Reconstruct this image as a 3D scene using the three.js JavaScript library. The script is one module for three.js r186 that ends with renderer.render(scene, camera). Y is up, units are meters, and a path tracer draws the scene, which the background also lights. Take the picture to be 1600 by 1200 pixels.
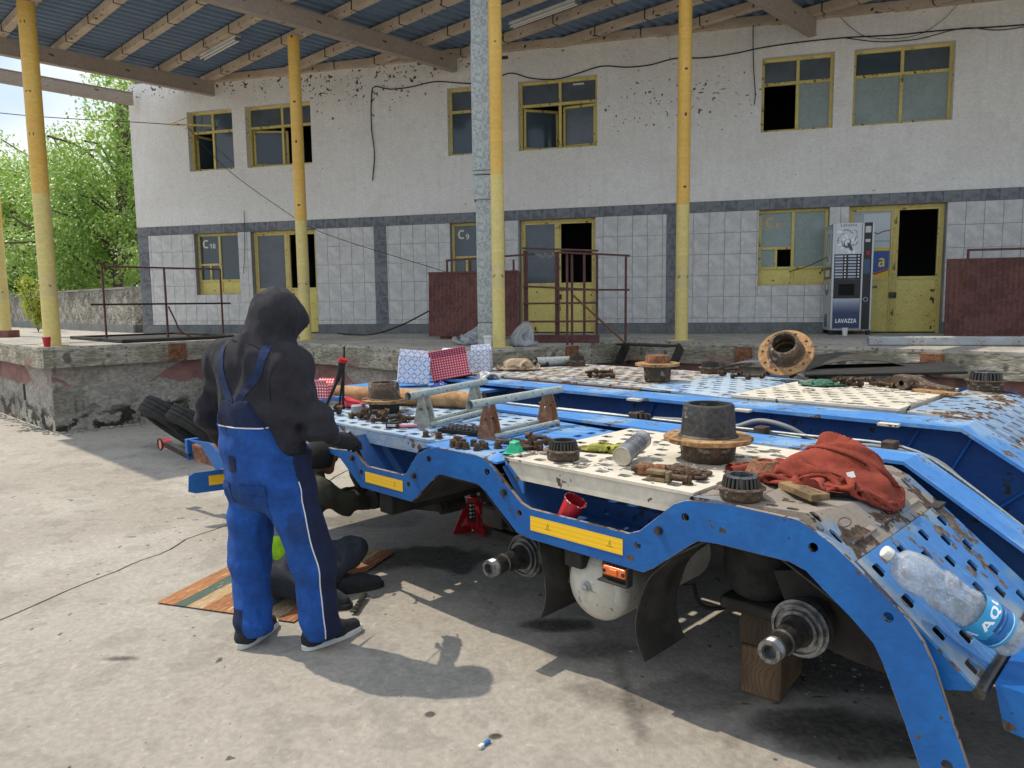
import * as THREE from 'three';
import { mergeGeometries, toCreasedNormals } from 'three/addons/utils/BufferGeometryUtils.js';
import { RoundedBoxGeometry } from 'three/addons/geometries/RoundedBoxGeometry.js';
import { MarchingCubes } from 'three/addons/objects/MarchingCubes.js';
import { FontLoader } from 'three/addons/loaders/FontLoader.js';
import { TextGeometry } from 'three/addons/geometries/TextGeometry.js';

// ---------------------------------------------------------------- camera, sky, sun, exposure
const scene = new THREE.Scene();
const renderer = new THREE.WebGLRenderer({ antialias: true });
renderer.toneMapping = THREE.LinearToneMapping;
renderer.toneMappingExposure = 1.09;
renderer.shadowMap.enabled = true;
const D2R = Math.PI / 180;
const camera = new THREE.PerspectiveCamera(54.737, 1024 / 768, 0.1, 900);
camera.position.set(0, 1.66, 0);
camera.rotation.set(-6.2786 * D2R, 0, -0.6844 * D2R, 'YXZ');
const sunDir = new THREE.Vector3(-0.79 * Math.cos(55 * D2R), Math.sin(55 * D2R), -0.613 * Math.cos(55 * D2R)).normalize();
// hazy spring sky: pale blue between thin bright cloud, paler towards the horizon and around the sun
{
  const W = 512, H = 256, d = new Float32Array(W * H * 4), hs = (i, j, s) => { let h = (i * 374761393 + j * 668265263 + s * 1274126177) | 0; h = Math.imul(h ^ (h >>> 13), 1274126177); return ((h ^ (h >>> 16)) >>> 0) / 4294967296; };
  const n3 = (x, y, z) => { const i = Math.floor(x), j = Math.floor(y), k = Math.floor(z), f = (t) => t * t * (3 - 2 * t), a = f(x - i), b = f(y - j), c = f(z - k), L = (p, q, t) => p + (q - p) * t, h = (u, v, w) => hs(i + u, j + v, k + w); return L(L(L(h(0, 0, 0), h(1, 0, 0), a), L(h(0, 1, 0), h(1, 1, 0), a), b), L(L(h(0, 0, 1), h(1, 0, 1), a), L(h(0, 1, 1), h(1, 1, 1), a), b), c); };
  for (let y = 0; y < H; y++) for (let x = 0; x < W; x++) {
    const ph = (x + 0.5) / W * 2 * Math.PI - Math.PI, el = ((y + 0.5) / H - 0.5) * Math.PI, c = Math.cos(el), v = new THREE.Vector3(c * Math.cos(ph), Math.sin(el), c * Math.sin(ph));
    const e = Math.max(v.y, 0), q = 2.2 / (e + 0.35); let m = 0, a = 0.5; for (let o = 0; o < 5; o++) { const k = 2 ** o; m += a * n3(v.x * q * k + 7, o * 9, v.z * q * k + 3); a *= 0.52; }
    const cl = Math.min(1, Math.max(0, (m - 0.4) / 0.22)), hz = Math.exp(-e * 4.5), g = Math.exp(-(1 - Math.max(0, v.dot(sunDir))) * 5);
    const sky = [0.42 + 0.32 * hz, 0.58 + 0.27 * hz, 0.82 + 0.1 * hz], cloud = [0.97, 0.97, 0.97]; const k = (y * W + x) * 4, f = 1 + 0.55 * g;
    for (let j = 0; j < 3; j++) d[k + j] = v.y < 0 ? 0.3 : (sky[j] + (cloud[j] - sky[j]) * cl * 0.8) * f; d[k + 3] = 1;
  }
  const t = new THREE.DataTexture(d, W, H, THREE.RGBAFormat, THREE.FloatType); t.mapping = THREE.EquirectangularReflectionMapping; t.magFilter = t.minFilter = THREE.LinearFilter; t.needsUpdate = true;
  scene.background = t; scene.environment = t;
}
const sun = new THREE.DirectionalLight(0xfff1dc, 3.5);
sun.name = 'sun';
sun.position.copy(sunDir).multiplyScalar(60);
sun.target.position.set(0, 0, -6);
sun.castShadow = true; sun.shadow.mapSize.set(2048, 2048); sun.shadow.radius = 1.2;
Object.assign(sun.shadow.camera, { left: -25, right: 25, top: 25, bottom: -25, near: 1, far: 150 });
scene.add(sun, sun.target);

// ---------------------------------------------------------------- helpers
let seed = 7;
const rnd = () => { seed = (seed * 1664525 + 1013904223) >>> 0; return seed / 4294967296; };
const rr = (a, b) => a + (b - a) * rnd();
const lerp = (a, b, k) => a + (b - a) * k, clamp = (x, a = 0, b = 1) => Math.max(a, Math.min(b, x));
const sst = (a, b, x) => { const k = clamp((x - a) / (b - a)); return k * k * (3 - 2 * k); };
const names = {};
function uniq(n) { const k = names[n] = (names[n] ?? -1) + 1; return k ? n + '_' + String(k).padStart(3, '0') : n; }
const V3 = (x, y, z) => new THREE.Vector3(x, y, z);
// periodic value noise on the unit square
function hash(i, j, s) { let h = (i * 374761393 + j * 668265263 + s * 1274126177) | 0; h = Math.imul(h ^ (h >>> 13), 1274126177); return ((h ^ (h >>> 16)) >>> 0) / 4294967296; }
function vn(u, v, px, py, s) {
  const x = u * px, y = v * py, i = Math.floor(x), j = Math.floor(y), fx = x - i, fy = y - j;
  const a = fx * fx * (3 - 2 * fx), b = fy * fy * (3 - 2 * fy), m = (k, p) => ((k % p) + p) % p;
  const i0 = m(i, px), i1 = m(i + 1, px), j0 = m(j, py), j1 = m(j + 1, py);
  return lerp(lerp(hash(i0, j0, s), hash(i1, j0, s), a), lerp(hash(i0, j1, s), hash(i1, j1, s), a), b);
}
function fbm(u, v, p, oct, s, q = p) { let t = 0, a = 0.5, n = 0; for (let o = 0; o < oct; o++) { t += a * vn(u, v, p << o, q << o, s + o * 17); n += a; a *= 0.55; } return t / n; }
function dataTex(w, h, fn, srgb = true) {
  const d = new Uint8Array(w * h * 4);
  for (let y = 0; y < h; y++) for (let x = 0; x < w; x++) {
    const c = fn((x + 0.5) / w, (y + 0.5) / h), k = (y * w + x) * 4;
    d[k] = clamp(c[0]) * 255; d[k + 1] = clamp(c[1]) * 255; d[k + 2] = clamp(c[2]) * 255; d[k + 3] = 255;
  }
  const t = new THREE.DataTexture(d, w, h);
  t.wrapS = t.wrapT = THREE.RepeatWrapping; t.magFilter = THREE.LinearFilter; t.minFilter = THREE.LinearMipmapLinearFilter; t.generateMipmaps = true;
  if (srgb) t.colorSpace = THREE.SRGBColorSpace; t.needsUpdate = true; return t;
}
function rep(t, rx, ry = rx, ox = 0, oy = 0) { const c = t.clone(); c.repeat.set(rx, ry); c.offset.set(ox, oy); c.needsUpdate = true; return c; }
function canvasTex(w, h, draw) {
  const c = document.createElement('canvas'); c.width = w; c.height = h; draw(c.getContext('2d'), w, h);
  const t = new THREE.CanvasTexture(c); t.colorSpace = THREE.SRGBColorSpace; t.wrapS = t.wrapT = THREE.RepeatWrapping; return t;
}
const hex = (n) => [(n >> 16 & 255) / 255, (n >> 8 & 255) / 255, (n & 255) / 255];
const mixc = (a, b, k) => [lerp(a[0], b[0], k), lerp(a[1], b[1], k), lerp(a[2], b[2], k)];
const mulc = (a, k) => [a[0] * k, a[1] * k, a[2] * k];
const std = (o) => new THREE.MeshStandardMaterial({ roughness: 0.8, metalness: 0, side: THREE.DoubleSide, ...o });
const phy = (o) => new THREE.MeshPhysicalMaterial({ roughness: 0.8, side: THREE.DoubleSide, ...o });
// box-projected uv in metres
function boxUV(g, sc = 1) {
  if (!g.attributes.normal) g.computeVertexNormals();
  const p = g.attributes.position, n = g.attributes.normal, uv = new Float32Array(p.count * 2);
  for (let i = 0; i < p.count; i++) {
    const ax = Math.abs(n.getX(i)), ay = Math.abs(n.getY(i)), az = Math.abs(n.getZ(i)), x = p.getX(i), y = p.getY(i), z = p.getZ(i);
    let u, v; if (ay >= ax && ay >= az) { u = x; v = z; } else if (ax >= az) { u = z; v = y; } else { u = x; v = y; }
    uv[2 * i] = u * sc; uv[2 * i + 1] = v * sc;
  }
  g.setAttribute('uv', new THREE.BufferAttribute(uv, 2)); return g;
}
const plain = (g) => { const q = g.index ? g.toNonIndexed() : g; for (const k of Object.keys(q.attributes)) if (!['position', 'normal', 'uv'].includes(k)) q.deleteAttribute(k); if (!q.attributes.normal) q.computeVertexNormals(); if (!q.attributes.uv) q.setAttribute('uv', new THREE.BufferAttribute(new Float32Array(q.attributes.position.count * 2), 2)); q.morphAttributes = {}; return q; };
const merge = (l) => l.length === 1 ? plain(l[0]) : mergeGeometries(l.map(plain));
// geometries
const box = (x0, x1, y0, y1, z0, z1) => new THREE.BoxGeometry(Math.abs(x1 - x0), Math.abs(y1 - y0), Math.abs(z1 - z0)).translate((x0 + x1) / 2, (y0 + y1) / 2, (z0 + z1) / 2);
const rbox = (x0, x1, y0, y1, z0, z1, r = 0.006) => new RoundedBoxGeometry(Math.abs(x1 - x0), Math.abs(y1 - y0), Math.abs(z1 - z0), 1, Math.min(r, Math.abs(x1 - x0) / 2.1, Math.abs(y1 - y0) / 2.1, Math.abs(z1 - z0) / 2.1)).translate((x0 + x1) / 2, (y0 + y1) / 2, (z0 + z1) / 2);
function bar(a, b, w, h = w, r = 0.004) { // rectangular bar from a to b
  const d = new THREE.Vector3().subVectors(b, a), L = d.length(), g = r ? new RoundedBoxGeometry(w, h, L, 1, Math.min(r, w / 2.2, h / 2.2)) : new THREE.BoxGeometry(w, h, L);
  const m = new THREE.Matrix4().lookAt(b, a, Math.abs(d.y) / L > 0.99 ? V3(1, 0, 0) : V3(0, 1, 0)); g.applyMatrix4(m);
  return g.translate((a.x + b.x) / 2, (a.y + b.y) / 2, (a.z + b.z) / 2);
}
function rod(a, b, r0, r1 = r0, n = 14, open = false) {
  const d = new THREE.Vector3().subVectors(b, a), g = new THREE.CylinderGeometry(r1, r0, d.length(), n, 1, open);
  g.applyQuaternion(new THREE.Quaternion().setFromUnitVectors(V3(0, 1, 0), d.clone().normalize()));
  return g.translate((a.x + b.x) / 2, (a.y + b.y) / 2, (a.z + b.z) / 2);
}
const tube = (pts, r, n = 40, k = 7) => new THREE.TubeGeometry(new THREE.CatmullRomCurve3(pts), n, r, k);
const lathe = (pts, n = 36) => toCreasedNormals(new THREE.LatheGeometry(pts.map(([r, y]) => new THREE.Vector2(r, y)), n), 0.6);
function extr(pts, depth, holes = [], bevel = 0, curve = 6) { // outline in x,y, depth along +z
  const s = pts.isShape ? pts : new THREE.Shape(pts.map(([x, y]) => new THREE.Vector2(x, y)));
  for (const h of holes) s.holes.push(h.isPath ? h : new THREE.Path(h.map(([x, y]) => new THREE.Vector2(x, y))));
  return new THREE.ExtrudeGeometry(s, { depth, bevelEnabled: bevel > 0, bevelSize: bevel, bevelThickness: bevel, bevelSegments: 1, curveSegments: curve });
}
const circ = (x, y, r, n = 14) => Array.from({ length: n }, (_, i) => [x + r * Math.cos(-i / n * 2 * Math.PI), y + r * Math.sin(-i / n * 2 * Math.PI)]);
const slot = (x, y, a, b, n = 8) => Array.from({ length: n }, (_, i) => { const q = -(i + 0.5) / n * 2 * Math.PI, c = Math.cos(q), s = Math.sin(q), e = n > 8 ? 0.32 : 0.55; return [x + a * Math.sign(c) * Math.abs(c) ** e, y + b * Math.sign(s) * Math.abs(s) ** e]; });
// frames: T = along the trailer, F = along the facade, C = camera axes
const TURN = { T: -44 * D2R, F: -15.5 * D2R, C: 0 };
function place(o, frame, [a, b, c], turn = 0) { const f = TURN[frame], v = V3(a, b, c).applyAxisAngle(V3(0, 1, 0), f); o.position.copy(v); o.rotation.y = f + turn; return o; }
function thing(name, label, category, frame = 'C', at = [0, 0, 0], turn = 0, group) {
  const g = new THREE.Group(); g.name = uniq(name); g.userData = { label, category }; if (group) g.userData.group = group;
  place(g, frame, at, turn); scene.add(g); return g;
}
function part(parent, name, geo, mat, uvScale = 1) {
  const g = Array.isArray(geo) ? merge(geo) : geo; if (uvScale) boxUV(g, uvScale);
  const m = new THREE.Mesh(g, mat); m.name = name; m.castShadow = m.receiveShadow = true; parent.add(m); return m;
}
function solo(name, label, category, geo, mat, frame = 'C', at = [0, 0, 0], turn = 0, group, uvScale = 1) {
  const g = Array.isArray(geo) ? merge(geo) : geo; if (uvScale) boxUV(g, uvScale);
  const m = new THREE.Mesh(g, mat); m.name = uniq(name); m.castShadow = m.receiveShadow = true; m.userData = { label, category }; if (group) m.userData.group = group;
  place(m, frame, at, turn); scene.add(m); return m;
}
function copy(o, label, frame, at, turn = 0, base = o.name.replace(/_\d+$/, '')) {
  const c = o.clone(); c.name = uniq(base); c.userData = { ...o.userData, label }; place(c, frame, at, turn); scene.add(c); return c;
}
const setting = (m, name) => { m.name = name; m.userData = { kind: 'structure' }; m.castShadow = m.receiveShadow = true; scene.add(m); return m; };

// cloth thrown in a heap: a sheet of springs dropped on a core and a floor, gathered inside an ellipse
const capD = (p, c) => { const [a, b, ra, rb] = c, dx = b[0] - a[0], dy = b[1] - a[1], dz = b[2] - a[2], px = p[0] - a[0], py = p[1] - a[1], pz = p[2] - a[2], L = dx * dx + dy * dy + dz * dz, k = L ? clamp((px * dx + py * dy + pz * dz) / L) : 0; return Math.hypot(px - dx * k, py - dy * k, pz - dz * k) - lerp(ra, rb, k); };
const smin = (a, b, k) => { const h = Math.max(k - Math.abs(a - b), 0) / k; return Math.min(a, b) - h * h * k * 0.25; };
const capsF = (caps, k = 0.05) => (p) => { let d = 1e3; for (const c of caps) { const q = capD(p, c); d = d > 900 ? q : smin(d, q, k); } return d; };
function clothHeap({ NX, NZ, RL, w, d: dp, y = 0.25, amp = 0.4, s = 1, core = () => 1, floor = () => 0, ring, free = () => false, steps = 170, stiff = 0.12 }) {
  const n = NX * NZ, X = new Float64Array(n * 3), O = new Float64Array(n * 3), cons = [], id = (i, j) => j * NX + i, e = 0.004, link = (a, b, r, f) => cons.push(a * 3, b * 3, r, f);
  for (let j = 0; j < NZ; j++) for (let i = 0; i < NX; i++) { const u = i / NX, v = j / NZ, k = id(i, j) * 3; X[k] = (u - 0.5) * w + 0.1 * w * (fbm(u * 0.9, v * 0.9, 6, 3, s) - 0.5); X[k + 1] = y + amp * (fbm(u * 0.9, v * 0.9, 9, 3, s + 2) - 0.5); X[k + 2] = (v - 0.5) * dp + 0.1 * dp * (fbm(u * 0.9, v * 0.9, 6, 3, s + 6) - 0.5); }
  O.set(X);
  for (let j = 0; j < NZ; j++) for (let i = 0; i < NX; i++) { const a = id(i, j); if (i + 1 < NX) link(a, id(i + 1, j), RL, 1); if (j + 1 < NZ) link(a, id(i, j + 1), RL, 1); if (i + 1 < NX && j + 1 < NZ) { link(a, id(i + 1, j + 1), RL * 1.4142, 0.5); link(id(i + 1, j), id(i, j + 1), RL * 1.4142, 0.5); } if (i + 3 < NX) link(a, id(i + 3, j), RL * 3, stiff); if (j + 3 < NZ) link(a, id(i, j + 3), RL * 3, stiff); }
  for (let step = 0; step < steps; step++) {
    for (let k = 0; k < n * 3; k++) { const v = (X[k] - O[k]) * 0.95; O[k] = X[k]; X[k] += v; if (k % 3 === 1) X[k] -= 0.00065; }
    for (let it = 0; it < 7; it++) for (let c = 0; c < cons.length; c += 4) { const a = cons[c], b = cons[c + 1], dx = X[b] - X[a], dy = X[b + 1] - X[a + 1], dz = X[b + 2] - X[a + 2], L = Math.hypot(dx, dy, dz) || 1e-6, f = (L - cons[c + 2]) / L * 0.5 * cons[c + 3]; X[a] += dx * f; X[a + 1] += dy * f; X[a + 2] += dz * f; X[b] -= dx * f; X[b + 1] -= dy * f; X[b + 2] -= dz * f; }
    for (let k = 0; k < n * 3; k += 3) {
      const p = [X[k], X[k + 1], X[k + 2]], q = core(p) - 0.008; let hit = false;
      if (q < 0) { const g = [core([p[0] + e, p[1], p[2]]) - 0.008 - q, core([p[0], p[1] + e, p[2]]) - 0.008 - q, core([p[0], p[1], p[2] + e]) - 0.008 - q], L = Math.hypot(...g) || 1; for (let m = 0; m < 3; m++) X[k + m] -= g[m] / L * q; hit = true; }
      if (ring) { const er = Math.hypot((X[k] - ring[0]) / ring[2], (X[k + 2] - ring[1]) / ring[3]); if (er > 1 && !free(X[k], X[k + 2])) { X[k] = (X[k] - ring[0]) / er + ring[0]; X[k + 2] = (X[k + 2] - ring[1]) / er + ring[1]; } }
      const f = floor(X[k], X[k + 2]) + 0.005 + 0.006 * hash((k / 3) % NX >> 2, (k / 3 / NX) >> 2, 5); if (X[k + 1] < f) { X[k + 1] = f; hit = true; }
      if (hit) for (let m = 0; m < 3; m++) O[k + m] = lerp(O[k + m], X[k + m], 0.55);
    }
  }
  const idx = [], uv = []; for (let j = 0; j + 1 < NZ; j++) for (let i = 0; i + 1 < NX; i++) { const q = id(i, j); idx.push(q, q + NX, q + 1, q + 1, q + NX, q + NX + 1); }
  for (let j = 0; j < NZ; j++) for (let i = 0; i < NX; i++) uv.push(i * RL, j * RL);
  const g = new THREE.BufferGeometry(); g.setAttribute('position', new THREE.Float32BufferAttribute(Array.from(X), 3)); g.setAttribute('uv', new THREE.Float32BufferAttribute(uv, 2)); g.setIndex(idx); g.computeVertexNormals(); return g;
}
const ball = (r, h = 0) => capsF([[[-r * 0.5, h, 0], [r * 0.5, h, 0], r * 0.8, r * 0.8]]);
// ---------------------------------------------------------------- materials
const N1 = dataTex(512, 512, (u, v) => { const k = fbm(u, v, 8, 6, 3); return [k, k, k]; }, false);
const Nfine = dataTex(512, 512, (u, v) => { const k = 0.5 * vn(u, v, 256, 256, 5) + 0.5 * fbm(u, v, 64, 3, 9); return [k, k, k]; }, false);
const tx = (base, alt, o = {}) => dataTex(o.n ?? 512, o.n ?? 512, (u, v) => { // two-tone mottled surface with specks
  const a = fbm(u, v, o.p ?? 6, 5, o.s ?? 1), b = fbm(u, v, 40, 3, (o.s ?? 1) + 50);
  let c = mixc(base, alt, sst(o.lo ?? 0.4, o.hi ?? 0.65, a * 0.8 + b * 0.2));
  c = mulc(c, 1 + (b - 0.5) * (o.grain ?? 0.25));
  if (o.speck) { const s = o.sp ? fbm(u, v, o.sp, 6, (o.s ?? 1) + 99) : vn(u, v, 90, 90, (o.s ?? 1) + 99) * 0.6 + fbm(u, v, 24, 3, (o.s ?? 1) + 77) * 0.4; c = mixc(c, o.speck, sst(o.slo ?? 0.72, o.shi ?? 0.78, s)); }
  return c;
});
const mottle = {}; // surfaces of one hue share neutral mottled maps, tinted by the material colour
function M(base, alt, o = {}) {
  let map, color = 0xffffff;
  if (o.speck) map = tx(hex(base), hex(alt ?? base), o);
  else {
    const lum = (h) => { const c = hex(h); return c[0] * 0.3 + c[1] * 0.59 + c[2] * 0.11; }; let k = lum(alt ?? base) / lum(base); color = base; if (k > 1) { k = 1 / k; color = alt; }
    k = Math.round(k * 12) / 12; const gr = Math.round((o.grain ?? 0.25) * 6) / 6, p = o.p ?? 6, key = k + '_' + gr + '_' + p; map = mottle[key] ??= tx([0.97, 0.97, 0.97], [0.97 * k, 0.97 * k, 0.97 * k], { p, s: 40 + Object.keys(mottle).length * 5, grain: gr });
  }
  const m = (o.phys ? phy : std)({ map: rep(map, o.rep ?? 1, o.rep ?? 1, ((o.s ?? 1) * 0.137) % 1, ((o.s ?? 1) * 0.291) % 1), color, roughness: o.rough ?? 0.8, metalness: o.metal ?? 0, ...(o.extra || {}) });
  if (o.bump) { m.bumpMap = rep(o.fine ? Nfine : N1, o.brep ?? 2); m.bumpScale = o.bump; }
  return m;
}
// paint that has chipped and rusted: base colour, chips, rust
function paintTex(base, fade, rust, amt, s, n = 1024) {
  return dataTex(n, n, (u, v) => {
    const a = fbm(u, v, 5, 6, s), b = fbm(u, v, 14, 5, s + 31), d = vn(u, v, 128, 128, s + 63), e = fbm(u, v, 48, 3, s + 7);
    let c = mixc(base, fade, sst(0.42, 0.7, a)); c = mulc(c, 0.94 + 0.12 * e);
    const k = b * 0.62 + e * 0.22 + a * 0.16; const chip = sst(amt, amt + 0.03, k);
    c = mixc(c, mixc(rust, mulc(rust, 0.45), d), chip);
    const scr = vn(u, v, 14, 260, s + 5) * vn(u, v, 7, 9, s + 8); return mixc(c, mulc(fade, 1.15), sst(0.62, 0.75, scr) * 0.5);
  });
}
const P = (base, fade, rust, amt, s, o = {}) => std({ map: rep(paintTex(hex(base), hex(fade), hex(rust), amt, s, o.n ?? 512), o.rep ?? 0.9), roughness: o.rough ?? 0.5, metalness: o.metal ?? 0, bumpMap: rep(N1, 3), bumpScale: o.bump ?? 0.002 });
const mat = {
  dirtPlate: P(0x877e73, 0x6b85a3, 0x5f4a3b, 0.52, 43, { rough: 0.85, bump: 0.004 }),
  blue: P(0x00559c, 0x035ea6, 0x6a4a34, 0.672, 11, { rough: 0.55 }),
  palePlate: P(0x9fb0c0, 0x6d97c4, 0x85705f, 0.6, 25, { rough: 0.6 }),
  blueWorn: P(0x4380c4, 0x7f9fc2, 0x85705e, 0.625, 23, { rough: 0.6 }),
  blueRust: P(0x7c95b2, 0xa5a29b, 0x7c6452, 0.55, 29, { rough: 0.75, bump: 0.004 }),
  rustDeck: P(0xa9a298, 0x9fb0be, 0x93735a, 0.53, 37, { rough: 0.85, bump: 0.004 }),
  rampPlate: P(0x3d78b6, 0x8c9298, 0x7d6a5b, 0.57, 33, { rough: 0.65, bump: 0.003 }),
  whiteCover: P(0xcbc4b5, 0xbfb9aa, 0x6f675c, 0.62, 41, { rough: 0.75 }),
  darkSteel: M(0x1c1d1f, 0x2b2926, { s: 4, rough: 0.7, bump: 0.002, grain: 0.4 }),
  chassis: M(0x24272b, 0x3a3733, { s: 14, rough: 0.8, bump: 0.003, grain: 0.5 }),
  rust: M(0x6b4630, 0x8d6144, { s: 6, rough: 0.9, bump: 0.003, grain: 0.5, speck: hex(0x3c2a20), slo: 0.62, shi: 0.72, rep: 4 }),
  rustOrange: M(0x96724a, 0xab875c, { s: 8, rough: 0.85, bump: 0.002, grain: 0.3, speck: hex(0x654a35), sp: 6, slo: 0.54, shi: 0.68, rep: 3 }),
  hubBrown: M(0x4f4337, 0x6a5646, { s: 9, rough: 0.75, metal: 0.2, bump: 0.003, grain: 0.5, speck: hex(0x8f897e), sp: 5, slo: 0.62, shi: 0.7, rep: 3 }),
  hubBlack: M(0x2d2f31, 0x4a4742, { s: 10, rough: 0.6, metal: 0.3, bump: 0.003, grain: 0.4, speck: hex(0x8b877f), sp: 4, slo: 0.63, shi: 0.69, rep: 2 }),
  bolt: M(0x4b3a2e, 0x66503f, { s: 12, rough: 0.7, metal: 0.35, bump: 0.002, grain: 0.5, rep: 6 }),
  steel: M(0x8d8f90, 0x6f6f6d, { s: 13, rough: 0.35, metal: 0.85, grain: 0.3, rep: 4 }),
  steelDark: M(0x3b3d3f, 0x54524d, { s: 15, rough: 0.4, metal: 0.7, grain: 0.4, rep: 4 }),
  galv: M(0xb6bcba, 0x9ba5a6, { s: 16, p: 24, rough: 0.45, metal: 0.35, grain: 0.35, rep: 2 }),
  rubber: M(0x1a1b1c, 0x2a2a29, { s: 17, rough: 0.85, bump: 0.002, grain: 0.4, rep: 2 }),
  flap: M(0x303335, 0x45433e, { s: 18, rough: 0.6, grain: 0.4, rep: 2 }),
  white: M(0xd8d8d4, 0xc9c8c2, { s: 19, rough: 0.5, grain: 0.1 }),
  tank: M(0xd3d0c4, 0xbdb9ac, { s: 20, rough: 0.45, grain: 0.15, speck: hex(0x8b8577), slo: 0.7, shi: 0.85 }),
  yellowTape: M(0xf2bd14, 0xe9b012, { s: 21, rough: 0.35, grain: 0.08 }),
  red: M(0xb3121c, 0xa01018, { s: 22, rough: 0.4, grain: 0.1 }),
  amber: phy({ color: 0xe0670c, roughness: 0.15, clearcoat: 1 }),
  redLens: phy({ color: 0xb0101a, roughness: 0.2, clearcoat: 1 }),
  wood: null,
  black: std({ color: 0x111214, roughness: 0.6 }),
  matBlack: std({ color: 0x0c0d0f, roughness: 0.9 }),
  girder: P(0xab9c8f, 0xb3a598, 0x54443a, 0.66, 51, { rough: 0.75, bump: 0.002 }),
  purlin: P(0xcfbba4, 0xc2ae98, 0x5e4a3c, 0.66, 53, { rough: 0.85, bump: 0.003 }),
  strap: std({ color: 0x2d2723, roughness: 0.8 }),
  roofSheet: P(0x6c8097, 0x758aa2, 0x48525e, 0.75, 55, { rough: 0.6 }),
  pillarTop: P(0xdcb052, 0xdfb65c, 0x5b3a22, 0.685, 57, { rough: 0.5, rep: 0.7 }),
  pillarLow: P(0xd8c67c, 0xd0bf82, 0x6d5234, 0.69, 59, { rough: 0.55, rep: 0.7 }),
  frameYellow: P(0xdac878, 0xd0bd72, 0x6b5a30, 0.64, 61, { rough: 0.6, rep: 1.5 }),
  doorYellow: P(0xdfd07a, 0xd8c671, 0x5e5330, 0.655, 63, { rough: 0.6, rep: 0.8 }),
  tileW: [0, 1, 2].map((k) => M([0xdad9d6, 0xd7d6d3, 0xdcdbd8][k], [0xcfcecc, 0xcccbc9, 0xd2d1cf][k], { s: 70 + k * 3, p: 5, rough: 0.3, grain: 0.05, rep: [2.1, 1.7, 2.6][k] })),
  tileD: [0, 1].map((k) => M([0x62666c, 0x5b5f66][k], [0x7a7e84, 0x74787f][k], { s: 80 + k * 3, p: 7, rough: 0.35, grain: 0.15, rep: 2.3 + k })),
  mortar: M(0x989795, 0x8c8b89, { s: 24, rough: 0.95, bump: 0.002 }),
  skirt: M(0x7b7f80, 0x6d7172, { s: 25, rough: 0.9, bump: 0.003, grain: 0.3 }),
  interior: std({ color: 0xa2a6aa, roughness: 0.9 }),
  glass: phy({ color: 0xdfe8ea, roughness: 0.04, transmission: 1, thickness: 0, ior: 1.5 }),
  glassBlue: phy({ color: 0x7f97a6, roughness: 0.08, transmission: 0.75, thickness: 0, ior: 1.5 }),
  glassDusty: M(0x707c86, 0x66727c, { s: 26, rough: 0.18, grain: 0.12, phys: true, extra: { transmission: 0.35, thickness: 0 } }),
  glassFrost: M(0xa9bab6, 0x92a6a4, { s: 27, p: 3, rough: 0.35, grain: 0.15, phys: true, extra: { transmission: 0.15, thickness: 0 } }),
  railing: P(0x5c3634, 0x6b4340, 0x2e211e, 0.62, 65, { rough: 0.6, rep: 2 }),
  clearWrap: phy({ color: 0xdfe2e5, roughness: 0.18, transmission: 0.72, thickness: 0 }),
  bag: phy({ color: 0xd6d8da, roughness: 0.35, transmission: 0.35, thickness: 0 }),
};
function woodTex(a, b, s) { return dataTex(512, 512, (u, v) => { const w = fbm(u, v, 2, 4, s, 3), g = Math.sin((u * 26 + w * 9) * 6.283) * 0.5 + 0.5, f = vn(u, v, 160, 12, s + 4); return mulc(mixc(a, b, g * 0.5 + f * 0.5), 0.82 + 0.3 * vn(u, v, 6, 6, s + 9)); }); }
mat.wood = std({ map: rep(woodTex(hex(0x5b4836), hex(0x7d6449), 5), 2), roughness: 0.9, bumpMap: rep(N1, 4), bumpScale: 0.003 });
mat.woodDark = std({ map: rep(woodTex(hex(0x3f352c), hex(0x554638), 6), 2), roughness: 0.9 });
// ---------------------------------------------------------------- ground and yard slabs
const groundMat = M(0x8a857b, 0x7b766c, { s: 91, rough: 0.95, bump: 0.006, grain: 0.4, rep: 0.25 });
setting(new THREE.Mesh(boxUV(new THREE.PlaneGeometry(700, 700).rotateX(-Math.PI / 2).translate(0, -0.012, -100)), groundMat), 'ground');
// one texture for the yard, laid out in metres: x -9..5, z -12..2 (cement, grit, oil, dirt, darker patches under the trailer)
const stainsAndPatches = [[0.22, -3.67, 0.2, 0.11, 0.85, 0.5], [0.34, -3.4, 0.34, 0.16, 0.45, 0.6], [-0.69, -4.72, 0.6, 0.3, 0.75, 0.4], [1.27, -2.64, 0.5, 0.22, 0.75, 0.5], [0.66, -2.98, 0.4, 0.18, 0.35, 0.45],
  [-1.87, -3.36, 0.13, 0.05, 0.7, 0.7], [-0.08, -2.69, 0.03, 0.022, 0.9, 0.4], [1.55, -3.2, 0.4, 0.25, 0.55, 0.4], [1.15, -2.75, 0.3, 0.14, 0.6, 0.4], [0.48, -3.0, 0.06, 0.55, 0.4, 0.8], [-1.1, -5.6, 0.5, 0.3, 0.3, 0.4], [-3.6, -8.8, 0.9, 0.3, 0.3, 0.4], [-1.4, -2.2, 0.03, 0.02, 0.8, 0.4], [-0.35, -2.85, 0.02, 0.02, 0.8, 0.4]];
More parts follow.
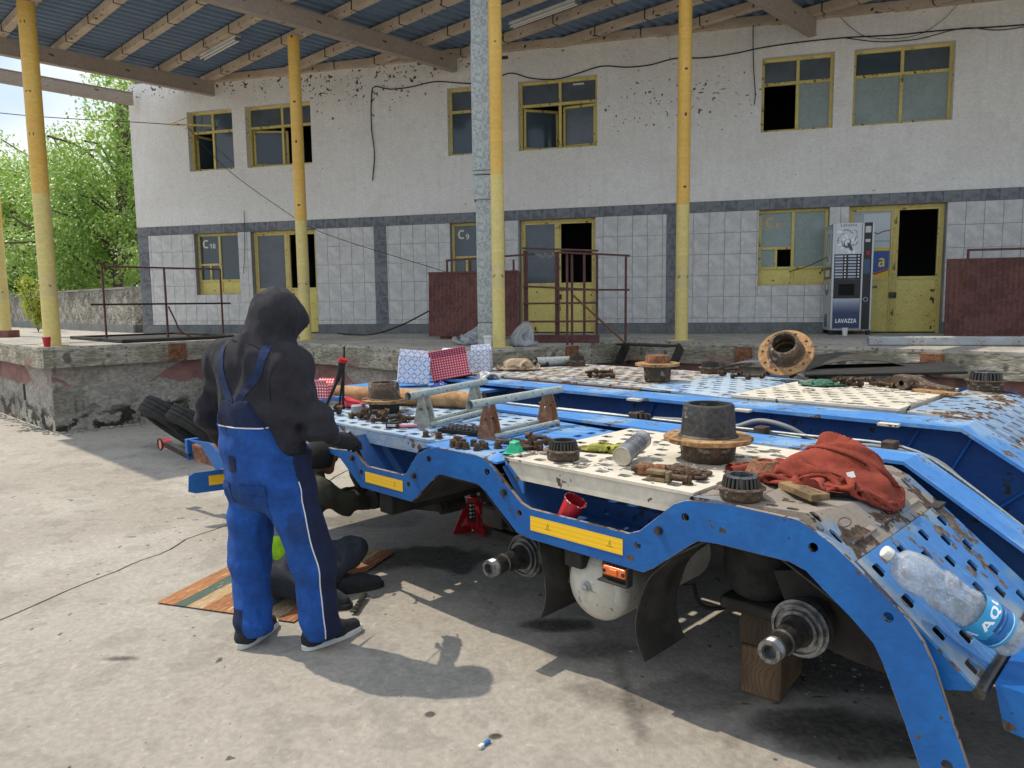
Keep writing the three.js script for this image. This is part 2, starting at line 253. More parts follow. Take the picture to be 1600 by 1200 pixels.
const yardTex = dataTex(2048, 2048, (u, v) => {
  const x = -9 + 14 * u, z = -12 + 14 * v;
  const big = fbm(u, v, 6, 5, 101), mid = fbm(u, v, 40, 4, 103), fine = vn(u, v, 900, 900, 105), grit = vn(u, v, 520, 520, 107), worn = fbm(u, v, 14, 5, 109);
  const side = (x + 2.75) * 1.78 + (z + 3.81) * 0.56; // left or right of the joint
  let c = mixc(hex(0x959087), hex(0xa29d94), sst(0.35, 0.65, big)); c = mixc(c, hex(0xaaa69d), (side < 0 ? 0.6 : 0.3) * sst(0.5, 0.7, worn));
  c = mixc(c, hex(0x8f897d), 0.18 * sst(0.55, 0.7, mid));
  c = mulc(c, 0.93 + 0.11 * fine + 0.05 * grit);
  if (grit > 0.95) c = mulc(c, 1.1); if (fine > 0.975 && mid > 0.5) c = mulc(c, 0.75);
  const dust = vn(u, v, 300, 300, 121); if (dust > 0.955 && worn > 0.45) c = mulc(c, 0.55);
  const spall = fbm(u, v, 90, 3, 131); c = mulc(c, 1 - 0.06 * sst(0.58, 0.66, spall));
  for (const [sx, sz, rx, rz, k, soft] of stainsAndPatches) {
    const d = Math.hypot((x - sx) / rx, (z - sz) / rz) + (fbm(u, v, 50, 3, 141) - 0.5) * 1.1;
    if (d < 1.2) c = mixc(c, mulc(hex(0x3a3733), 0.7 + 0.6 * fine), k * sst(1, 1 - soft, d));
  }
  return c;
});
const yardBump = dataTex(1024, 1024, (u, v) => { const k = 0.45 * fbm(u, v, 60, 4, 151) + 0.35 * vn(u, v, 500, 500, 153) + 0.2 * sst(0.52, 0.6, fbm(u, v, 30, 4, 155)); return [k, k, k]; }, false);
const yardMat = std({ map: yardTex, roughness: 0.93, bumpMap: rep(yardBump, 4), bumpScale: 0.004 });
{
  const jo = []; // the broken joint between the two slabs
  for (let i = 0; i <= 120; i++) { const k = -3.2 + i * 0.11; jo.push([-2.75 + 0.3 * k + (fbm(i / 121, 0.3, 40, 3, 61) - 0.5) * 0.12, -3.81 - 0.954 * k]); }
  const slab = (pts) => { const g = extr(pts.map(([x, z]) => [x, -z]), 0.016).rotateX(-Math.PI / 2).translate(0, -0.016, 0); boxUV(g); const uv = g.attributes.uv, p = g.attributes.position; for (let i = 0; i < uv.count; i++) uv.setXY(i, (p.getX(i) + 9) / 14, (p.getZ(i) + 12) / 14); return g; };
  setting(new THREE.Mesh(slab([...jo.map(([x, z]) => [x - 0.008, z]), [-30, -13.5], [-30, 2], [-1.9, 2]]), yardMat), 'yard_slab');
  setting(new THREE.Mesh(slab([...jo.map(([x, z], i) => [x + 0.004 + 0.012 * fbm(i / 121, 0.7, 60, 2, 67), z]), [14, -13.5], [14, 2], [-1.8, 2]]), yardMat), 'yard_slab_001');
}
// ---------------------------------------------------------------- loading dock
const DK = 1.1425;
const dockTex = dataTex(1024, 512, (u, v) => { // u 0..1 = 4 m, v 0..1 = 1 m
  const a = fbm(u, v, 8, 5, 201, 3), b = fbm(u, v, 24, 4, 203, 8), st = vn(u, v, 90, 3, 207), e = fbm(u, v, 100, 2, 209, 40);
  let c = mixc(hex(0x9a978e), hex(0x7d7a70), sst(0.35, 0.65, a)); c = mulc(c, 0.8 + 0.4 * e);
  const edge = 0.5 + 0.36 * (fbm(u, 0.2, 7, 4, 211) - 0.35) ; c = mixc(c, mulc(hex(0x8a6560), 0.8 + 0.4 * b), sst(edge, edge + 0.03, v + (b - 0.5) * 0.12) * (vn(u, v, 6, 2, 219) > 0.34 ? 1 : 0.12));
  c = mixc(c, hex(0x4e5233), 0.6 * sst(0.56, 0.66, fbm(u, v, 10, 5, 213, 3) * 0.7 + vn(u, v, 5, 1, 215) * 0.3) * sst(0.3, 0.7, b)); c = mixc(c, hex(0x4a463f), 0.45 * sst(0.6, 0.85, st) * sst(0.4, 0.6, a));
  const low = sst(0.34, 0.08, v + (fbm(u, v, 20, 4, 217, 8) - 0.5) * 0.5); return mixc(c, mulc(hex(0x2e2c28), 0.7 + 0.7 * e), low * sst(0.48, 0.56, b));
});
const dockWallMat = std({ map: dockTex, roughness: 0.95, bumpMap: rep(N1, 3, 2), bumpScale: 0.012 });
const lipTex = dataTex(1024, 256, (u, v) => { const a = fbm(u, v, 10, 5, 221, 2), e = fbm(u, v, 80, 3, 223, 20), d = vn(u, v, 50, 2, 225); let c = mixc(hex(0x85816f), hex(0xa39e90), sst(0.35, 0.65, a)); c = mulc(c, 0.7 + 0.6 * e); c = mixc(c, hex(0x8a6560), 0.6 * sst(0.62, 0.68, fbm(u, v, 6, 3, 229, 2)) * sst(0.55, 0.3, v)); return mixc(c, hex(0x3a3732), 0.6 * sst(0.66, 0.8, d * 0.6 + a * 0.4)); });
const lipMat = std({ map: lipTex, roughness: 0.95, bumpMap: rep(N1, 4, 1), bumpScale: 0.02 });
const dockTopMat = M(0xaeaaa2, 0x9c988f, { s: 95, rough: 0.92, bump: 0.005, grain: 0.3, rep: 0.4, speck: hex(0x5f5b54), slo: 0.66, shi: 0.8 });
{
  const dock = thing('loading_dock', 'raised concrete loading dock with peeling pink plaster and broken edge', 'loading dock', 'T');
  const line = [[-40, -2.69], [-11.04, -2.69], [-11.04, -5.35], [-5.75, -5.35], [-5.75, -8.2], [9, -8.2]];
  const out = []; // ragged outline of the slab
  for (let i = 0; i + 1 < line.length; i++) { const [a, b] = [line[i], line[i + 1]], L = Math.hypot(b[0] - a[0], b[1] - a[1]), n = Math.max(2, Math.ceil(L / 0.16)); for (let k = 0; k < n; k++) { const j = k ? (fbm(k / n, i * 0.17, 32, 3, 231) - 0.5) * 0.09 : 0; const q = k / n, dx = (b[0] - a[0]) / L, dz = (b[1] - a[1]) / L; out.push([lerp(a[0], b[0], q) - dz * j, lerp(a[1], b[1], q) + dx * j]); } }
  out.push([9, -8.2], [9, -40], [-40, -40]);
  const flat = (pts, h0, h1, bev = 0) => extr(pts.map(([t, w]) => [t, -w]), h1 - h0, [], bev).rotateX(-Math.PI / 2).translate(0, h0, 0);
  part(dock, 'floor', flat(out, DK - 0.03, DK), dockTopMat, 1);
  const lp = part(dock, 'slab_edge', flat(out, DK - 0.27, DK - 0.0302), lipMat, 1); { const uv = lp.geometry.attributes.uv; for (let i = 0; i < uv.count; i++) uv.setXY(i, uv.getX(i) / 3.7, (uv.getY(i) - 0.85) / 0.3); }
  const inn = [[-40, -2.79], [-11.14, -2.79], [-11.14, -5.45], [-5.85, -5.45], [-5.85, -8.3], [9, -8.3], [9, -40], [-40, -40]];
  const dw = part(dock, 'wall', flat(inn, -0.02, DK - 0.27), dockWallMat, 1); { const uv = dw.geometry.attributes.uv; for (let i = 0; i < uv.count; i++) uv.setXY(i, uv.getX(i) / 4 + 0.13, uv.getY(i)); }
  part(dock, 'vent_slot', rbox(-12.62, -12.5, 0.33, 0.56, -2.81, -2.786, 0.004), mat.matBlack);
  for (const t of [-11.036, -5.745]) for (const w of t < -6 ? [-4.4] : [-7.0]) part(dock, 'buffer_plate', rbox(t - 0.012, t + 0.02, DK - 0.24, DK - 0.02, w - 0.12, w + 0.12, 0.004), mat.rust);
  for (const t of [-4.1, -2.1, -0.6]) part(dock, 'buffer_plate', rbox(t - 0.1, t + 0.1, DK - 0.24, DK - 0.04, -8.24, -8.15, 0.004), mat.rust);
  // loose rubble at the foot of the corner
  const rub = []; for (let i = 0; i < 260; i++) { const on = i % 3, k = rnd() ** 1.2; const t = on ? -11.1 + rr(0.0, 0.3) * rnd() : -11.1 - 3 * k, w = on ? -2.75 - 2.6 * k : -2.72 + rr(0, 0.25) * rnd(); const s = rr(0.008, 0.04); rub.push(new THREE.DodecahedronGeometry(s, 0).scale(rr(0.7, 1.6), rr(0.3, 0.7), rr(0.7, 1.6)).rotateY(rr(0, 6)).translate(t, s * 0.2, w)); }
  const rb = solo('plaster_rubble', 'flakes of fallen plaster along the foot of the dock', 'rubble', rub, M(0xa7a59d, 0x6e6a61, { s: 96, rough: 0.95, rep: 3 }), 'T'); rb.userData.kind = 'stuff';
}
// ---------------------------------------------------------------- building
const font = await new FontLoader().loadAsync('fonts/droid/droid_sans_bold.typeface.json');
const text = (s, size, depth = 0.003) => { const g = new TextGeometry(s, { font, size, depth, curveSegments: 5, bevelEnabled: false }); g.computeBoundingBox(); return g; };
const bld = thing('warehouse_building', 'two storey white plastered building with grey tiled ground floor and yellow windows', 'building', 'F', [0, DK, -12.04]);
const S0 = -10.77, S1 = 7.2, HB = 1.863, HT = 2.026, HW = 4.66;
const lowOpen = [[-9.5, -8.55, 0.73, HB], [-8.28, -6.96, 0, HB], [-4.4, -3.44, 0.73, HB], [-3.18, -1.92, 0, HB], [0.58, 1.57, 0.73, HB], [1.84, 3.12, 0, HB]];
const upOpen = [[-9.5, -8.54, 3.0, 4.07], [-8.27, -6.95, 3.0, 4.07], [-4.4, -3.45, 2.97, 4.06], [-3.18, -1.89, 2.97, 4.06], [0.57, 1.57, 3.0, 4.07], [1.83, 3.13, 3.0, 4.07]];
const plasterTex = dataTex(2048, 512, (u, v) => {
  const s = S0 + u * (S1 - S0), h = HT + v * (HW - HT);
  const a = fbm(u, v, 16, 5, 301, 3), b = fbm(u, v, 90, 4, 303, 16), st = vn(u, v, 420, 6, 305), e = vn(u, v, 900, 200, 307);
  let c = mixc(hex(0xe5e2dc), hex(0xeceae5), sst(0.35, 0.65, a)); c = mulc(c, 0.95 + 0.08 * e + 0.03 * b);
  c = mixc(c, hex(0xa9a69f), 0.07 * sst(0.55, 0.8, st * 0.6 + a * 0.4)); c = mixc(c, hex(0xa5a09a), 0.1 * sst(0.6, 0.75, b));
  const dens = Math.exp(-(((s + 6) / 1.9) ** 2)) * sst(3.3, 4.4, h) + 0.75 * Math.exp(-(((s + 0.6) / 1.6) ** 2 + ((h - 3.6) / 0.5) ** 2)) + 0.18 + 0.9 * sst(4.25, 4.5, h) * (s < -4 ? 1 : 0.2);
  const ch = vn(u, v, 300, 48, 311) * 0.4 + vn(u, v, 640, 110, 313) * 0.6, th = 0.975 - 0.26 * clamp(dens);
  c = mixc(c, mulc(hex(0x55524d), 0.8 + 0.5 * e), sst(th, th + 0.03, ch)); return c;
});
const plasterMat = std({ map: plasterTex, roughness: 0.92, bumpMap: rep(N1, 14, 3), bumpScale: 0.008 });
{
  const ring = ([a, b, c, d]) => [[a, c], [a, d], [b, d], [b, c]];
  const up = part(bld, 'upper_wall', extr([[S0, HT], [S1, HT], [S1, HW], [S0, HW]], 0.26, upOpen.map(ring)).translate(0, 0, -0.26), plasterMat, 1);
  { const uv = up.geometry.attributes.uv; for (let i = 0; i < uv.count; i++) uv.setXY(i, (uv.getX(i) - S0) / (S1 - S0), (uv.getY(i) - HT) / (HW - HT)); }
  const lo = [[S0, 0]]; for (const [a, b, c, d] of lowOpen) if (c === 0) lo.push([a, 0], [a, d - 0.002], [b, d - 0.002], [b, 0]); lo.push([S1, 0], [S1, HT - 0.001], [S0, HT - 0.001]);
  part(bld, 'ground_floor_wall', extr(lo, 0.24, lowOpen.filter((o) => o[2] > 0).map(ring)).translate(0, 0, -0.252), mat.mortar, 1);
  part(bld, 'end_wall', box(S0 + 0.001, S0 + 0.25, 0, 4.8, -9, -0.262), plasterMat, 0.1);
  // rooms behind: floors, ceilings, back walls
  part(bld, 'room_floor', [box(S0 + 0.25, S1, -0.05, 0.012, -6, -0.255), box(S0 + 0.25, S1, 2.3, 2.45, -6, -0.265)], mat.interior);
  part(bld, 'room_wall', [box(S0 + 0.25, S1, 0.012, 2.3, -6.2, -6), box(S0 + 0.25, S1, 2.45, 4.8, -6.2, -6), box(S1 - 0.2, S1 - 0.001, 0.012, 4.8, -6, -0.27), ...[-6.3, -5.2, -1.3, 0.2].map((s) => box(s, s + 0.12, 0.012, 4.7, -5.99, -0.27))], mat.interior);
  part(bld, 'roof', [box(S0 - 0.02, S1, 4.801, 4.95, -9, -0.1), box(S0 - 0.01, S1, HW + 0.001, 4.8, -0.4, -0.2)], mat.mortar);
  // skirting
  const sk = [[S0, -8.28], [-6.96, -3.18], [-1.92, 1.84], [3.12, S1]].map(([a, b]) => rbox(a + 0.001, b - 0.001, 0.001, 0.158, -0.011, 0.016, 0.006));
  part(bld, 'skirting', sk, mat.skirt, 1);
  // tiles, one by one
  const rows = [0.163, 0.238, 0.568, 0.895, 1.219, 1.542, 1.862];
  const pil = [[-10.765, -10.53], [-5.81, -5.575], [-0.795, -0.56], [4.22, 4.455]], geoCache = {};
  const put = (a, b, c, d, dark) => {
    const w = b - a - 0.006, h = d - c - 0.006; if (w < 0.02 || h < 0.02) return; const key = w.toFixed(3) + '_' + h.toFixed(3) + dark;
    const g = geoCache[key] ??= boxUV(new THREE.BoxGeometry(w, h, 0.011));
    const m = new THREE.Mesh(g, dark ? mat.tileD[(rnd() * 2) | 0] : mat.tileW[(rnd() * 3) | 0]); m.name = 'tile'; m.position.set((a + b) / 2, (c + d) / 2, -0.0055 + rr(-0.0007, 0.0012) + (dark ? 0.003 : 0)); m.rotation.set(rr(-0.004, 0.004), rr(-0.004, 0.004), 0); m.castShadow = m.receiveShadow = true; bld.add(m);
  };
  const cut = (r, list) => { let out = [r]; for (const [a, b, c, d] of list) out = out.flatMap(([x0, x1, y0, y1]) => { if (x1 <= a || x0 >= b || y1 <= c || y0 >= d) return [[x0, x1, y0, y1]]; const o = []; if (x0 < a) o.push([x0, a, y0, y1]); if (x1 > b) o.push([b, x1, y0, y1]); const u = Math.max(x0, a), v = Math.min(x1, b); if (y0 < c) o.push([u, v, y0, c]); if (y1 > d) o.push([u, v, d, y1]); return o; }); return out; };
  const TW = 0.2345, n = Math.ceil((4.6 - S0) / TW), block = [...lowOpen, ...pil.map(([a, b]) => [a, b, 0, HB])];
  for (let i = 0; i < n; i++) { const a = S0 + 0.005 + i * TW + 0.06, b = a + TW; for (let k = 0; k + 1 < rows.length; k++) for (const r of cut([a, b, rows[k], rows[k + 1]], block)) put(...r, false); }
  for (let s = S0 + 0.005; s < 4.7; s += TW) put(s, s + TW, HB, HT, true);
  for (const [a, b] of pil) for (let k = 0; k < 6; k++) put(a, b, k ? rows[k] : 0.163, rows[k + 1], true);
}
// windows and doors: frame bars, panes, sashes
const winFrame = (bars, z0 = -0.15, z1 = -0.1) => bars.map(([a, b, c, d]) => rbox(a, b, c, d, z0, z1, 0.004));
function rimBars(a, b, c, d, t = 0.045) { return [[a, a + t, c, d], [b - t, b, c, d], [a + t, b - t, d - t, d], [a + t, b - t, c, c + t]]; }
function addWindow(name, bars, panes, label) {
  const w = new THREE.Group(); w.name = name; if (label) w.userData = { label }; bld.add(w);
  part(w, 'frame', winFrame(bars), mat.frameYellow, 1);
  for (const [a, b, c, d, m] of panes) part(w, 'pane', box(a, b, c, d, -0.127, -0.123), m, 0.9);
  return w;
}
function openSash(w, a, b, c, d, ang, left, m) { // a sash swung into the room
  const g = merge(rimBars(0, b - a, c, d, 0.04).map(([x0, x1, y0, y1]) => rbox(x0, x1, y0, y1, -0.02, 0.02, 0.004))), p = box(0.04, b - a - 0.04, c + 0.04, d - 0.04, -0.002, 0.002);
  for (const q of [g, p]) { if (!left) q.scale(-1, 1, 1).rotateY(-ang).translate(b, 0, -0.17); else q.rotateY(ang).translate(a, 0, -0.17); }
  if (!left) for (const q of [g, p]) { const ix = q.index; q.computeVertexNormals(); }
  const s = part(w, 'sash', g, mat.frameYellow, 1); part(w, 'pane', p, m, 0.9); return s;
}
{
  const gl = mat.glass, gb = mat.glassBlue, gd = mat.glassDusty, gf = mat.glassFrost, t = 0.045;
  const upper = (o, mx, panes, lab) => { const [a, b, c, d] = o, tr = c + 0.64 * (d - c); return [addWindow('window', [...rimBars(a, b, c, d), [a + t, b - t, tr, tr + t], [mx, mx + t, c + t, tr], [mx, mx + t, tr + t, d - t]], [[a + t, mx, tr + t, d - t, panes[0]], [mx + t, b - t, tr + t, d - t, panes[1]], ...(panes[2] ? [[a + t, mx, c + t, tr, panes[2]]] : []), ...(panes[3] ? [[mx + t, b - t, c + t, tr, panes[3]]] : [])], lab), a + t, mx, c + t, tr, b - t]; };
  let q = upper(upOpen[0], -9.05, [gb, gb, null, gb]); openSash(q[0], q[1], q[2], q[3], q[4], 1.25, true, gb);
  q = upper(upOpen[1], -7.6, [gd, gd, null, null]); openSash(q[0], q[1], q[2], q[3], q[4], 0.35, true, gb);
  q = upper(upOpen[2], -3.92, [gd, gd, gb, gb]);
  q = upper(upOpen[3], -2.53, [gd, gd, null, null]); openSash(q[0], q[1], q[2], q[3], q[4], 0.55, true, gb); openSash(q[0], q[2] + t, q[5], q[3], q[4], 0.12, false, gd);
  part(q[0], 'paper_scrap', box(-2.3, -2.12, 3.96, 3.99, -0.122, -0.12), mat.white);
  q = upper(upOpen[4], 1.06, [gd, gd, null, gf]);
  q = upper(upOpen[5], 2.46, [gb, gd, gf, gf]);
  part(q[0], 'cardboard_sheet', box(1.95, 2.2, 3.74, 3.98, -0.19, -0.18), M(0x8a8078, 0x756d66, { s: 28, rough: 0.9 }));
  // ground floor windows with a solid panel below
  [[lowOpen[0], gb, gb, '10', 0xe9e2d2], [lowOpen[2], gd, gd, '9', 0xe2d9c2], [lowOpen[4], gf, gf, '8', 0xd9a877]].forEach(([[a, b, c, d], m1, m2, num, col]) => {
    const mx = (a + b) / 2 - 0.02, pt = c + 0.24, hatch = pt + 0.3;
    const w = addWindow('window', [...rimBars(a, b, c, d), [mx, mx + t, c + t, d - t], [a + t, mx, pt, pt + 0.04], [mx + t, b - t, pt, pt + 0.04], [a + t, mx, hatch, hatch + 0.04], [a + 0.24, a + 0.28, pt + 0.04, hatch]],
      [[a + t, mx, hatch + 0.04, d - t, m1], [mx + t, b - t, pt + 0.04, d - t, m2], [a + t, a + 0.24, pt + 0.04, hatch, m1], ...(num === '8' ? [] : [[a + 0.28, mx, pt + 0.04, hatch, m1]])]);
    part(w, 'panel', [box(a + t, mx, c + t, pt, -0.132, -0.118), box(mx + t, b - t, c + t, pt, -0.132, -0.118)], mat.doorYellow, 1);
    const lm = std({ color: col, roughness: 0.6 });
    part(w, 'letter', text('C', 0.15).translate(a + 0.09, d - 0.26, -0.1225), lm); part(w, 'number', text(num, 0.09).translate(a + 0.24, d - 0.27, -0.1225), lm);
  });
  // doors
  const door = ([a, b, c, d], mx, left, right, lab, open) => {
    const w = new THREE.Group(); w.name = 'door'; if (lab) w.userData = { label: lab }; bld.add(w); const mid = 0.78;
    part(w, 'frame', winFrame([[a, a + t, c, d], [b - t, b, c, d], [a + t, b - t, d - t, d], [mx, mx + t, c + 0.02, d - t]]), mat.frameYellow, 1);
    const leaf = (x0, x1, pane) => { part(w, 'leaf_frame', winFrame([[x0, x0 + 0.03, c + 0.02, d - t], [x1 - 0.03, x1, c + 0.02, d - t], [x0 + 0.03, x1 - 0.03, mid, mid + 0.05], [x0 + 0.03, x1 - 0.03, d - t - 0.03, d - t]], -0.145, -0.105), mat.frameYellow, 1); part(w, 'panel', box(x0 + 0.03, x1 - 0.03, c + 0.02, mid, -0.135, -0.115), mat.doorYellow, 1); if (pane) part(w, 'pane', box(x0 + 0.03, x1 - 0.03, mid + 0.05, d - t - 0.03, -0.127, -0.123), pane, 0.9); };
    leaf(a + t, mx, left); leaf(mx + t, b - t, right); return w;
  };
  let w = door(lowOpen[1], -7.62, gd, null); part(w, 'inner_board', box(-7.2, -6.99, 0.5, 1.3, -0.5, -0.47), mat.rust);
  part(w, 'side_post', box(-7.5, -7.36, 0.3, 1.7, -0.45, -0.4), mat.interior);
  w = door(lowOpen[3], -2.58, gd, null); part(w, 'lock', rbox(-2.6, -2.5, 0.56, 0.64, -0.1, -0.08), mat.darkSteel);
  { const pts = []; for (let i = 0; i < 26; i++) pts.push(V3(-2.92 + i * 0.012, 1.28 + 0.035 * Math.sin(i * 1.7) + 0.02 * Math.sin(i * 0.6), -0.117)); part(w, 'scribble', tube(pts, 0.004, 90, 5), std({ color: 0xd9b8b0, roughness: 0.6 })); }
  w = door(lowOpen[5], 2.46, M(0xb6bfc2, 0xa4aeb2, { s: 30, rough: 0.12, grain: 0.05, phys: true, extra: { transmission: 0.15, thickness: 0 } }), null);
  part(w, 'lock', rbox(2.43, 2.53, 0.52, 0.6, -0.1, -0.07), mat.steelDark); part(w, 'smear', box(2.1, 2.28, 0.66, 0.7, -0.1148, -0.1135), mat.skirt);
  const poster = canvasTex(256, 512, (x, W, H) => {
    x.fillStyle = '#c3ccd0'; x.fillRect(0, 0, W, H); x.fillStyle = '#aab3b8'; x.fillRect(0, 215, W, 14); x.fillStyle = '#e3c620'; x.fillRect(0, 275, W, 237);
    x.fillStyle = '#1f4fa3'; x.beginPath(); x.moveTo(50, 300); x.lineTo(256, 300); x.lineTo(256, 440); x.lineTo(130, 475); x.lineTo(50, 440); x.fill();
    x.strokeStyle = '#b52233'; x.lineWidth = 16; x.beginPath(); x.moveTo(30, 446); x.lineTo(126, 486); x.lineTo(256, 450); x.stroke();
    x.fillStyle = '#ecd35a'; x.font = 'bold 130px sans-serif'; x.fillText('a', 150, 430);
    x.strokeStyle = '#8c3a3c'; x.lineWidth = 9; x.beginPath(); x.moveTo(70, 130); x.lineTo(135, 165); x.lineTo(190, 145); x.lineTo(256, 138); x.stroke();
  });
  const pg = new THREE.PlaneGeometry(0.36, 0.93).translate(2.24, 1.29, -0.1205); const pm = new THREE.Mesh(pg, std({ map: poster, roughness: 0.35 })); pm.name = 'poster'; pm.userData = { label: 'poster with blue badge and letter a' }; w.add(pm);
}
// ---------------------------------------------------------------- canopy over the dock
const RH = 5.66; // underside of the purlins
const wallT = (w) => -(12.04 + 0.879 * w) / 0.478 , wallW = (t) => -(12.04 + 0.478 * t) / 0.879;
const can = thing('canopy_roof', 'steel canopy with corrugated blue grey sheets on brown purlins over the dock', 'canopy', 'T');
{
  const bays = [[-14.1, -10.85, -1.7], [-10.85, -8.6, -3.6], [-8.6, -5.3, -5.2], [-5.3, 4, -8.3]]; // t from, t to, front edge w
  const strapG = boxUV(new THREE.BoxGeometry(0.012, 0.132, 0.128));
  for (let w = -2.27; w > -15; w -= 0.79) {
    const right = w > -3.6 ? -10.85 : w > -5.2 ? -8.6 : w > -8.3 ? -5.3 : 4, left = Math.max(-14.1, wallT(w) - 0.12); if (left > right - 0.2) continue;
    const y = RH + 0.06; const p = part(can, 'purlin', rbox(left, right, RH, RH + 0.12, w - 0.055, w + 0.055, 0.008), mat.purlin, 1);
    for (let t = right - rr(0.2, 0.9); t > left + 0.1; t -= rr(0.85, 1.05)) { const m = new THREE.Mesh(strapG, mat.strap); m.name = 'strap'; m.position.set(t, y, w); m.castShadow = m.receiveShadow = true; p.add(m); }
  }
  // ledger on top of the facade
  const fx = (s) => { const v = V3(s, 0, -12.0).applyAxisAngle(V3(0, 1, 0), TURN.F).applyAxisAngle(V3(0, 1, 0), -TURN.T); return V3(v.x, RH + 0.075, v.z); };
  for (let s = -9; s < 4.5; s += 2.6) part(can, 'ledger', bar(fx(s), fx(Math.min(s + 2.58, 6)), 0.1, 0.12, 0.01), mat.purlin, 1);
  // corrugated sheets: one per metre, running across the purlins
  for (const [t0, t1, wf] of bays) for (let t = t0; t < t1 - 0.05; t += 0.9) {
    const te = Math.min(t + 0.902, t1), n = Math.round((te - t) / 0.0145), pos = [], idx = [];
    for (let i = 0; i <= n; i++) { const x = t + (te - t) * i / n, ph = ((x * 5.7) % 1 + 1) % 1, wb = Math.max(wallW(x) - 0.06, -15), y = RH + 0.136 + 0.034 * sst(0.12, 0.3, ph) * sst(0.88, 0.7, ph); pos.push(x, y, wf, x, y, wb); if (i) { const k = i * 2; idx.push(k - 2, k - 1, k, k, k - 1, k + 1); } }
    const g = new THREE.BufferGeometry(); g.setAttribute('position', new THREE.Float32BufferAttribute(pos, 3)); g.setIndex(idx); g.computeVertexNormals();
    part(can, 'roof_sheet', g, mat.roofSheet, 1);
  }
  const ibeam = (t, w0, w1, y1 = RH - 0.002, h = 0.24) => [rbox(t - 0.06, t + 0.06, y1 - 0.014, y1, w0, w1, 0.003), rbox(t - 0.06, t + 0.06, y1 - h, y1 - h + 0.014, w0, w1, 0.003), box(t - 0.045, t + 0.045, y1 - h + 0.0142, y1 - 0.0142, w0, w1)];
  part(can, 'girder', ibeam(-13.45, -1.75, wallW(-13.45) + 0.1), mat.girder, 1);
  part(can, 'girder', ibeam(-9.4, -3.4, wallW(-9.4) + 0.1), mat.girder, 1);
  part(can, 'girder', ibeam(-4.6, -6.0, wallW(-4.6) + 0.1), mat.girder, 1);
  part(can, 'edge_girder', ibeam(-15.0, -1.75, wallW(-15.0) + 0.1, RH - 0.04, 0.22), mat.girder, 1);
}
// pillars
function pillar(label, t, w, r, split, lean = 0, top = RH - 0.245) {
  const p = thing('steel_pillar', label, 'pillar', 'T', [t, DK, w], 0, 'yellow canopy pillars'); const H = top - DK;
  part(p, 'lower_shaft', rod(V3(0, 0.012, 0), V3(0, split, 0), r, r, 28), mat.pillarLow, 1);
  part(p, 'upper_shaft', rod(V3(0, split + 0.0005, 0), V3(0, H, 0), r * 1.002, r * 1.002, 28), mat.pillarTop, 1);
  part(p, 'base_plate', rbox(-r * 1.5, r * 1.5, 0, 0.012, -r * 1.5, r * 1.5, 0.003), mat.pillarLow, 1);
  part(p, 'cap_plate', rbox(-0.13, 0.13, H - 0.014, H + 0.003, -0.09, 0.09, 0.003), mat.girder, 1);
  return p;
}
{
  const p1 = pillar('thick weathered yellow pillar on the dock corner beside a red cup', -11.7, -2.98, 0.105, 2.05, 0, RH - 0.0);
  part(p1, 'cable_clip', new THREE.TorusGeometry(0.035, 0.013, 8, 16).translate(-0.12, 2.9, 0.02), mat.darkSteel);
  part(p1, 'rust_strip', rbox(-0.112, -0.085, 1.9, 2.3, 0.035, 0.06, 0.004), mat.rust);
  pillar('yellow pillar just right of the hooded man, before the C 10 doors', -9.75, -5.75, 0.083, 1.72);
  pillar('slim yellow pillar directly beside the galvanised downpipe', -6.06, -6.07, 0.074, 1.95, 0, RH - 0.0);
  pillar('bright yellow pillar standing alone in front of the tiled wall', -5.1, -8.45, 0.083, 1.72);
  pillar('yellow pillar cut off by the left edge of the view', -16.5, -3.43, 0.11, 2.0);
}
// ---------------------------------------------------------------- perimeter wall, trees, shrub
{
  const pw = thing('perimeter_wall', 'low rough plastered boundary wall in front of the trees', 'wall', 'C');
  const a = V3(-7.4, DK, -14.9), b = V3(-17.5, DK, -24.3);
  const d = b.clone().sub(a), L = d.length(); const g = box(0, L, 0, 0.88, -0.12, 0.12); const cp = box(0, L, 0.8802, 0.92, -0.15, 0.15);
  const ft = box(0, L, -0.01, 0.16, -0.16, 0.18);
  const an = Math.atan2(-d.z, d.x); for (const q of [g, cp, ft]) q.rotateY(an).translate(a.x, a.y, a.z);
  const wm = M(0xa29f96, 0x77736a, { s: 97, p: 10, rough: 0.95, bump: 0.012, grain: 0.5, rep: 0.6, speck: hex(0x5b574f), slo: 0.58, shi: 0.68 });
  part(pw, 'wall_face', g, wm); part(pw, 'coping', cp, M(0x99968d, 0x84807a, { s: 98, rough: 0.95 })); part(pw, 'plinth', ft, mat.skirt);
}
const leafMats = [[0xa0c05c, 0xbad574], [0x93b455, 0xaecb6a], [0xb2cc68, 0xcbde88]].map(([a, b], k) => phy({ map: tx(hex(a), hex(b), { s: 110 + k, n: 128, grain: 0.3 }), roughness: 0.65, transmission: 0.5, thickness: 0 }));
const barkMat = M(0x5a4f44, 0x6f6357, { s: 115, rough: 0.95, bump: 0.01, rep: 1 });
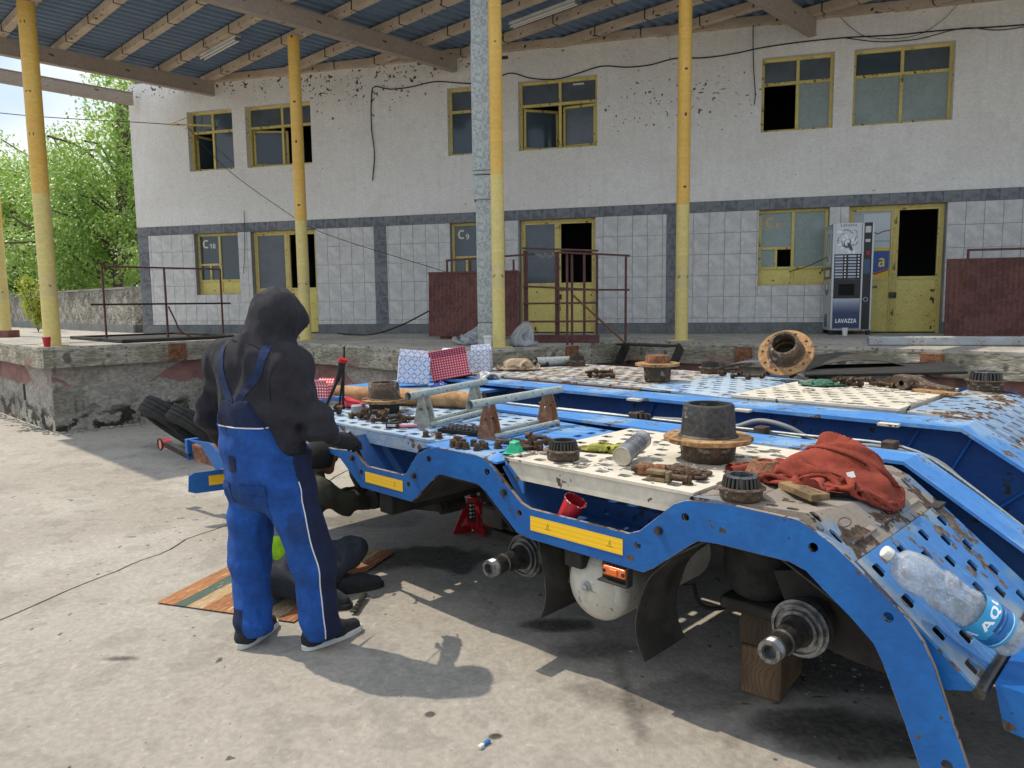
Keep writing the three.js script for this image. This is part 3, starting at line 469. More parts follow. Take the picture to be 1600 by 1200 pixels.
function leafCloud(blobs, n, size, droop = 0.5) { // many small folded leaves spread through the crown
  const pos = [], uv = [], nor = []; const q = V3(0, 0, 0), m = new THREE.Matrix4(), e = new THREE.Euler();
  const tot = blobs.reduce((s, b) => s + b[3] ** 2.2, 0);
  for (const [bx, by, bz, br] of blobs) { const k = Math.round(n * br ** 2.2 / tot); for (let i = 0; i < k; i++) {
    const th = rnd() * 6.283, cz = rr(-1, 1), rad = br * Math.cbrt(rr(0.12, 1)) * rr(0.75, 1.08), s = Math.sqrt(1 - cz * cz);
    const cx = bx + rad * s * Math.cos(th), cy = by + rad * cz * 0.85 - droop * 0.25 * rnd() * br, cw = bz + rad * s * Math.sin(th), L = size * rr(0.6, 1.35);
    e.set(rr(-1.2, 1.2), rr(0, 6.28), rr(-1.4, 0.5)); m.makeRotationFromEuler(e); const base = pos.length / 3;
    const pt = [[0, 0, 0], [L * 0.5, 0.02 * L, L * 0.24], [L, -0.1 * L, 0], [L * 0.5, 0.02 * L, -L * 0.24]];
    const w = pt.map(([x, y, z]) => V3(x, y, z).applyMatrix4(m)); const nn = w[1].clone().sub(w[0]).cross(w[3].clone().sub(w[0])).normalize();
    for (const t of [0, 1, 2, 0, 2, 3]) { pos.push(w[t].x + cx, w[t].y + cy, w[t].z + cw); nor.push(nn.x, nn.y, nn.z); uv.push((cx * 0.3) % 1, (cy * 0.3 + i * 0.01) % 1); }
  } }
  const g = new THREE.BufferGeometry(); g.setAttribute('position', new THREE.Float32BufferAttribute(pos, 3)); g.setAttribute('normal', new THREE.Float32BufferAttribute(nor, 3)); g.setAttribute('uv', new THREE.Float32BufferAttribute(uv, 2)); return g;
}
function tree(label, x, z, H, R, n, lm, lean = 0, size = 0.125) {
  const t = thing('deciduous_tree', label, 'tree', 'C', [x, 0, z], 0, 'trees behind the boundary wall');
  const limbs = [tube([V3(0, -0.1, 0), V3(0.1, H * 0.2, 0.05), V3(lean * 0.5, H * 0.45, -0.1), V3(lean, H * 0.8, 0)], 0.16, 20, 8)], blobs = [];
  for (let i = 0; i < 34; i++) { const y0 = H * rr(0.18, 0.72), a = i * 2.4 + rr(-0.4, 0.4), l = R * rr(0.5, 1.05) * (1.08 - (y0 / H) * 0.55), c = Math.cos(a), s = Math.sin(a), kx = lean * y0 / H; const tip = V3(kx + c * l, y0 + H * rr(0.03, 0.2), s * l);
    limbs.push(tube([V3(kx * 0.9, y0, 0), V3(kx + c * l * 0.5, y0 + H * 0.08, s * l * 0.5), tip], 0.03, 10, 5)); for (let k = 0; k < 5; k++) { const f = rr(0.35, 1.05); blobs.push([kx + c * l * f + rr(-0.4, 0.4), lerp(y0, tip.y, f) + rr(-0.5, 0.35), s * l * f + rr(-0.4, 0.4), R * rr(0.12, 0.25)]); } }
  blobs.push([lean, H * 0.9, 0, R * 0.32], [lean * 0.9, H * 0.8, 0.2, R * 0.4]);
  part(t, 'trunk', limbs, barkMat); const cr = part(t, 'crown', leafCloud(blobs, n, size), lm, 0); return t;
}
tree('tall pale green tree whose crown meets the canopy girder', -12.2, -25.5, 11.0, 4.2, 42000, leafMats[2], 0.4);
tree('bushy mid green tree at the far left edge', -18.5, -26, 8.6, 4.3, 36000, leafMats[0], -0.3);
tree('darker tree standing closest to the building corner', -11.4, -21.5, 9.2, 3.0, 24000, leafMats[1], 0.6);
tree('low spreading tree between the two left pillars', -15.6, -23.6, 6.4, 3.4, 26000, leafMats[0], 0.2);
tree('distant tree filling the gap above the boundary wall', -20, -36, 10.5, 5.5, 22000, leafMats[1], 0, 0.17);
{
  const s = thing('shrub', 'small yellow green shrub growing beside the left pillar', 'shrub', 'C', [-10.3, DK, -16.2]);
  const st = [], bl = []; for (let i = 0; i < 9; i++) { const a = rr(0, 6.28), l = rr(0.1, 0.4), h = rr(0.4, 1.15); st.push(tube([V3(0, 0, 0), V3(Math.cos(a) * l * 0.4, h * 0.5, Math.sin(a) * l * 0.4), V3(Math.cos(a) * l, h, Math.sin(a) * l)], 0.008, 8, 5)); for (let k = 0; k < 4; k++) bl.push([Math.cos(a) * l * (0.5 + 0.15 * k), h * (0.4 + 0.2 * k), Math.sin(a) * l * (0.5 + 0.15 * k), 0.13]); }
  part(s, 'stem', st, barkMat); part(s, 'foliage', leafCloud(bl, 1500, 0.085, 0), phy({ color: 0xb2bd3e, roughness: 0.65, transmission: 0.4, thickness: 0 }), 0);
}
// ---------------------------------------------------------------- low loader trailer, seen from its near side (x along it, z towards the camera side)
const trl = thing('lowloader_trailer', 'blue low loader trailer stripped of its wheels, tools and parts on its deck', 'trailer', 'T');
mat.edge = P(0x8d7a68, 0x7b8ea6, 0x5f4636, 0.5, 71, { rough: 0.8 });
mat.innerBlue = P(0x12457f, 0x1b4d86, 0x3a3632, 0.66, 73, { rough: 0.6 });
const ND = 0.935, FD = 1.05; // near deck and far deck heights
const flatT = (pts, h, th, holes = []) => extr(pts.map(([t, w]) => [t, -w]), th, holes.map((p) => p.map(([t, w]) => [t, -w]))).rotateX(-Math.PI / 2).translate(0, h - th, 0);
function perf(t0, t1, w0, w1, h, th, pt, pw, a, b, keep = () => true) { // sheet with rows of slots, staggered
  const holes = []; let r = 0; for (let w = w0 - pw * 0.6; w > w1 + pw * 0.4; w -= pw, r++) for (let t = t0 + pt * (0.5 + (r % 2) * 0.5); t < t1 - a * 1.6; t += pt) if (keep(t, w)) holes.push(slot(t, -w, a, b, a < 0.023 ? 12 : 8).map(([x, y]) => [x, -y]));
  return flatT([[t0, w0], [t1, w0], [t1, w1], [t0, w1]], h, th, holes);
}
const bendY = (g, f) => { const p = g.attributes.position; for (let i = 0; i < p.count; i++) p.setY(i, p.getY(i) + f(p.getX(i), p.getZ(i))); g.computeVertexNormals(); return g; };
const profile = (pts, th, w0, w1) => { // folded sheet following a line in (t, h), extruded across
  const up = pts, dn = pts.map(([t, h]) => [t, h - th]).reverse(); return extr([...up, ...dn], Math.abs(w1 - w0)).translate(0, 0, Math.min(w0, w1)); };
{
  const top = [[-5.25, 0.80], [-3.8, 0.8], [-3.6, 0.815], [-3.521, 0.769], [-3.466, 0.744], [-3.143, 0.744], [-3.11, 0.758], [-3.063, 0.82], [-3.002, 0.88], [-2.93, 0.915], [-2.854, 0.932], [-2.57, 0.932], [-2.515, 0.925], [-2.454, 0.893], [-2.306, 0.777], [-2.27, 0.75], [-2.215, 0.733], [-1.681, 0.731], [-1.626, 0.753], [-1.53, 0.837], [-1.471, 0.891], [-1.419, 0.914], [-1.253, 0.931], [-1.0, 0.925], [-0.963, 0.91], [-0.883, 0.868], [-0.813, 0.817], [-0.696, 0.722], [-0.646, 0.68], [-0.602, 0.622], [-0.569, 0.554], [-0.536, 0.461], [-0.499, 0.365], [-0.44, 0.2], [-0.4, 0.09]];
  const bot = [[-0.54, 0.09], [-0.591, 0.222], [-0.638, 0.342], [-0.677, 0.437], [-0.711, 0.518], [-0.741, 0.574], [-0.818, 0.643], [-0.9, 0.706], [-0.962, 0.757], [-1.02, 0.775], [-1.29, 0.778], [-1.366, 0.77], [-1.403, 0.746], [-1.562, 0.618], [-1.607, 0.59], [-2.199, 0.594], [-2.298, 0.606], [-2.359, 0.653], [-2.411, 0.692], [-2.505, 0.767], [-2.56, 0.793], [-2.83, 0.797], [-2.866, 0.783], [-3.039, 0.636], [-3.075, 0.611], [-3.537, 0.613], [-3.608, 0.662], [-3.75, 0.76], [-3.85, 0.77], [-4.3, 0.62], [-5.25, 0.6]];
  const holes = [[-2.919, 0.864], [-2.489, 0.862], [-3.531, 0.702], [-3.098, 0.7], [-2.283, 0.7], [-1.635, 0.693], [-1.421, 0.85], [-0.941, 0.842], [-0.702, 0.672], [-0.521, 0.262]].map(([t, h]) => circ(t, h, 0.0165, 14));
  const sg = extr([...top, ...bot], 0.014, holes, 0.0015).translate(0, 0, -2.4155);
  part(trl, 'side_plate', sg, [mat.blue, mat.edge], 1);
  const fg = extr([...top, ...bot], 0.014, [], 0).translate(0, 0.11, -5.8); part(trl, 'far_side_plate', fg, mat.blue, 1);
  const bolt = (t, h, r = 0.014) => part(trl, 'bolt', [rod(V3(t, h, -2.401), V3(t, h, -2.394), r * 1.25, r * 1.25, 18), rod(V3(t, h, -2.3945), V3(t, h, -2.382), r, r, 6)], mat.steelDark);
  for (const [t, h] of [[-2.376, 0.783], [-3.611, 0.775], [-3.044, 0.758], [-1.535, 0.775]]) bolt(t, h);
  // reflective tape with its small printed mark
  const tape = (n, t0, t1, h0, h1, marks) => {
    const tex = canvasTex(512, 72, (x, W, H) => { x.fillStyle = '#f0bb12'; x.fillRect(0, 0, W, H); x.fillStyle = '#f6c72a'; for (let i = 0; i < 3; i++) x.fillRect(0, 8 + i * 22, W, 10); x.fillStyle = 'rgba(120,90,10,.25)'; for (let i = 0; i < 60; i++) x.fillRect((i * 97) % W, (i * 41) % H, 3 + i % 7, 1); x.strokeStyle = x.fillStyle = '#6b5514'; x.lineWidth = 2; for (const m of marks) { x.beginPath(); x.moveTo(m, 40); x.lineTo(m + 8, 18); x.lineTo(m + 14, 40); x.stroke(); x.beginPath(); x.arc(m + 8, 36, 5, 0, 6.3); x.stroke(); x.fillRect(m - 10, 46, 34, 3); } });
    const g = new THREE.BoxGeometry(t1 - t0, h1 - h0, 0.0015).translate((t0 + t1) / 2, (h0 + h1) / 2, -2.3985); const m = part(trl, n, g, std({ map: tex, roughness: 0.35 }), 0); m.userData.label = 'yellow reflective tape'; };
  tape('reflective_tape', -2.211, -1.705, 0.636, 0.702, [98, 440]); tape('reflective_tape', -3.487, -3.143, 0.652, 0.712, [400]);
  // ---- near deck
  part(trl, 'rear_cover', perf(-4.62, -2.97, -2.5, -3.44, ND, 0.012, 0.12, 0.11, 0.032, 0.025), mat.palePlate, 1);
  part(trl, 'cover_edge', extr([[-4.6, 0.922], [-2.97, 0.922], [-3.04, 0.85], [-4.5, 0.85]], 0.02).translate(0, 0, -2.521), mat.blueRust, 1);
  part(trl, 'crest_plate', bendY(flatT([[-2.966, -2.417], [-2.44, -2.417], [-2.44, -3.44], [-2.966, -3.44]], ND - 0.004, 0.01, Array.from({ length: 8 }, (_, i) => slot(-2.52, -2.55 - i * 0.115, 0.02, 0.032)).concat(Array.from({ length: 7 }, (_, i) => slot(-2.72, -2.62 - i * 0.115, 0.026, 0.012)))), (t) => -0.45 * Math.max(0, t + 2.54) ** 2 * 4), mat.blueWorn, 1);
  part(trl, 'white_cover', perf(-2.41, -1.405, -2.425, -3.5, ND + 0.006, 0.012, 0.118, 0.112, 0.03, 0.025, (t, w) => true), mat.whiteCover, 1);
  part(trl, 'white_cover_side', extr([[-2.4, 0.928], [-1.415, 0.928], [-1.475, 0.845], [-2.3, 0.845]], 0.02).translate(0, 0, -2.455), mat.whiteCover, 1);
  part(trl, 'cover_gusset', [extr([[-1.475, 0.845], [-1.415, 0.928], [-1.405, 0.928], [-1.44, 0.8], [-1.5, 0.72]], 0.012).translate(0, 0, -2.46), extr([[-2.3, 0.845], [-2.4, 0.928], [-2.42, 0.928], [-2.4, 0.85], [-2.3, 0.76]], 0.012).translate(0, 0, -2.46)], mat.blueWorn, 1);
  const crest2 = flatT([[-1.4, -2.418], [-1.2, -2.418], [-1.02, -2.418], [-0.95, -2.418], [-0.83, -2.418], [-0.83, -3.44], [-0.95, -3.44], [-1.02, -3.44], [-1.4, -3.44]], ND - 0.005, 0.01, [[-1.13, -2.5], [-1.055, -2.5], [-0.975, -2.5], [-0.905, -2.5], [-1.1, -3.36], [-0.93, -3.34]].map(([t, w]) => slot(t, w, 0.022, 0.016)));
  part(trl, 'front_crest_plate', bendY(crest2, (t) => -0.82 * Math.max(0, t + 0.985)), mat.dirtPlate, 1);
  for (const w of [-2.66, -2.92, -3.17]) part(trl, 'deck_board', bendY(rbox(-1.2, -0.86, ND - 0.004, ND + 0.006, w - 0.11, w + 0.11, 0.002), (t) => -0.82 * Math.max(0, t + 0.985)), mat.dirtPlate, 1);
  // ---- perforated ramp down to the low bed
  { const L = 0.475, ang = 0.705, g = perf(0, L, -2.46, -3.42, 0, 0.01, 0.122, 0.125, 0.0228, 0.027), side = extr([[0, -0.0105], [L, -0.0105], [L - 0.05, -0.09], [0.1, -0.06]], 0.012).translate(0, 0, -2.472);
    for (const q of [g, side]) q.rotateZ(-ang).translate(-0.822, 0.808, 0);
    part(trl, 'front_ramp', g, mat.rampPlate, 1); part(trl, 'front_ramp_edge', side, mat.blue, 1);
    part(trl, 'hinge_pin', rod(V3(-0.455, 0.5, -2.43), V3(-0.455, 0.5, -3.42), 0.018), mat.steelDark);
    part(trl, 'low_bed', [extr([[-0.43, 0.515], [0.6, 0.45], [0.6, 0.28], [-0.4, 0.38]], 0.9).translate(0, 0, -3.4)], mat.blue, 1); }
  // ---- troughs under the covers
  for (const [a, b] of [[-2.4, -1.45], [-3.62, -3.02]]) { const c = 0.2;
    part(trl, 'trough', profile([[a, 0.9], [a + c, 0.655], [b - c + 0.04, 0.655], [b, 0.9]], 0.008, -3.43, -2.417), mat.innerBlue, 1); }
  part(trl, 'trough_ledge', extr([[-2.2, 0.656], [-1.62, 0.656], [-1.62, 0.735], [-2.2, 0.735]], 0.006, [-2.02, -1.94, -1.86, -1.78].map((t) => [[t - 0.014, 0.676], [t - 0.012, 0.695], [t, 0.706], [t + 0.012, 0.695], [t + 0.014, 0.676]])).translate(0, 0, -2.72), mat.innerBlue, 1);
  for (const [a, b] of [[-3.08, -2.34], [-1.62, -0.86]]) part(trl, 'arch_liner', profile([[a, 0.6], [a + 0.23, 0.785], [b - 0.22, 0.785], [b + (b > -1 ? 0.2 : 0), b > -1 ? 0.56 : 0.6]], 0.006, -3.3, -2.418), mat.chassis, 1);
  // ---- longitudinal rails with top flange and web
  const rail = (n, w0, w1, h, th, tb, slope, deep) => {
    const line = [[-5.0, h], [tb, h], [tb + 1.1, h - 1.1 * slope]], web = [...line, ...line.map(([t, y]) => [t, y - deep]).reverse()];
    const r = part(trl, n, profile(line, th, w0, w1), mat.blueWorn, 1); part(trl, 'rail_web', extr(web.map(([t, y]) => [t, y - th - 0.001]), 0.016).translate(0, 0, (w0 + w1) / 2 - 0.008), mat.innerBlue, 1);
    return r; };
  rail('near_rail', -3.46, -3.7, 0.952, 0.016, -0.98, 0.64, 0.3); rail('far_rail', -4.06, -4.35, 1.03, 0.02, -0.9, 0.61, 0.42);
  part(trl, 'cross_floor', box(-5.0, 0.3, 0.56, 0.57, -4.19, -3.59), mat.innerBlue, 1);
  for (const t of [-2.78, -2.02, -1.22, -3.6]) part(trl, 'rail_tab', rbox(t - 0.05, t + 0.05, 1.006, 1.022, -4.075, -4.015, 0.003), mat.whiteCover, 1);
  for (const t of [-1.3, -1.05, -0.78, -2.1, -2.9]) part(trl, 'web_rib', bar(V3(t, 0.6, -4.185), V3(t + 0.18, 0.98 + (t > -1 ? -0.2 : 0), -4.185), 0.012, 0.012, 0.002), mat.blue, 1);
  for (const t of [-0.62, -0.4]) part(trl, 'web_rib', bar(V3(t, 0.45, -4.185), V3(t, 0.8, -4.185), 0.012, 0.012, 0.002), mat.blue, 1);
  // brake pipes and hoses between the rails
  const hose = (n, pts, r, m) => part(trl, n, tube(pts.map((p) => V3(...p)), r, 60, 8), m, 1);
  hose('brake_pipe', [[-4.2, 0.965, -3.66], [-3.1, 0.96, -3.68], [-2.55, 0.955, -3.74], [-1.6, 0.955, -3.78], [-1.05, 0.95, -3.78], [-0.9, 0.88, -3.79], [-0.5, 0.6, -3.8], [-0.2, 0.4, -3.8]], 0.008, mat.galv);
  hose('brake_pipe', [[-4.2, 0.94, -3.76], [-2.6, 0.945, -3.8], [-1.5, 0.92, -3.86], [-1.0, 0.88, -3.86], [-0.7, 0.66, -3.86], [-0.2, 0.3, -3.86]], 0.008, mat.galv);
  hose('air_hose', [[-2.45, 0.955, -3.76], [-2.2, 0.96, -3.8], [-1.95, 0.955, -3.8], [-1.82, 1.0, -3.82], [-1.66, 0.985, -3.82], [-1.5, 0.91, -3.86], [-1.2, 0.93, -3.84], [-0.95, 0.9, -3.83], [-0.75, 0.74, -3.84], [-0.45, 0.55, -3.84]], 0.014, std({ color: 0x77797a, roughness: 0.6 }));
  hose('air_hose', [[-1.15, 0.72, -3.8], [-0.9, 0.69, -3.75], [-0.7, 0.55, -3.72], [-0.5, 0.44, -3.75]], 0.012, mat.rubber);
  for (const [t, k] of [[-2.56, 1], [-1.76, 0], [-1.12, 0], [-3.3, 1]]) part(trl, 'pipe_bracket', [rbox(t - 0.03, t + 0.03, 0.945, 0.985, -3.78, -3.7, 0.004), rbox(t - 0.02, t + 0.025, 0.87, 0.95, -3.75, -3.71, 0.004), ...(k ? [rod(V3(t + 0.05, 0.955, -3.72), V3(t + 0.05, 1.0, -3.72), 0.014), rod(V3(t + 0.085, 0.95, -3.72), V3(t + 0.085, 0.99, -3.72), 0.011), rod(V3(t - 0.05, 0.97, -3.74), V3(t + 0.1, 0.968, -3.74), 0.016)] : [])], mat.bolt, 1);
  // ---- far deck
  part(trl, 'rear_deck', flatT([[-5.3, -2.55], [-4.64, -2.55], [-4.64, -3.45], [-4.1, -3.45], [-4.1, -4.39], [-4.96, -4.39], [-4.96, -4.8], [-5.3, -4.8]], 0.985, 0.02), mat.blueWorn, 1);
  part(trl, 'far_rust_plate', perf(-4.95, -2.98, -4.4, -5.72, FD, 0.014, 0.12, 0.115, 0.034, 0.029), mat.rustDeck, 1);
  part(trl, 'far_plate_edge', [rbox(-4.95, -2.99, 0.985, FD - 0.0145, -4.42, -4.4, 0.003)], mat.rust, 1);
  part(trl, 'far_blue_plate', bendY(perf(-2.975, -2.29, -4.4, -5.72, FD, 0.014, 0.12, 0.12, 0.03, 0.024), (t) => -0.5 * Math.max(0, t + 2.5) ** 2), mat.palePlate, 1);
  part(trl, 'far_white_cover', perf(-2.27, -1.27, -4.37, -5.62, FD + 0.004, 0.014, 0.12, 0.115, 0.032, 0.028), mat.whiteCover, 1);
  part(trl, 'far_white_cover_side', [rbox(-2.27, -1.28, 0.995, FD - 0.0105, -4.4, -4.375, 0.003), rbox(-1.3, -1.275, 0.985, FD - 0.0105, -5.62, -4.402, 0.003)], mat.whiteCover, 1);
  { const g = perf(-1.24, -0.2, -4.4, -5.75, FD - 0.01, 0.014, 0.11, 0.11, 0.026, 0.022); part(trl, 'far_curved_plate', bendY(g, (t) => -0.42 * Math.max(0, t + 1.12) ** 2 - 0.22 * Math.max(0, t + 0.95)), mat.blueRust, 1); }
  part(trl, 'far_curved_side', extr([[-1.24, 1.024], [-1.1, 1.02], [-0.9, 0.99], [-0.6, 0.85], [-0.2, 0.51], [-0.2, 0.44], [-0.6, 0.78], [-0.95, 0.9], [-1.24, 0.93]], 0.012).translate(0, 0, -4.425), mat.rustDeck, 1);
  part(trl, 'sun_block_plate', [box(-4.9, -0.95, 0.78, 0.79, -5.72, -4.37), box(-4.6, -3.64, 0.7, 0.71, -3.43, -2.54), box(-3.0, -2.42, 0.8, 0.81, -3.43, -3.31), box(-1.6, -0.8, 0.8, 0.81, -3.43, -3.31)], mat.chassis, 1);  // unseen plates added below the slotted decks to block sun spots on the ground
  part(trl, 'brake_spider', [extr([[-1.2, 0.62], [-0.98, 0.68], [-0.8, 0.58], [-0.62, 0.44], [-0.66, 0.34], [-0.9, 0.36], [-1.1, 0.4]], 0.04).translate(0, 0, -2.72), rod(V3(-0.66, 0.4, -2.75), V3(-0.66, 0.4, -2.63), 0.05), rod(V3(-0.66, 0.4, -2.64), V3(-0.66, 0.4, -2.615), 0.028)], mat.chassis, 1);
  // ---- running gear below
  for (const t of [-2.38, -1.035, -3.75]) {
    part(trl, 'axle', [rod(V3(t, 0.46, -2.62), V3(t, 0.46, -5.5), 0.065, 0.065, 20)], mat.chassis, 1);
    part(trl, 'suspension_arm', [extr([[t - 0.12, 0.58], [t + 0.12, 0.58], [t + 0.42, 0.5], [t + 0.44, 0.4], [t + 0.1, 0.36], [t - 0.16, 0.4]], 0.09).translate(0, 0, -2.96), rod(V3(t + 0.4, 0.44, -3.0), V3(t + 0.4, 0.44, -2.84), 0.05), rod(V3(t + 0.4, 0.44, -2.838), V3(t + 0.4, 0.44, -2.82), 0.03)], mat.chassis, 1);
    part(trl, 'air_bag', lathe([[0, 0], [0.09, 0], [0.115, 0.02], [0.142, 0.08], [0.15, 0.14], [0.146, 0.16], [0.15, 0.18], [0.15, 0.3], [0.12, 0.33], [0, 0.33]], 30).translate(t - 0.28, 0.455, -2.82), mat.rubber, 2);
    part(trl, 'bag_seat', [rbox(t - 0.4, t - 0.12, 0.4, 0.452, -2.93, -2.7, 0.01), rbox(t - 0.3, t - 0.1, 0.4, 0.6, -3.1, -2.94, 0.01)], mat.chassis, 1);
  }
  const spindle = (t, h) => { // bare stub axle with bearing seats and threaded end
    part(trl, 'spindle', lathe([[0.02, 0.262], [0.034, 0.262], [0.038, 0.258], [0.038, 0.225], [0.041, 0.222], [0.041, 0.17], [0.047, 0.165], [0.047, 0.16], [0.043, 0.155], [0.052, 0.07], [0.058, 0.05], [0.0585, 0.0], [0, 0]], 32).rotateX(Math.PI / 2).translate(t, h, -2.56), mat.steelDark, 3);
    part(trl, 'thread_end', lathe([[0.0, 0.235], [0.024, 0.235], [0.026, 0.266], [0.0395, 0.266], ...Array.from({ length: 6 }, (_, i) => [[0.041, 0.262 - i * 0.006], [0.0392, 0.259 - i * 0.006]]).flat(), [0.0395, 0.225]], 30).rotateX(Math.PI / 2).translate(t, h, -2.56), mat.steel, 3);
    part(trl, 'seal_flange', lathe([[0.056, 0.03], [0.06, 0.052], [0.072, 0.052], [0.073, 0.034], [0.085, 0.034], [0.086, 0.046], [0.093, 0.046], [0.094, 0.026], [0.105, 0.026], [0.107, 0.012], [0.107, -0.01], [0.06, -0.012]], 36).rotateX(Math.PI / 2).translate(t, h, -2.565), mat.steel, 3);
    part(trl, 'hub_backing', rod(V3(t, h, -2.66), V3(t, h, -2.575), 0.085, 0.085, 20), mat.chassis, 2); };
  spindle(-2.38, 0.44); spindle(-1.035, 0.485);
  part(trl, 'crossbeam', [rbox(-5.0, 0.2, 0.42, 0.5, -3.72, -3.6, 0.01), rbox(-5.0, 0.2, 0.42, 0.5, -4.3, -4.18, 0.01), rbox(-2.05, -1.95, 0.5, 0.6, -5.6, -2.44, 0.01), rbox(-3.42, -3.3, 0.48, 0.6, -5.6, -2.44, 0.01), rbox(-3.3, -2.9, 0.42, 0.6, -3.5, -3.1, 0.03), rbox(-2.75, -2.6, 0.5, 0.62, -3.6, -2.6, 0.02)], mat.chassis, 1);
  part(trl, 'shock_bracket', [extr([[-1.62, 0.42], [-1.5, 0.5], [-1.36, 0.42], [-1.32, 0.28], [-1.5, 0.27], [-1.62, 0.33]], 0.05).translate(0, 0, -3.2), bar(V3(-1.55, 0.45, -3.18), V3(-1.4, 0.75, -3.18), 0.06)], mat.chassis, 1);
  hose('drain_hose', [[-1.7, 0.36, -2.95], [-1.66, 0.27, -2.95], [-1.58, 0.26, -3.0], [-1.5, 0.33, -3.1]], 0.009, mat.rubber);
  // air tank with domed end
  part(trl, 'air_tank', [lathe([[0, 0.078], [0.04, 0.074], [0.08, 0.063], [0.115, 0.044], [0.142, 0.022], [0.158, 0], [0.162, -0.02], [0.162, -0.7], [0, -0.72]], 44).rotateX(Math.PI / 2).translate(-1.93, 0.415, -2.53)], mat.tank, 1);
  part(trl, 'tank_plug', [rod(V3(-1.93, 0.43, -2.47), V3(-1.93, 0.43, -2.445), 0.022, 0.022, 20), rod(V3(-1.93, 0.43, -2.446), V3(-1.93, 0.43, -2.43), 0.015, 0.015, 6)], mat.galv, 3);
  // marker lamp on its bracket
  part(trl, 'lamp_bracket', [rbox(-1.825, -1.675, 0.505, 0.588, -2.43, -2.42, 0.004), rbox(-1.825, -1.675, 0.505, 0.513, -2.4195, -2.385, 0.003), rbox(-1.68, -1.672, 0.5135, 0.588, -2.4195, -2.385, 0.003)], mat.darkSteel, 2);
  const lamp = part(trl, 'marker_lamp', [rbox(-1.81, -1.69, 0.53, 0.575, -2.4195, -2.398, 0.02), rbox(-1.77, -1.73, 0.54, 0.566, -2.3979, -2.392, 0.006)], mat.amber, 2); lamp.userData.label = 'amber oval side marker lamp';
  part(lamp, 'lamp_screw', [rod(V3(-1.797, 0.552, -2.3985), V3(-1.797, 0.552, -2.3955), 0.008), rod(V3(-1.703, 0.552, -2.3985), V3(-1.703, 0.552, -2.3955), 0.008)], mat.darkSteel);
  // mudguards: curved sheets across the track
  const guard = (pts, w0, w1) => { const c = new THREE.CatmullRomCurve3(pts.map(([t, h]) => V3(t, h, 0))).getPoints(16).map((p) => [p.x, p.y]), o = c.map(([t, h]) => [t + 0.005, h]).reverse(); return extr([...c, ...o], Math.abs(w1 - w0)).translate(0, 0, Math.min(w0, w1)); };
  part(trl, 'mudguard', guard([[-2.2, 0.6], [-2.175, 0.48], [-2.155, 0.38], [-2.16, 0.29], [-2.19, 0.215]], -2.43, -2.75), mat.flap, 1);
  part(trl, 'mudguard_stay', [rod(V3(-2.14, 0.36, -2.6), V3(-2.14, 0.62, -2.6), 0.01), rod(V3(-2.15, 0.36, -2.6), V3(-2.12, 0.36, -2.6), 0.014)], mat.rust, 2);
  part(trl, 'mudguard', guard([[-1.5, 0.66], [-1.6, 0.56], [-1.645, 0.45], [-1.665, 0.35], [-1.655, 0.27], [-1.62, 0.2]], -2.43, -2.74), mat.flap, 1);
  // ---- rear end seen left of the standing man
  part(trl, 'rear_bracket', [extr([[-5.95, 0.6], [-5.55, 0.62], [-5.2, 0.5], [-5.45, 0.42], [-5.7, 0.58]], 0.014).translate(0, 0, -2.42), rbox(-5.99, -5.94, 0.43, 0.6, -2.5, -2.4, 0.006)], mat.blue, 1);
  part(trl, 'rear_step_box', extr([[-5.93, 0.56], [-5.72, 0.56], [-5.5, 0.43], [-5.9, 0.43]], 0.13).translate(0, 0, -2.56), mat.rust, 1);
  { const g = extr([[0, 0], [0.62, 0], [0.62, 0.16], [0, 0.16], [-0.04, 0.14], [-0.05, 0.02]], 0.014).rotateY(75 * D2R).translate(-5.62, 0.235, -2.31); part(trl, 'rear_bumper', g, mat.blue, 1);
    const tp = box(0.1, 0.3, 0.05, 0.125, 0.0142, 0.0155).rotateY(75 * D2R).translate(-5.62, 0.235, -2.31); part(trl, 'reflective_tape', tp, mat.yellowTape, 1); }
  part(trl, 'lamp_arm', [bar(V3(-5.94, 0.46, -2.42), V3(-6.3, 0.52, -2.38), 0.04, 0.055, 0.012)], mat.rubber, 2);
  part(trl, 'rear_marker_lamp', [rod(V3(-6.37, 0.515, -2.43), V3(-6.37, 0.515, -2.35), 0.045, 0.045, 22)], mat.redLens, 1).userData.label = 'red round marker lamp on rubber arm';
  part(trl, 'lamp_rim', new THREE.TorusGeometry(0.046, 0.008, 8, 24).translate(-6.37, 0.515, -2.352), mat.rubber);
}
// ---------------------------------------------------------------- things on and around the dock
const inF = (s, out) => [s, DK, -12.04 + out];
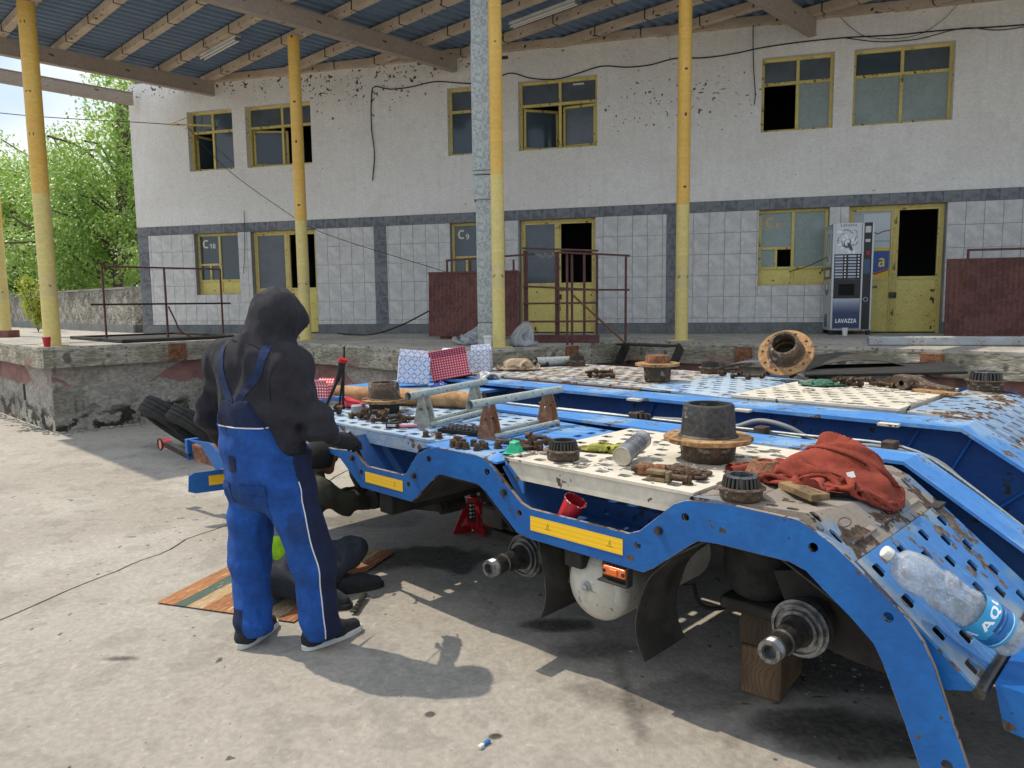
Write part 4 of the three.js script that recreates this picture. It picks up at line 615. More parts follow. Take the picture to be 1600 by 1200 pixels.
// galvanised downpipe beside the slim pillar
{
  const d = thing('downpipe', 'rectangular galvanised downpipe with an offset joint beside the slim pillar', 'downpipe', 'T', [-6.36, DK, -6.16], 32 * D2R);
  const duct = (y0, y1, w, dp, x = 0, z = 0) => rbox(x - w / 2, x + w / 2, y0, y1, z - dp / 2, z + dp / 2, 0.014);
  part(d, 'lower_duct', duct(0.28, 1.73, 0.215, 0.17, 0.02), mat.galv, 1.2); part(d, 'shoe', [duct(0.02, 0.279, 0.225, 0.18, 0.03, 0.02)], mat.galv, 1.2);
  part(d, 'offset_collar', [duct(1.7, 1.98, 0.235, 0.19, 0.01, 0.01), duct(1.985, 2.03, 0.28, 0.21, 0.03, 0)], mat.galv, 1.2);
  part(d, 'upper_duct', duct(2.031, 3.46, 0.235, 0.185, 0), mat.galv, 1.2); part(d, 'top_duct', duct(3.44, 4.7, 0.225, 0.175, 0), mat.galv, 1.2);
  part(d, 'strap', [rbox(-0.12, 0.28, 3.3, 3.335, -0.105, -0.085, 0.004), rbox(-0.112, 0.112, 3.3, 3.335, 0.083, 0.09, 0.002)], mat.darkSteel, 1);
  part(d, 'seam', rbox(-0.1, 0.1, 1.68, 1.7, 0.076, 0.084, 0.002), mat.rust, 1);
}
// railings
const railBars = (list, w = 0.028) => list.map(([a, b]) => bar(V3(...a), V3(...b), w, w, 0.004));
{
  const r = thing('guard_railing', 'thin dark red pipe railing at the left end of the dock', 'railing', 'T', [-12.37, DK, -4.8]);
  for (const z of [0.92, 0.0, -0.92]) part(r, 'post', railBars([[[0, 0, z], [0, 1.12, z]]]), mat.railing, 2);
  part(r, 'top_rail', railBars([[[0, 1.134, 0.935], [0, 1.134, -0.935]]]), mat.railing, 2); part(r, 'middle_rail', railBars([[[0.03, 0.56, 1.12], [0.03, 0.56, -1.06]]]), mat.darkSteel, 2);
  part(r, 'brace', [tube([V3(0.03, 0.52, -0.02), V3(0.06, 0.3, -0.1), V3(0.1, 0.12, -0.16), V3(0.18, 0.02, -0.3)], 0.013)], mat.railing, 2);
  const pit = thing('dock_leveller', 'dark sunken dock leveller frame on the floor behind the left railing', 'dock leveller', 'T', [-12.6, DK, -4.6]);
  part(pit, 'frame', [rbox(-1.1, 1.1, 0.001, 0.05, 0.75, 0.83, 0.004), rbox(-1.1, 1.1, 0.001, 0.06, -0.9, -0.8, 0.004), rbox(-1.2, -1.101, 0.001, 0.05, -0.9, 0.83, 0.004), rbox(1.101, 1.2, 0.001, 0.05, -0.9, 0.83, 0.004)], mat.darkSteel, 1);
  part(pit, 'plate', rbox(-1.099, 1.099, 0.001, 0.02, -0.799, 0.749, 0.003), mat.chassis, 1);
}
const checkTex = dataTex(256, 256, (u, v) => { const cell = (x, y, o) => { const a = (x * 8 + o) % 1 - 0.5, b = (y * 8) % 1 - 0.5; const p = o ? a + b : a - b, q = o ? a - b : a + b; return Math.max(0, 1 - Math.hypot(p / 0.5, q / 0.13)); }; const h = clamp(Math.max(cell(u, v, 0), cell(u + 0.0625, v + 0.0625, 0.5)) * 2); return [h, h, h]; }, false);
const checkMat = std({ map: rep(tx(hex(0x5b3732), hex(0x6a443c), { s: 120, grain: 0.35 }), 1), roughness: 0.75, bumpMap: rep(checkTex, 2.1), bumpScale: 0.006 });
{
  const c1 = thing('checker_plate_flap', 'brown checker plate flap standing upright behind the downpipe', 'steel flap', 'F', inF(-3.38, 1.95));
  part(c1, 'plate', box(-0.66, 0.66, 0.04, 0.94, -0.02, 0.02).rotateX(-0.06), checkMat, 1); part(c1, 'edge_strip', [rbox(-0.67, 0.67, 0.94, 0.965, -0.08, -0.03, 0.004), rbox(0.661, 0.7, 0.04, 0.95, -0.05, 0.02, 0.004).rotateX(-0.06)], mat.railing, 1);
  part(c1, 'handle', tube([V3(-0.58, 0.8, 0.0), V3(-0.585, 0.72, 0.03), V3(-0.59, 0.62, 0.01)], 0.007, 14), mat.rust, 1); part(c1, 'foot', rbox(-0.5, 0.4, 0, 0.06, -0.06, -0.022, 0.004), mat.rust, 1);
  const ra = thing('guard_railing', 'red pipe rail standing behind the upright checker plate flap', 'railing', 'F', inF(-3.35, 1.6));
  for (const x of [-0.52, -0.16, 0.5]) part(ra, 'post', railBars([[[x, 0, 0], [x, 1.13, 0]]]), mat.railing, 2); part(ra, 'top_rail', railBars([[[-0.535, 1.144, 0], [0.8, 1.2, 0]]]), mat.railing, 2);
  const c2 = thing('checker_plate_flap', 'brown checker plate flap at the right edge of the dock', 'steel flap', 'F', inF(3.75, 1.4));
  part(c2, 'plate', box(-0.95, 0.95, 0.0, 1.0, -0.02, 0.02).rotateX(-0.04), checkMat, 1); part(c2, 'handle', tube([V3(-0.76, 0.86, 0.0), V3(-0.77, 0.76, 0.03), V3(-0.78, 0.66, 0.0)], 0.007, 14), mat.rust, 1);
  const rc = thing('guard_railing', 'dark rail above the right hand checker plate flap', 'railing', 'F', inF(3.8, 1.2));
  for (const x of [-0.72, 0.1]) part(rc, 'post', railBars([[[x, 0, 0], [x, 1.1, 0]]]), mat.railing, 2); part(rc, 'top_rail', railBars([[[-0.735, 1.114, 0], [0.9, 1.114, 0]]]), mat.railing, 2);
  // the two gate frames in front of the C 9 doors
  const g1 = thing('steel_gate_frame', 'dark red welded gate frame before the C 9 doors, wider with solid kick board', 'gate frame', 'F', inF(-1.92, 2.75));
  for (const x of [-0.47, -0.44, -0.06, -0.03, 0.3, 0.46]) part(g1, 'upright', railBars([[[x, 0, 0], [x, 1.17 - (x + 0.47) * 0.06, 0]]], x === -0.03 || x === -0.44 ? 0.022 : 0.03), mat.railing, 2);
  for (const [y, k] of [[1.2, 0.06], [0.72, 0.06], [0.5, 0.0], [0.27, 0.0]]) part(g1, 'cross_rail', railBars([[[-0.49, y, 0.03], [0.48, y - k, 0.03]]], 0.024), mat.railing, 2);
  part(g1, 'kick_board', rbox(-0.45, 0.5, 0.0, 0.1, 0.046, 0.07, 0.003), mat.railing, 1);
  const g2 = thing('steel_gate_frame', 'narrow turned gate frame with a diagonal brace right of the wider one', 'gate frame', 'F', inF(-1.5, 2.9), 55 * D2R);
  for (const x of [-0.42, -0.34, 0.62]) part(g2, 'upright', railBars([[[x, 0, 0], [x, 1.08, 0]]], 0.024), mat.railing, 2);
  for (const y of [1.095, 0.66]) part(g2, 'cross_rail', railBars([[[-0.6, y, 0.02], [0.66, y, 0.02]]], 0.024), mat.railing, 2); part(g2, 'brace', railBars([[[-0.36, 0.6, 0.03], [0.3, 0.02, 0.25]]], 0.022), mat.rust, 2);
}
// vending machine
{
  const v = thing('vending_machine', 'tall white and navy coffee vending machine beside the yellow doors', 'vending machine', 'F', inF(1.79, 0.02), 3 * D2R);
  const W = 0.27, H = 1.57, Dp = 0.52; const shell = M(0xb9bdc0, 0xa9adb0, { s: 130, rough: 0.4, grain: 0.06 }), navy = std({ color: 0x10131b, roughness: 0.3 }), alu = std({ color: 0xb4b8bb, roughness: 0.3, metalness: 0.6 });
  part(v, 'cabinet', rbox(-W, W, 0.06, H, 0, Dp, 0.012), shell, 1); part(v, 'leg', [rbox(-W, -W + 0.05, 0, 0.06, Dp - 0.06, Dp, 0.004), rbox(W - 0.05, W, 0, 0.06, Dp - 0.06, Dp, 0.004), rbox(-W, -W + 0.05, 0, 0.06, 0.02, 0.08, 0.004)], navy, 1);
  part(v, 'front_frame', [rbox(-W, -W + 0.03, 0.07, H + 0.004, Dp + 0.0005, Dp + 0.03, 0.006), rbox(0.115, 0.14, 0.07, H + 0.004, Dp + 0.0005, Dp + 0.032, 0.006), rbox(W - 0.025, W, 0.07, H + 0.004, Dp + 0.0005, Dp + 0.03, 0.006)], alu, 1);
  const art = canvasTex(256, 320, (x, w, h) => { x.fillStyle = '#cfd3d6'; x.fillRect(0, 0, w, h); x.fillStyle = '#f1f2f2'; for (let i = 0; i < 14; i++) { x.beginPath(); x.ellipse(40 + (i * 67) % 190, 90 + (i * 43) % 220, 26 - i, 10, i, 0, 6.3); x.fill(); } x.strokeStyle = '#4d5257'; for (let i = 0; i < 46; i++) { const a = i * 0.47, r = 60 + (i * 29) % 46; x.lineWidth = 2 + i % 5; x.beginPath(); x.arc(128, 160, r, a, a + 0.42); x.stroke(); } x.fillStyle = '#5f6468'; x.beginPath(); x.ellipse(120, 210, 34, 48, 0.3, 0, 6.3); x.fill(); x.fillStyle = '#e2e4e5'; x.beginPath(); x.ellipse(118, 200, 22, 34, 0.3, 0, 6.3); x.fill(); x.fillStyle = '#3d4247'; x.beginPath(); x.ellipse(146, 245, 16, 48, -0.5, 0, 6.3); x.fill(); x.fillStyle = '#23262b'; x.font = 'bold 32px serif'; x.textAlign = 'center'; x.fillText('LAVAZZA', 128, 34); });
  const low = canvasTex(256, 256, (x, w, h) => { const g = x.createLinearGradient(0, 0, 0, h); g.addColorStop(0, '#b6bcc6'); g.addColorStop(0.5, '#2c3d66'); g.addColorStop(1, '#27375c'); x.fillStyle = g; x.fillRect(0, 0, w, h); x.fillStyle = '#eef0f2'; x.font = 'bold 50px sans-serif'; x.textAlign = 'center'; x.fillText('LAVAZZA', 128, 212); });
  const btn = canvasTex(256, 256, (x, w, h) => { x.fillStyle = '#12151c'; x.fillRect(0, 0, w, h); for (let i = 0; i < 8; i++) for (const c of [0, 1]) { x.fillStyle = i % 2 ? '#9aa4b6' : '#c2c8d2'; x.fillRect(8 + c * 126, 10 + i * 30, 76, 18); x.fillStyle = '#e8ebee'; x.fillRect(98 + c * 128, 11 + i * 30, 16, 15); } });
  const side = canvasTex(128, 512, (x, w, h) => { x.fillStyle = '#aeb2b4'; x.fillRect(0, 0, w, h); x.fillStyle = '#cdd0d1'; x.fillRect(10, 20, 104, 170); x.strokeStyle = '#4b4f54'; x.lineWidth = 9; x.beginPath(); x.ellipse(62, 108, 24, 66, 0.1, 0, 6.3); x.stroke(); x.fillStyle = '#3b3f46'; x.fillRect(0, 205, w, 60); x.fillStyle = '#c9ccd0'; x.fillRect(18, 218, 84, 34); x.fillStyle = '#4a4138'; x.beginPath(); x.arc(62, 312, 34, 0, 6.3); x.fill(); x.fillStyle = '#d9dbdb'; x.beginPath(); x.arc(58, 300, 18, 0, 6.3); x.fill(); x.fillStyle = '#33405f'; x.fillRect(30, 440, 50, 66); });
  const face = (n, x0, x1, y0, y1, m, z = Dp + 0.012) => part(v, n, new THREE.BoxGeometry(x1 - x0, y1 - y0, 0.012).translate((x0 + x1) / 2, (y0 + y1) / 2, z - 0.0055), m, 0);
  face('picture_panel', -W + 0.032, 0.113, 1.14, H, std({ map: art, roughness: 0.25 })); face('button_panel', -W + 0.032, 0.113, 0.78, 1.135, std({ map: btn, roughness: 0.3 }), Dp + 0.016);
  face('cup_door', -W + 0.032, 0.113, 0.52, 0.775, navy, Dp + 0.014); part(v, 'cup_recess', rbox(-0.17, 0.04, 0.56, 0.72, Dp + 0.0145, Dp + 0.02, 0.004), mat.matBlack);
  face('lower_panel', -W + 0.032, 0.113, 0.1, 0.515, std({ map: low, roughness: 0.3 }), Dp + 0.022); face('coin_panel', 0.142, W - 0.027, 0.08, H, navy);
  part(v, 'card_slot', [rbox(0.155, 0.23, 1.43, 1.52, Dp + 0.0125, Dp + 0.02, 0.003), rbox(0.16, 0.225, 1.3, 1.34, Dp + 0.0125, Dp + 0.018, 0.003)], mat.white, 1); part(v, 'sticker', box(0.18, 0.226, 1.12, 1.18, Dp + 0.0125, Dp + 0.014), mat.red); part(v, 'screen', box(0.15, 0.23, 0.86, 1.06, Dp + 0.0125, Dp + 0.014), std({ color: 0x2c4a6e, roughness: 0.2 }));
  part(v, 'coin_tray', new THREE.TorusGeometry(0.028, 0.006, 8, 24).translate(0.19, 0.5, Dp + 0.016), alu);
  const sp = new THREE.PlaneGeometry(Dp - 0.03, H - 0.1).rotateY(-Math.PI / 2).translate(-W - 0.002, 0.82, Dp / 2); const sm = part(v, 'side_print', sp, std({ map: side, roughness: 0.35 }), 0);
  part(v, 'power_cord', tube([V3(-W, 1.12, 0.2), V3(-W - 0.25, 1.0, 0.05), V3(-W - 0.48, 0.93, -0.14)], 0.006, 20), mat.black);
}
// cups, brick, beam, wrap
const cupG = lathe([[0.0, 0.004], [0.026, 0.004], [0.027, 0], [0.038, 0.094], [0.04, 0.095], [0.04, 0.099], [0.0365, 0.098], [0.026, 0.008], [0, 0.008]], 26);
const paperCup = (label, frame, at, m, sc = 1, turn = 0) => { const c = solo('paper_cup', label, 'cup', cupG.clone(), m, frame, at, turn, undefined, 0); c.scale.setScalar(sc); return c; };
const redCupTex = canvasTex(256, 128, (x, w, h) => { x.fillStyle = '#b5202a'; x.fillRect(0, 0, w, h); x.fillStyle = '#e9e6e2'; x.fillRect(0, 0, w, 10); x.fillRect(0, 96, w, 32); x.font = 'bold 50px sans-serif'; x.fillText('VIVA', 20, 74); x.fillText('VIVA', 150, 74); });
const redCup = std({ map: redCupTex, roughness: 0.5 }), whiteCup = std({ color: 0xd9d9d6, roughness: 0.55 });
paperCup('red paper cup standing on the dock corner by the thick pillar', 'T', [-11.38, DK, -2.83], redCup, 1.35);
{ const c = thing('paper_cup', 'white lidded paper cup on the dock beside the slim pillar', 'cup', 'T', [-6.02, DK, -5.85]); part(c, 'cup', cupG.clone().scale(1.25, 1.25, 1.25), whiteCup, 0); part(c, 'lid', lathe([[0, 0.128], [0.05, 0.128], [0.053, 0.122], [0.054, 0.135], [0.046, 0.142], [0.044, 0.15], [0, 0.15]], 26), mat.white); }
paperCup('small white cup on the floor under the vending machine', 'F', [1.72, DK, -11.26], whiteCup, 1.1);
solo('loose_brick', 'reddish brick lying at the foot of the leftmost pillar', 'brick', rbox(-0.2, 0.2, 0, 0.13, -0.12, 0.12, 0.012), M(0x94665a, 0x7c5549, { s: 131, rough: 0.95, bump: 0.006 }), 'T', [-15.85, DK, -3.3], 0.5);
solo('metal_beam', 'long white painted metal beam lying on the dock edge at right', 'beam', [rbox(0, 3.4, 0, 0.1, -0.06, 0.06, 0.02), rod(V3(0.0, 0.05, 0), V3(0.02, 0.05, 0), 0.048, 0.048, 16)], M(0xb3b7b8, 0x9da2a4, { s: 132, rough: 0.55, grain: 0.2, speck: hex(0x8a6f55), slo: 0.7, shi: 0.78 }), 'F', [1.6, DK, -8.92], 1 * D2R);
function crumple(w, d, h, n, s, fold = 5) { // crumpled thin sheet lying as a heap
  const g = new THREE.PlaneGeometry(1, 1, n, n).rotateX(-Math.PI / 2), p = g.attributes.position;
  for (let i = 0; i < p.count; i++) { const u = p.getX(i) + 0.5, v = p.getZ(i) + 0.5, ed = sst(0, 0.25, Math.min(u, 1 - u, v, 1 - v)), r = 1 - Math.abs(2 * fbm(u * 0.5 + 0.1, v * 0.5 + 0.1, fold, 4, s) - 1) * 1.0, q = fbm(u * 0.4, v * 0.4, fold * 2, 3, s + 5); p.setXYZ(i, (u - 0.5) * w + (q - 0.5) * w * 0.25, ed * h * (0.4 + 0.6 * r * r) * (0.55 + 0.8 * q) + 0.003, (v - 0.5) * d + (r - 0.6) * d * 0.2); }
  g.computeVertexNormals(); return g; }
solo('plastic_wrap', 'crumpled clear plastic wrap left of the downpipe foot', 'plastic wrap', clothHeap({ NX: 54, NZ: 46, RL: 0.022, w: 0.6, d: 0.5, y: 0.35, amp: 0.6, s: 401, core: capsF([[[-0.12, 0.05, 0], [0.14, 0.16, -0.05], 0.08, 0.12]]), ring: [0, 0, 0.32, 0.24], stiff: 0.3 }), mat.clearWrap, 'T', [-6.75, DK, -6.35], 0.3);
solo('plastic_wrap', 'hanging clear plastic wrap right of the slim pillar', 'plastic wrap', clothHeap({ NX: 40, NZ: 40, RL: 0.02, w: 0.34, d: 0.34, y: 0.4, amp: 0.6, s: 411, core: capsF([[[0, 0.04, 0], [0.03, 0.22, 0], 0.08, 0.07]]), ring: [0, 0, 0.18, 0.18], stiff: 0.3 }), mat.clearWrap, 'T', [-5.98, DK, -6.4], 0.9);
// steel steps in the recess of the dock
{
  const s = thing('steel_steps', 'dark steel steps set into the dock edge below the lone pillar', 'steps', 'T', [-5.2, 0, -8.05]);
  for (let k = 0; k < 3; k++) part(s, 'tread', rbox(-0.38, 0.38, 1.1 - k * 0.26, 1.125 - k * 0.26, 0.16 + k * 0.2, 0.36 + k * 0.2, 0.004), mat.darkSteel, 1);
  for (const x of [-0.4, 0.4]) part(s, 'stringer', bar(V3(x, 1.1, 0.1), V3(x, 0.05, 0.95), 0.03, 0.14), mat.chassis, 1);
}
// fluorescent lamps under the canopy
const lampFix = (label, t, w) => { const l = thing('fluorescent_lamp', label, 'lamp', 'T', [t, RH - 0.09, w], 0, 'tube lamps under the canopy'); part(l, 'tray', rbox(-0.62, 0.62, 0.04, 0.08, -0.05, 0.05, 0.006), mat.white); for (const z of [-0.03, 0.03]) part(l, 'tube', rod(V3(-0.6, 0.018, z), V3(0.6, 0.018, z), 0.014), std({ color: 0xd8d6d0, roughness: 0.3 })); part(l, 'end_cap', [rbox(-0.64, -0.6, 0, 0.04, -0.05, 0.05, 0.004), rbox(0.6, 0.64, 0, 0.04, -0.05, 0.05, 0.004)], mat.skirt); part(l, 'hanger', [rod(V3(-0.4, 0.08, 0), V3(-0.4, 0.09, 0), 0.02), rod(V3(0.4, 0.08, 0), V3(0.4, 0.09, 0), 0.02)], mat.darkSteel); return l; };
lampFix('unlit tube lamp under the canopy left of the second pillar', -11.5, -5.5); lampFix('unlit tube lamp under the canopy right of the downpipe', -7.1, -8.06);
// cables on the facade
const wire = (label, pts, r = 0.009, frame = 'F', off = 0.02) => solo('cable', label, 'cable', tube(pts.map((p) => p.length === 3 ? V3(...p) : V3(p[0], p[1] + DK, -12.04 + off)), r, pts.length * 8, 6), mat.black, frame);
wire('black cable looping along the top of the upper windows', [[-5.79, 2.64], [-5.74, 3.09], [-5.78, 3.52], [-5.76, 4.05], [-5.72, 4.19], [-5.42, 4.13], [-5.07, 4.13], [-4.6, 4.18], [-4.15, 4.12], [-3.71, 4.08], [-3.31, 4.2], [-2.96, 4.09], [-2.54, 4.04], [-2.18, 4.1], [-1.82, 4.17], [-1.42, 4.12], [-1.08, 4.12], [-0.69, 4.18], [-0.27, 4.15], [0.19, 4.17], [0.52, 4.21], [1.09, 4.24], [1.71, 4.24], [2.36, 4.21], [3.01, 4.21], [3.94, 4.18], [6, 4.2]]);
wire('thin slack cable under the thick one at upper right', [[1.71, 4.23], [2.12, 4.14], [2.61, 4.12], [3.22, 4.21], [3.64, 4.14], [4.2, 4.17]], 0.006, 'F', 0.03);
wire('black cable end hanging left of the right windows', [[0.43, 4.6], [0.43, 4.37], [0.45, 3.91], [0.48, 3.54], [0.47, 3.4]], 0.008, 'F', 0.05);
wire('thin wire loop at the top of the right windows', [[1.62, 4.52], [1.77, 4.36], [1.99, 4.21], [2.61, 4.17], [2.92, 4.33], [3.11, 4.52]], 0.004, 'F', 0.045);
wire('fine wire sloping down from the left upper window to the checker plate', [[-9.45, 3.78, 0], [-8.63, 2.99, 0], [-7.42, 2.16, 0], [-6.85, 1.83, 0], [-4.22, 0.97, 0]].map(([s, h], i) => [s + i * 0.02, h + DK, -12.04 + 0.05 + i * 0.1]), 0.006);
wire('short wire running down between the C 10 window and door', [[-8.37, 2.23], [-8.38, 1.9], [-8.4, 1.5], [-8.45, 1.1]], 0.005, 'F', 0.025);
wire('black hose on the dock floor leading to the checker plate', [[-6.4, DK + 0.02, -11.7], [-5.9, DK + 0.02, -11.2], [-5.2, DK + 0.05, -10.7], [-4.6, DK + 0.2, -10.4], [-4.02, DK + 0.42, -10.12]], 0.012);
{ const a = V3(-9.64, 3.8 + DK, -11.75), w = thing('overhead_wire', 'overhead wire running from the left sky to a bracket on the facade', 'wire', 'F'); part(w, 'wire', tube([V3(-14.5, 5.45, -8.0), V3(-12, 4.95, -9.9), a], 0.007, 24, 6), mat.black); part(w, 'bracket', [bar(a, V3(-9.0, 4.95, -12.1), 0.03, 0.03), bar(a, V3(-9.3, 5.2, -12.1), 0.014, 0.014)], mat.frameYellow); }
// ---------------------------------------------------------------- parts and tools lying on the trailer
const boltCirc = (n, R, r) => Array.from({ length: n }, (_, i) => circ(R * Math.cos(i / n * 6.2832), R * Math.sin(i / n * 6.2832), r, 10));
function hub(label, at, tilt, o) { // wheel hub: drum, bolt flange with holes, bearing seat below
  const g = thing('wheel_hub', label, 'wheel hub', 'T', at, 0, 'dismantled wheel hubs'); const q = new THREE.Group(); q.name = 'hub_tilt';
  const rim = Array.from({ length: 60 }, (_, i) => { const a = i / 60 * 6.2832, r = o.R * (o.scallop ? 1 - 0.035 * Math.abs(Math.sin(a * 5)) ** 6 * 1.4 : 1); return [r * Math.cos(a), r * Math.sin(a)]; });
  const fl = extr(rim, 0.018, [...boltCirc(10, o.R * 0.84, 0.0135), circ(0, 0, o.r0 * 0.76, 30)], 0.002).rotateX(-Math.PI / 2).translate(0, o.base, 0);
  const dr = lathe([[o.r1 * 0.78, o.base + o.H], [o.r1 * 0.95, o.base + o.H], [o.r1, o.base + o.H - 0.008], [o.r0, o.base + 0.03], [o.r0 + 0.012, o.base + 0.021], [o.r0 * 0.75, o.base + 0.02], [o.r1 * 0.74, o.base + o.H - 0.06], [o.r1 * 0.78, o.base + o.H]], 44);
  const bs = lathe([[0, 0], [o.r2 * 0.93, 0], [o.r2, 0.012], [o.r2 * 1.03, o.base * 0.55], [o.r2 * 1.08, o.base - 0.0005], [o.r2 * 0.72, o.base - 0.0005], [o.r2 * 0.7, 0.006], [0, 0.006]], 40);
  const lipR = o.bolts ? [...Array(8).keys()].map((i) => rod(V3(o.r1 * 0.87 * Math.cos(i * 0.785), o.base + o.H - 0.001, o.r1 * 0.87 * Math.sin(i * 0.785)), V3(o.r1 * 0.87 * Math.cos(i * 0.785), o.base + o.H + 0.003, o.r1 * 0.87 * Math.sin(i * 0.785)), 0.006)) : null;
  const all = [['flange', fl, o.fm], ['drum', dr, o.dm], ['bearing_seat', bs, o.bm]]; if (lipR) all.push(['lip_bolt', merge(lipR), mat.darkSteel]);
  for (const [n, ge, m] of all) { boxUV(ge, 1); if (tilt) ge.applyMatrix4(tilt); part(g, n, ge, m, 0); } return g; }
hub('big blackened wheel hub with an orange flange on the white cover', [-1.66, ND + 0.006, -2.99], null, { R: 0.195, H: 0.165, r0: 0.122, r1: 0.112, r2: 0.118, base: 0.092, scallop: true, fm: mat.rustOrange, dm: mat.hubBlack, bm: mat.hubBrown });
hub('brown wheel hub in front of the long tan pipe', [-4.04, ND, -2.95], null, { R: 0.15, H: 0.13, r0: 0.108, r1: 0.1, r2: 0.098, base: 0.075, fm: mat.rustOrange, dm: mat.hubBrown, bm: mat.darkSteel });
{ const up = new THREE.Matrix4().makeRotationX(Math.PI).premultiply(new THREE.Matrix4().makeTranslation(0, 0.2, 0)); hub('wheel hub standing upside down with its orange flange uppermost', [-3.1, FD, -4.8], up, { R: 0.165, H: 0.135, r0: 0.105, r1: 0.096, r2: 0.09, base: 0.06, scallop: true, fm: mat.rustOrange, dm: mat.hubBrown, bm: mat.rust }); }
{ const m = new THREE.Matrix4().makeRotationFromEuler(new THREE.Euler(0.95, 0, 0.0)), m2 = new THREE.Matrix4().makeRotationY(0.25).multiply(m).premultiply(new THREE.Matrix4().makeTranslation(0, 0.165, -0.04)); hub('rusty orange hub lying tilted so its bore faces the viewer', [-2.42, FD + 0.004, -5.5], m2, { R: 0.2, H: 0.15, r0: 0.125, r1: 0.108, r2: 0.12, base: 0.05, fm: mat.rustOrange, dm: mat.hubBrown, bm: mat.hubBrown, bolts: true }); }
function bearing(label, at, o = {}) { // tapered roller bearing sitting in its cup
  const g = thing('roller_bearing', label, 'bearing', 'T', at, o.turn ?? 0, 'roller bearings'); const s = o.s ?? 1, top = o.cup ?? 0.05;
  part(g, 'cup', lathe([[0.05, 0], [0.074, 0], [0.078, 0.006], [0.08, top - 0.006], [0.09, top - 0.004], [0.09, top + 0.003], [0.072, top + 0.003], [0.06, top - 0.01], [0.05, 0]].map(([r, y]) => [r * s, y * s]), 36), o.cm ?? mat.hubBrown, 4);
  const n = 24; for (let i = 0; i < n; i++) { const a = i / n * 6.2832, c = Math.cos(a), q = Math.sin(a); part(g, 'roller', rod(V3(c * 0.066 * s, (top + 0.001) * s, q * 0.066 * s), V3(c * 0.06 * s, (top + 0.038) * s, q * 0.06 * s), 0.0068 * s, 0.006 * s, 7), mat.steelDark, 0); }
  part(g, 'inner_ring', lathe([[0.041, top - 0.004], [0.06, top - 0.004], [0.058, top + 0.004], [0.054, top + 0.036], [0.062, top + 0.04], [0.061, top + 0.045], [0.042, top + 0.045], [0.041, top - 0.004]].map(([r, y]) => [r * s, y * s]), 36), o.im ?? mat.steelDark, 4);
  return g; }
bearing('roller bearing in a grey cup on the near corner of the white cover', [-2.16, ND + 0.006, -2.57], { s: 0.95 });
bearing('dark roller bearing with open bore next to the red sweatshirt', [-1.25, ND, -2.5], { s: 0.98, im: mat.steel, cup: 0.045 });
bearing('roller bearing on the far rust plate near the steps', [-4.45, FD, -5.5], { s: 1.05 }); bearing('roller bearing cage standing near the far blue plate', [-3.1, FD, -5.6], { s: 1.05 }); bearing('roller bearing ring at the far right edge of the deck', [-1.14, FD - 0.01, -5.72], { s: 1.35, im: mat.steel });
// spacer cone and drilled plate beside the sweatshirt
solo('spacer_cone', 'rusty conical spacer between the bearing and the red sweatshirt', 'spacer', lathe([[0.04, 0], [0.085, 0], [0.085, 0.02], [0.06, 0.055], [0.05, 0.07], [0.03, 0.07], [0.03, 0.06], [0.04, 0]], 32), mat.rust, 'T', [-1.33, ND, -2.86], 0, undefined, 4);
solo('drilled_plate', 'short brown steel plate with drilled holes beside the red sweatshirt', 'steel plate', extr([[-0.1, -0.032], [0.1, -0.036], [0.1, 0.036], [-0.1, 0.032]], 0.022, [[0.0, 0.01], [0.04, 0.018], [0.075, 0.014], [0.02, -0.016], [0.06, -0.018]].map(([x, y]) => circ(x, y, 0.007, 10)), 0.002).rotateX(-Math.PI / 2), M(0x8c7351, 0x6f583f, { s: 133, rough: 0.85, bump: 0.003, rep: 4 }), 'T', [-1.1, ND + 0.004, -2.69], -0.55, undefined, 1);
// wheel bolts and nuts, each one a thing
const boltGeo = merge([rod(V3(0, 0.0, 0), V3(0.085, 0, 0), 0.011, 0.011, 12), rod(V3(-0.022, 0, 0), V3(0, 0, 0), 0.019, 0.019, 8), rod(V3(-0.003, 0, 0), V3(0.004, 0, 0), 0.023, 0.023, 16), rod(V3(0.04, 0, 0), V3(0.085, 0, 0), 0.0125, 0.0125, 12)]); boxUV(boltGeo);
const nutGeo = (() => { const s = Array.from({ length: 6 }, (_, i) => [0.0165 * Math.cos(i * 1.0472), 0.0165 * Math.sin(i * 1.0472)]); return boxUV(merge([extr(s, 0.026, [circ(0, 0, 0.0105, 12)], 0.001).rotateX(-Math.PI / 2).translate(0, 0.005, 0), extr(circ(0, 0, 0.022, 20).reverse(), 0.006, [circ(0, 0, 0.011, 12)]).rotateX(-Math.PI / 2)])); })();
const ringGeo = boxUV(new THREE.TorusGeometry(0.026, 0.009, 8, 20).rotateX(Math.PI / 2).scale(1, 0.9, 1));
const ORD = ['first', 'second', 'third', 'fourth', 'fifth', 'sixth', 'seventh', 'eighth', 'ninth', 'tenth', 'eleventh', 'twelfth', 'thirteenth'];
function pile(name, label, category, group, geo, n, t0, t1, w0, w1, h, lay, m) { const all = []; for (let i = 0; i < n; i++) { const o = new THREE.Mesh(geo, m); o.name = uniq(name); o.userData = { label, category, group }; o.castShadow = o.receiveShadow = true; const t = lerp(t0, t1, (i + rr(0.1, 0.9)) / n), w = rr(w0, w1); place(o, 'T', [t, h + lay(i, o), w], rr(0, 6.28)); scene.add(o); all.push(o); }
  all.sort((a, b) => a.position.x / -a.position.z - b.position.x / -b.position.z).forEach((o, i) => { o.userData.label = ORD[i] + ' ' + label + ' from the left'; }); }
const lieB = (i, o) => { o.rotation.order = 'YXZ'; o.rotation.z = rr(-0.1, 0.12); return 0.022 + (i % 3 === 2 ? 0.03 : 0); }, stand = () => 0.0005;
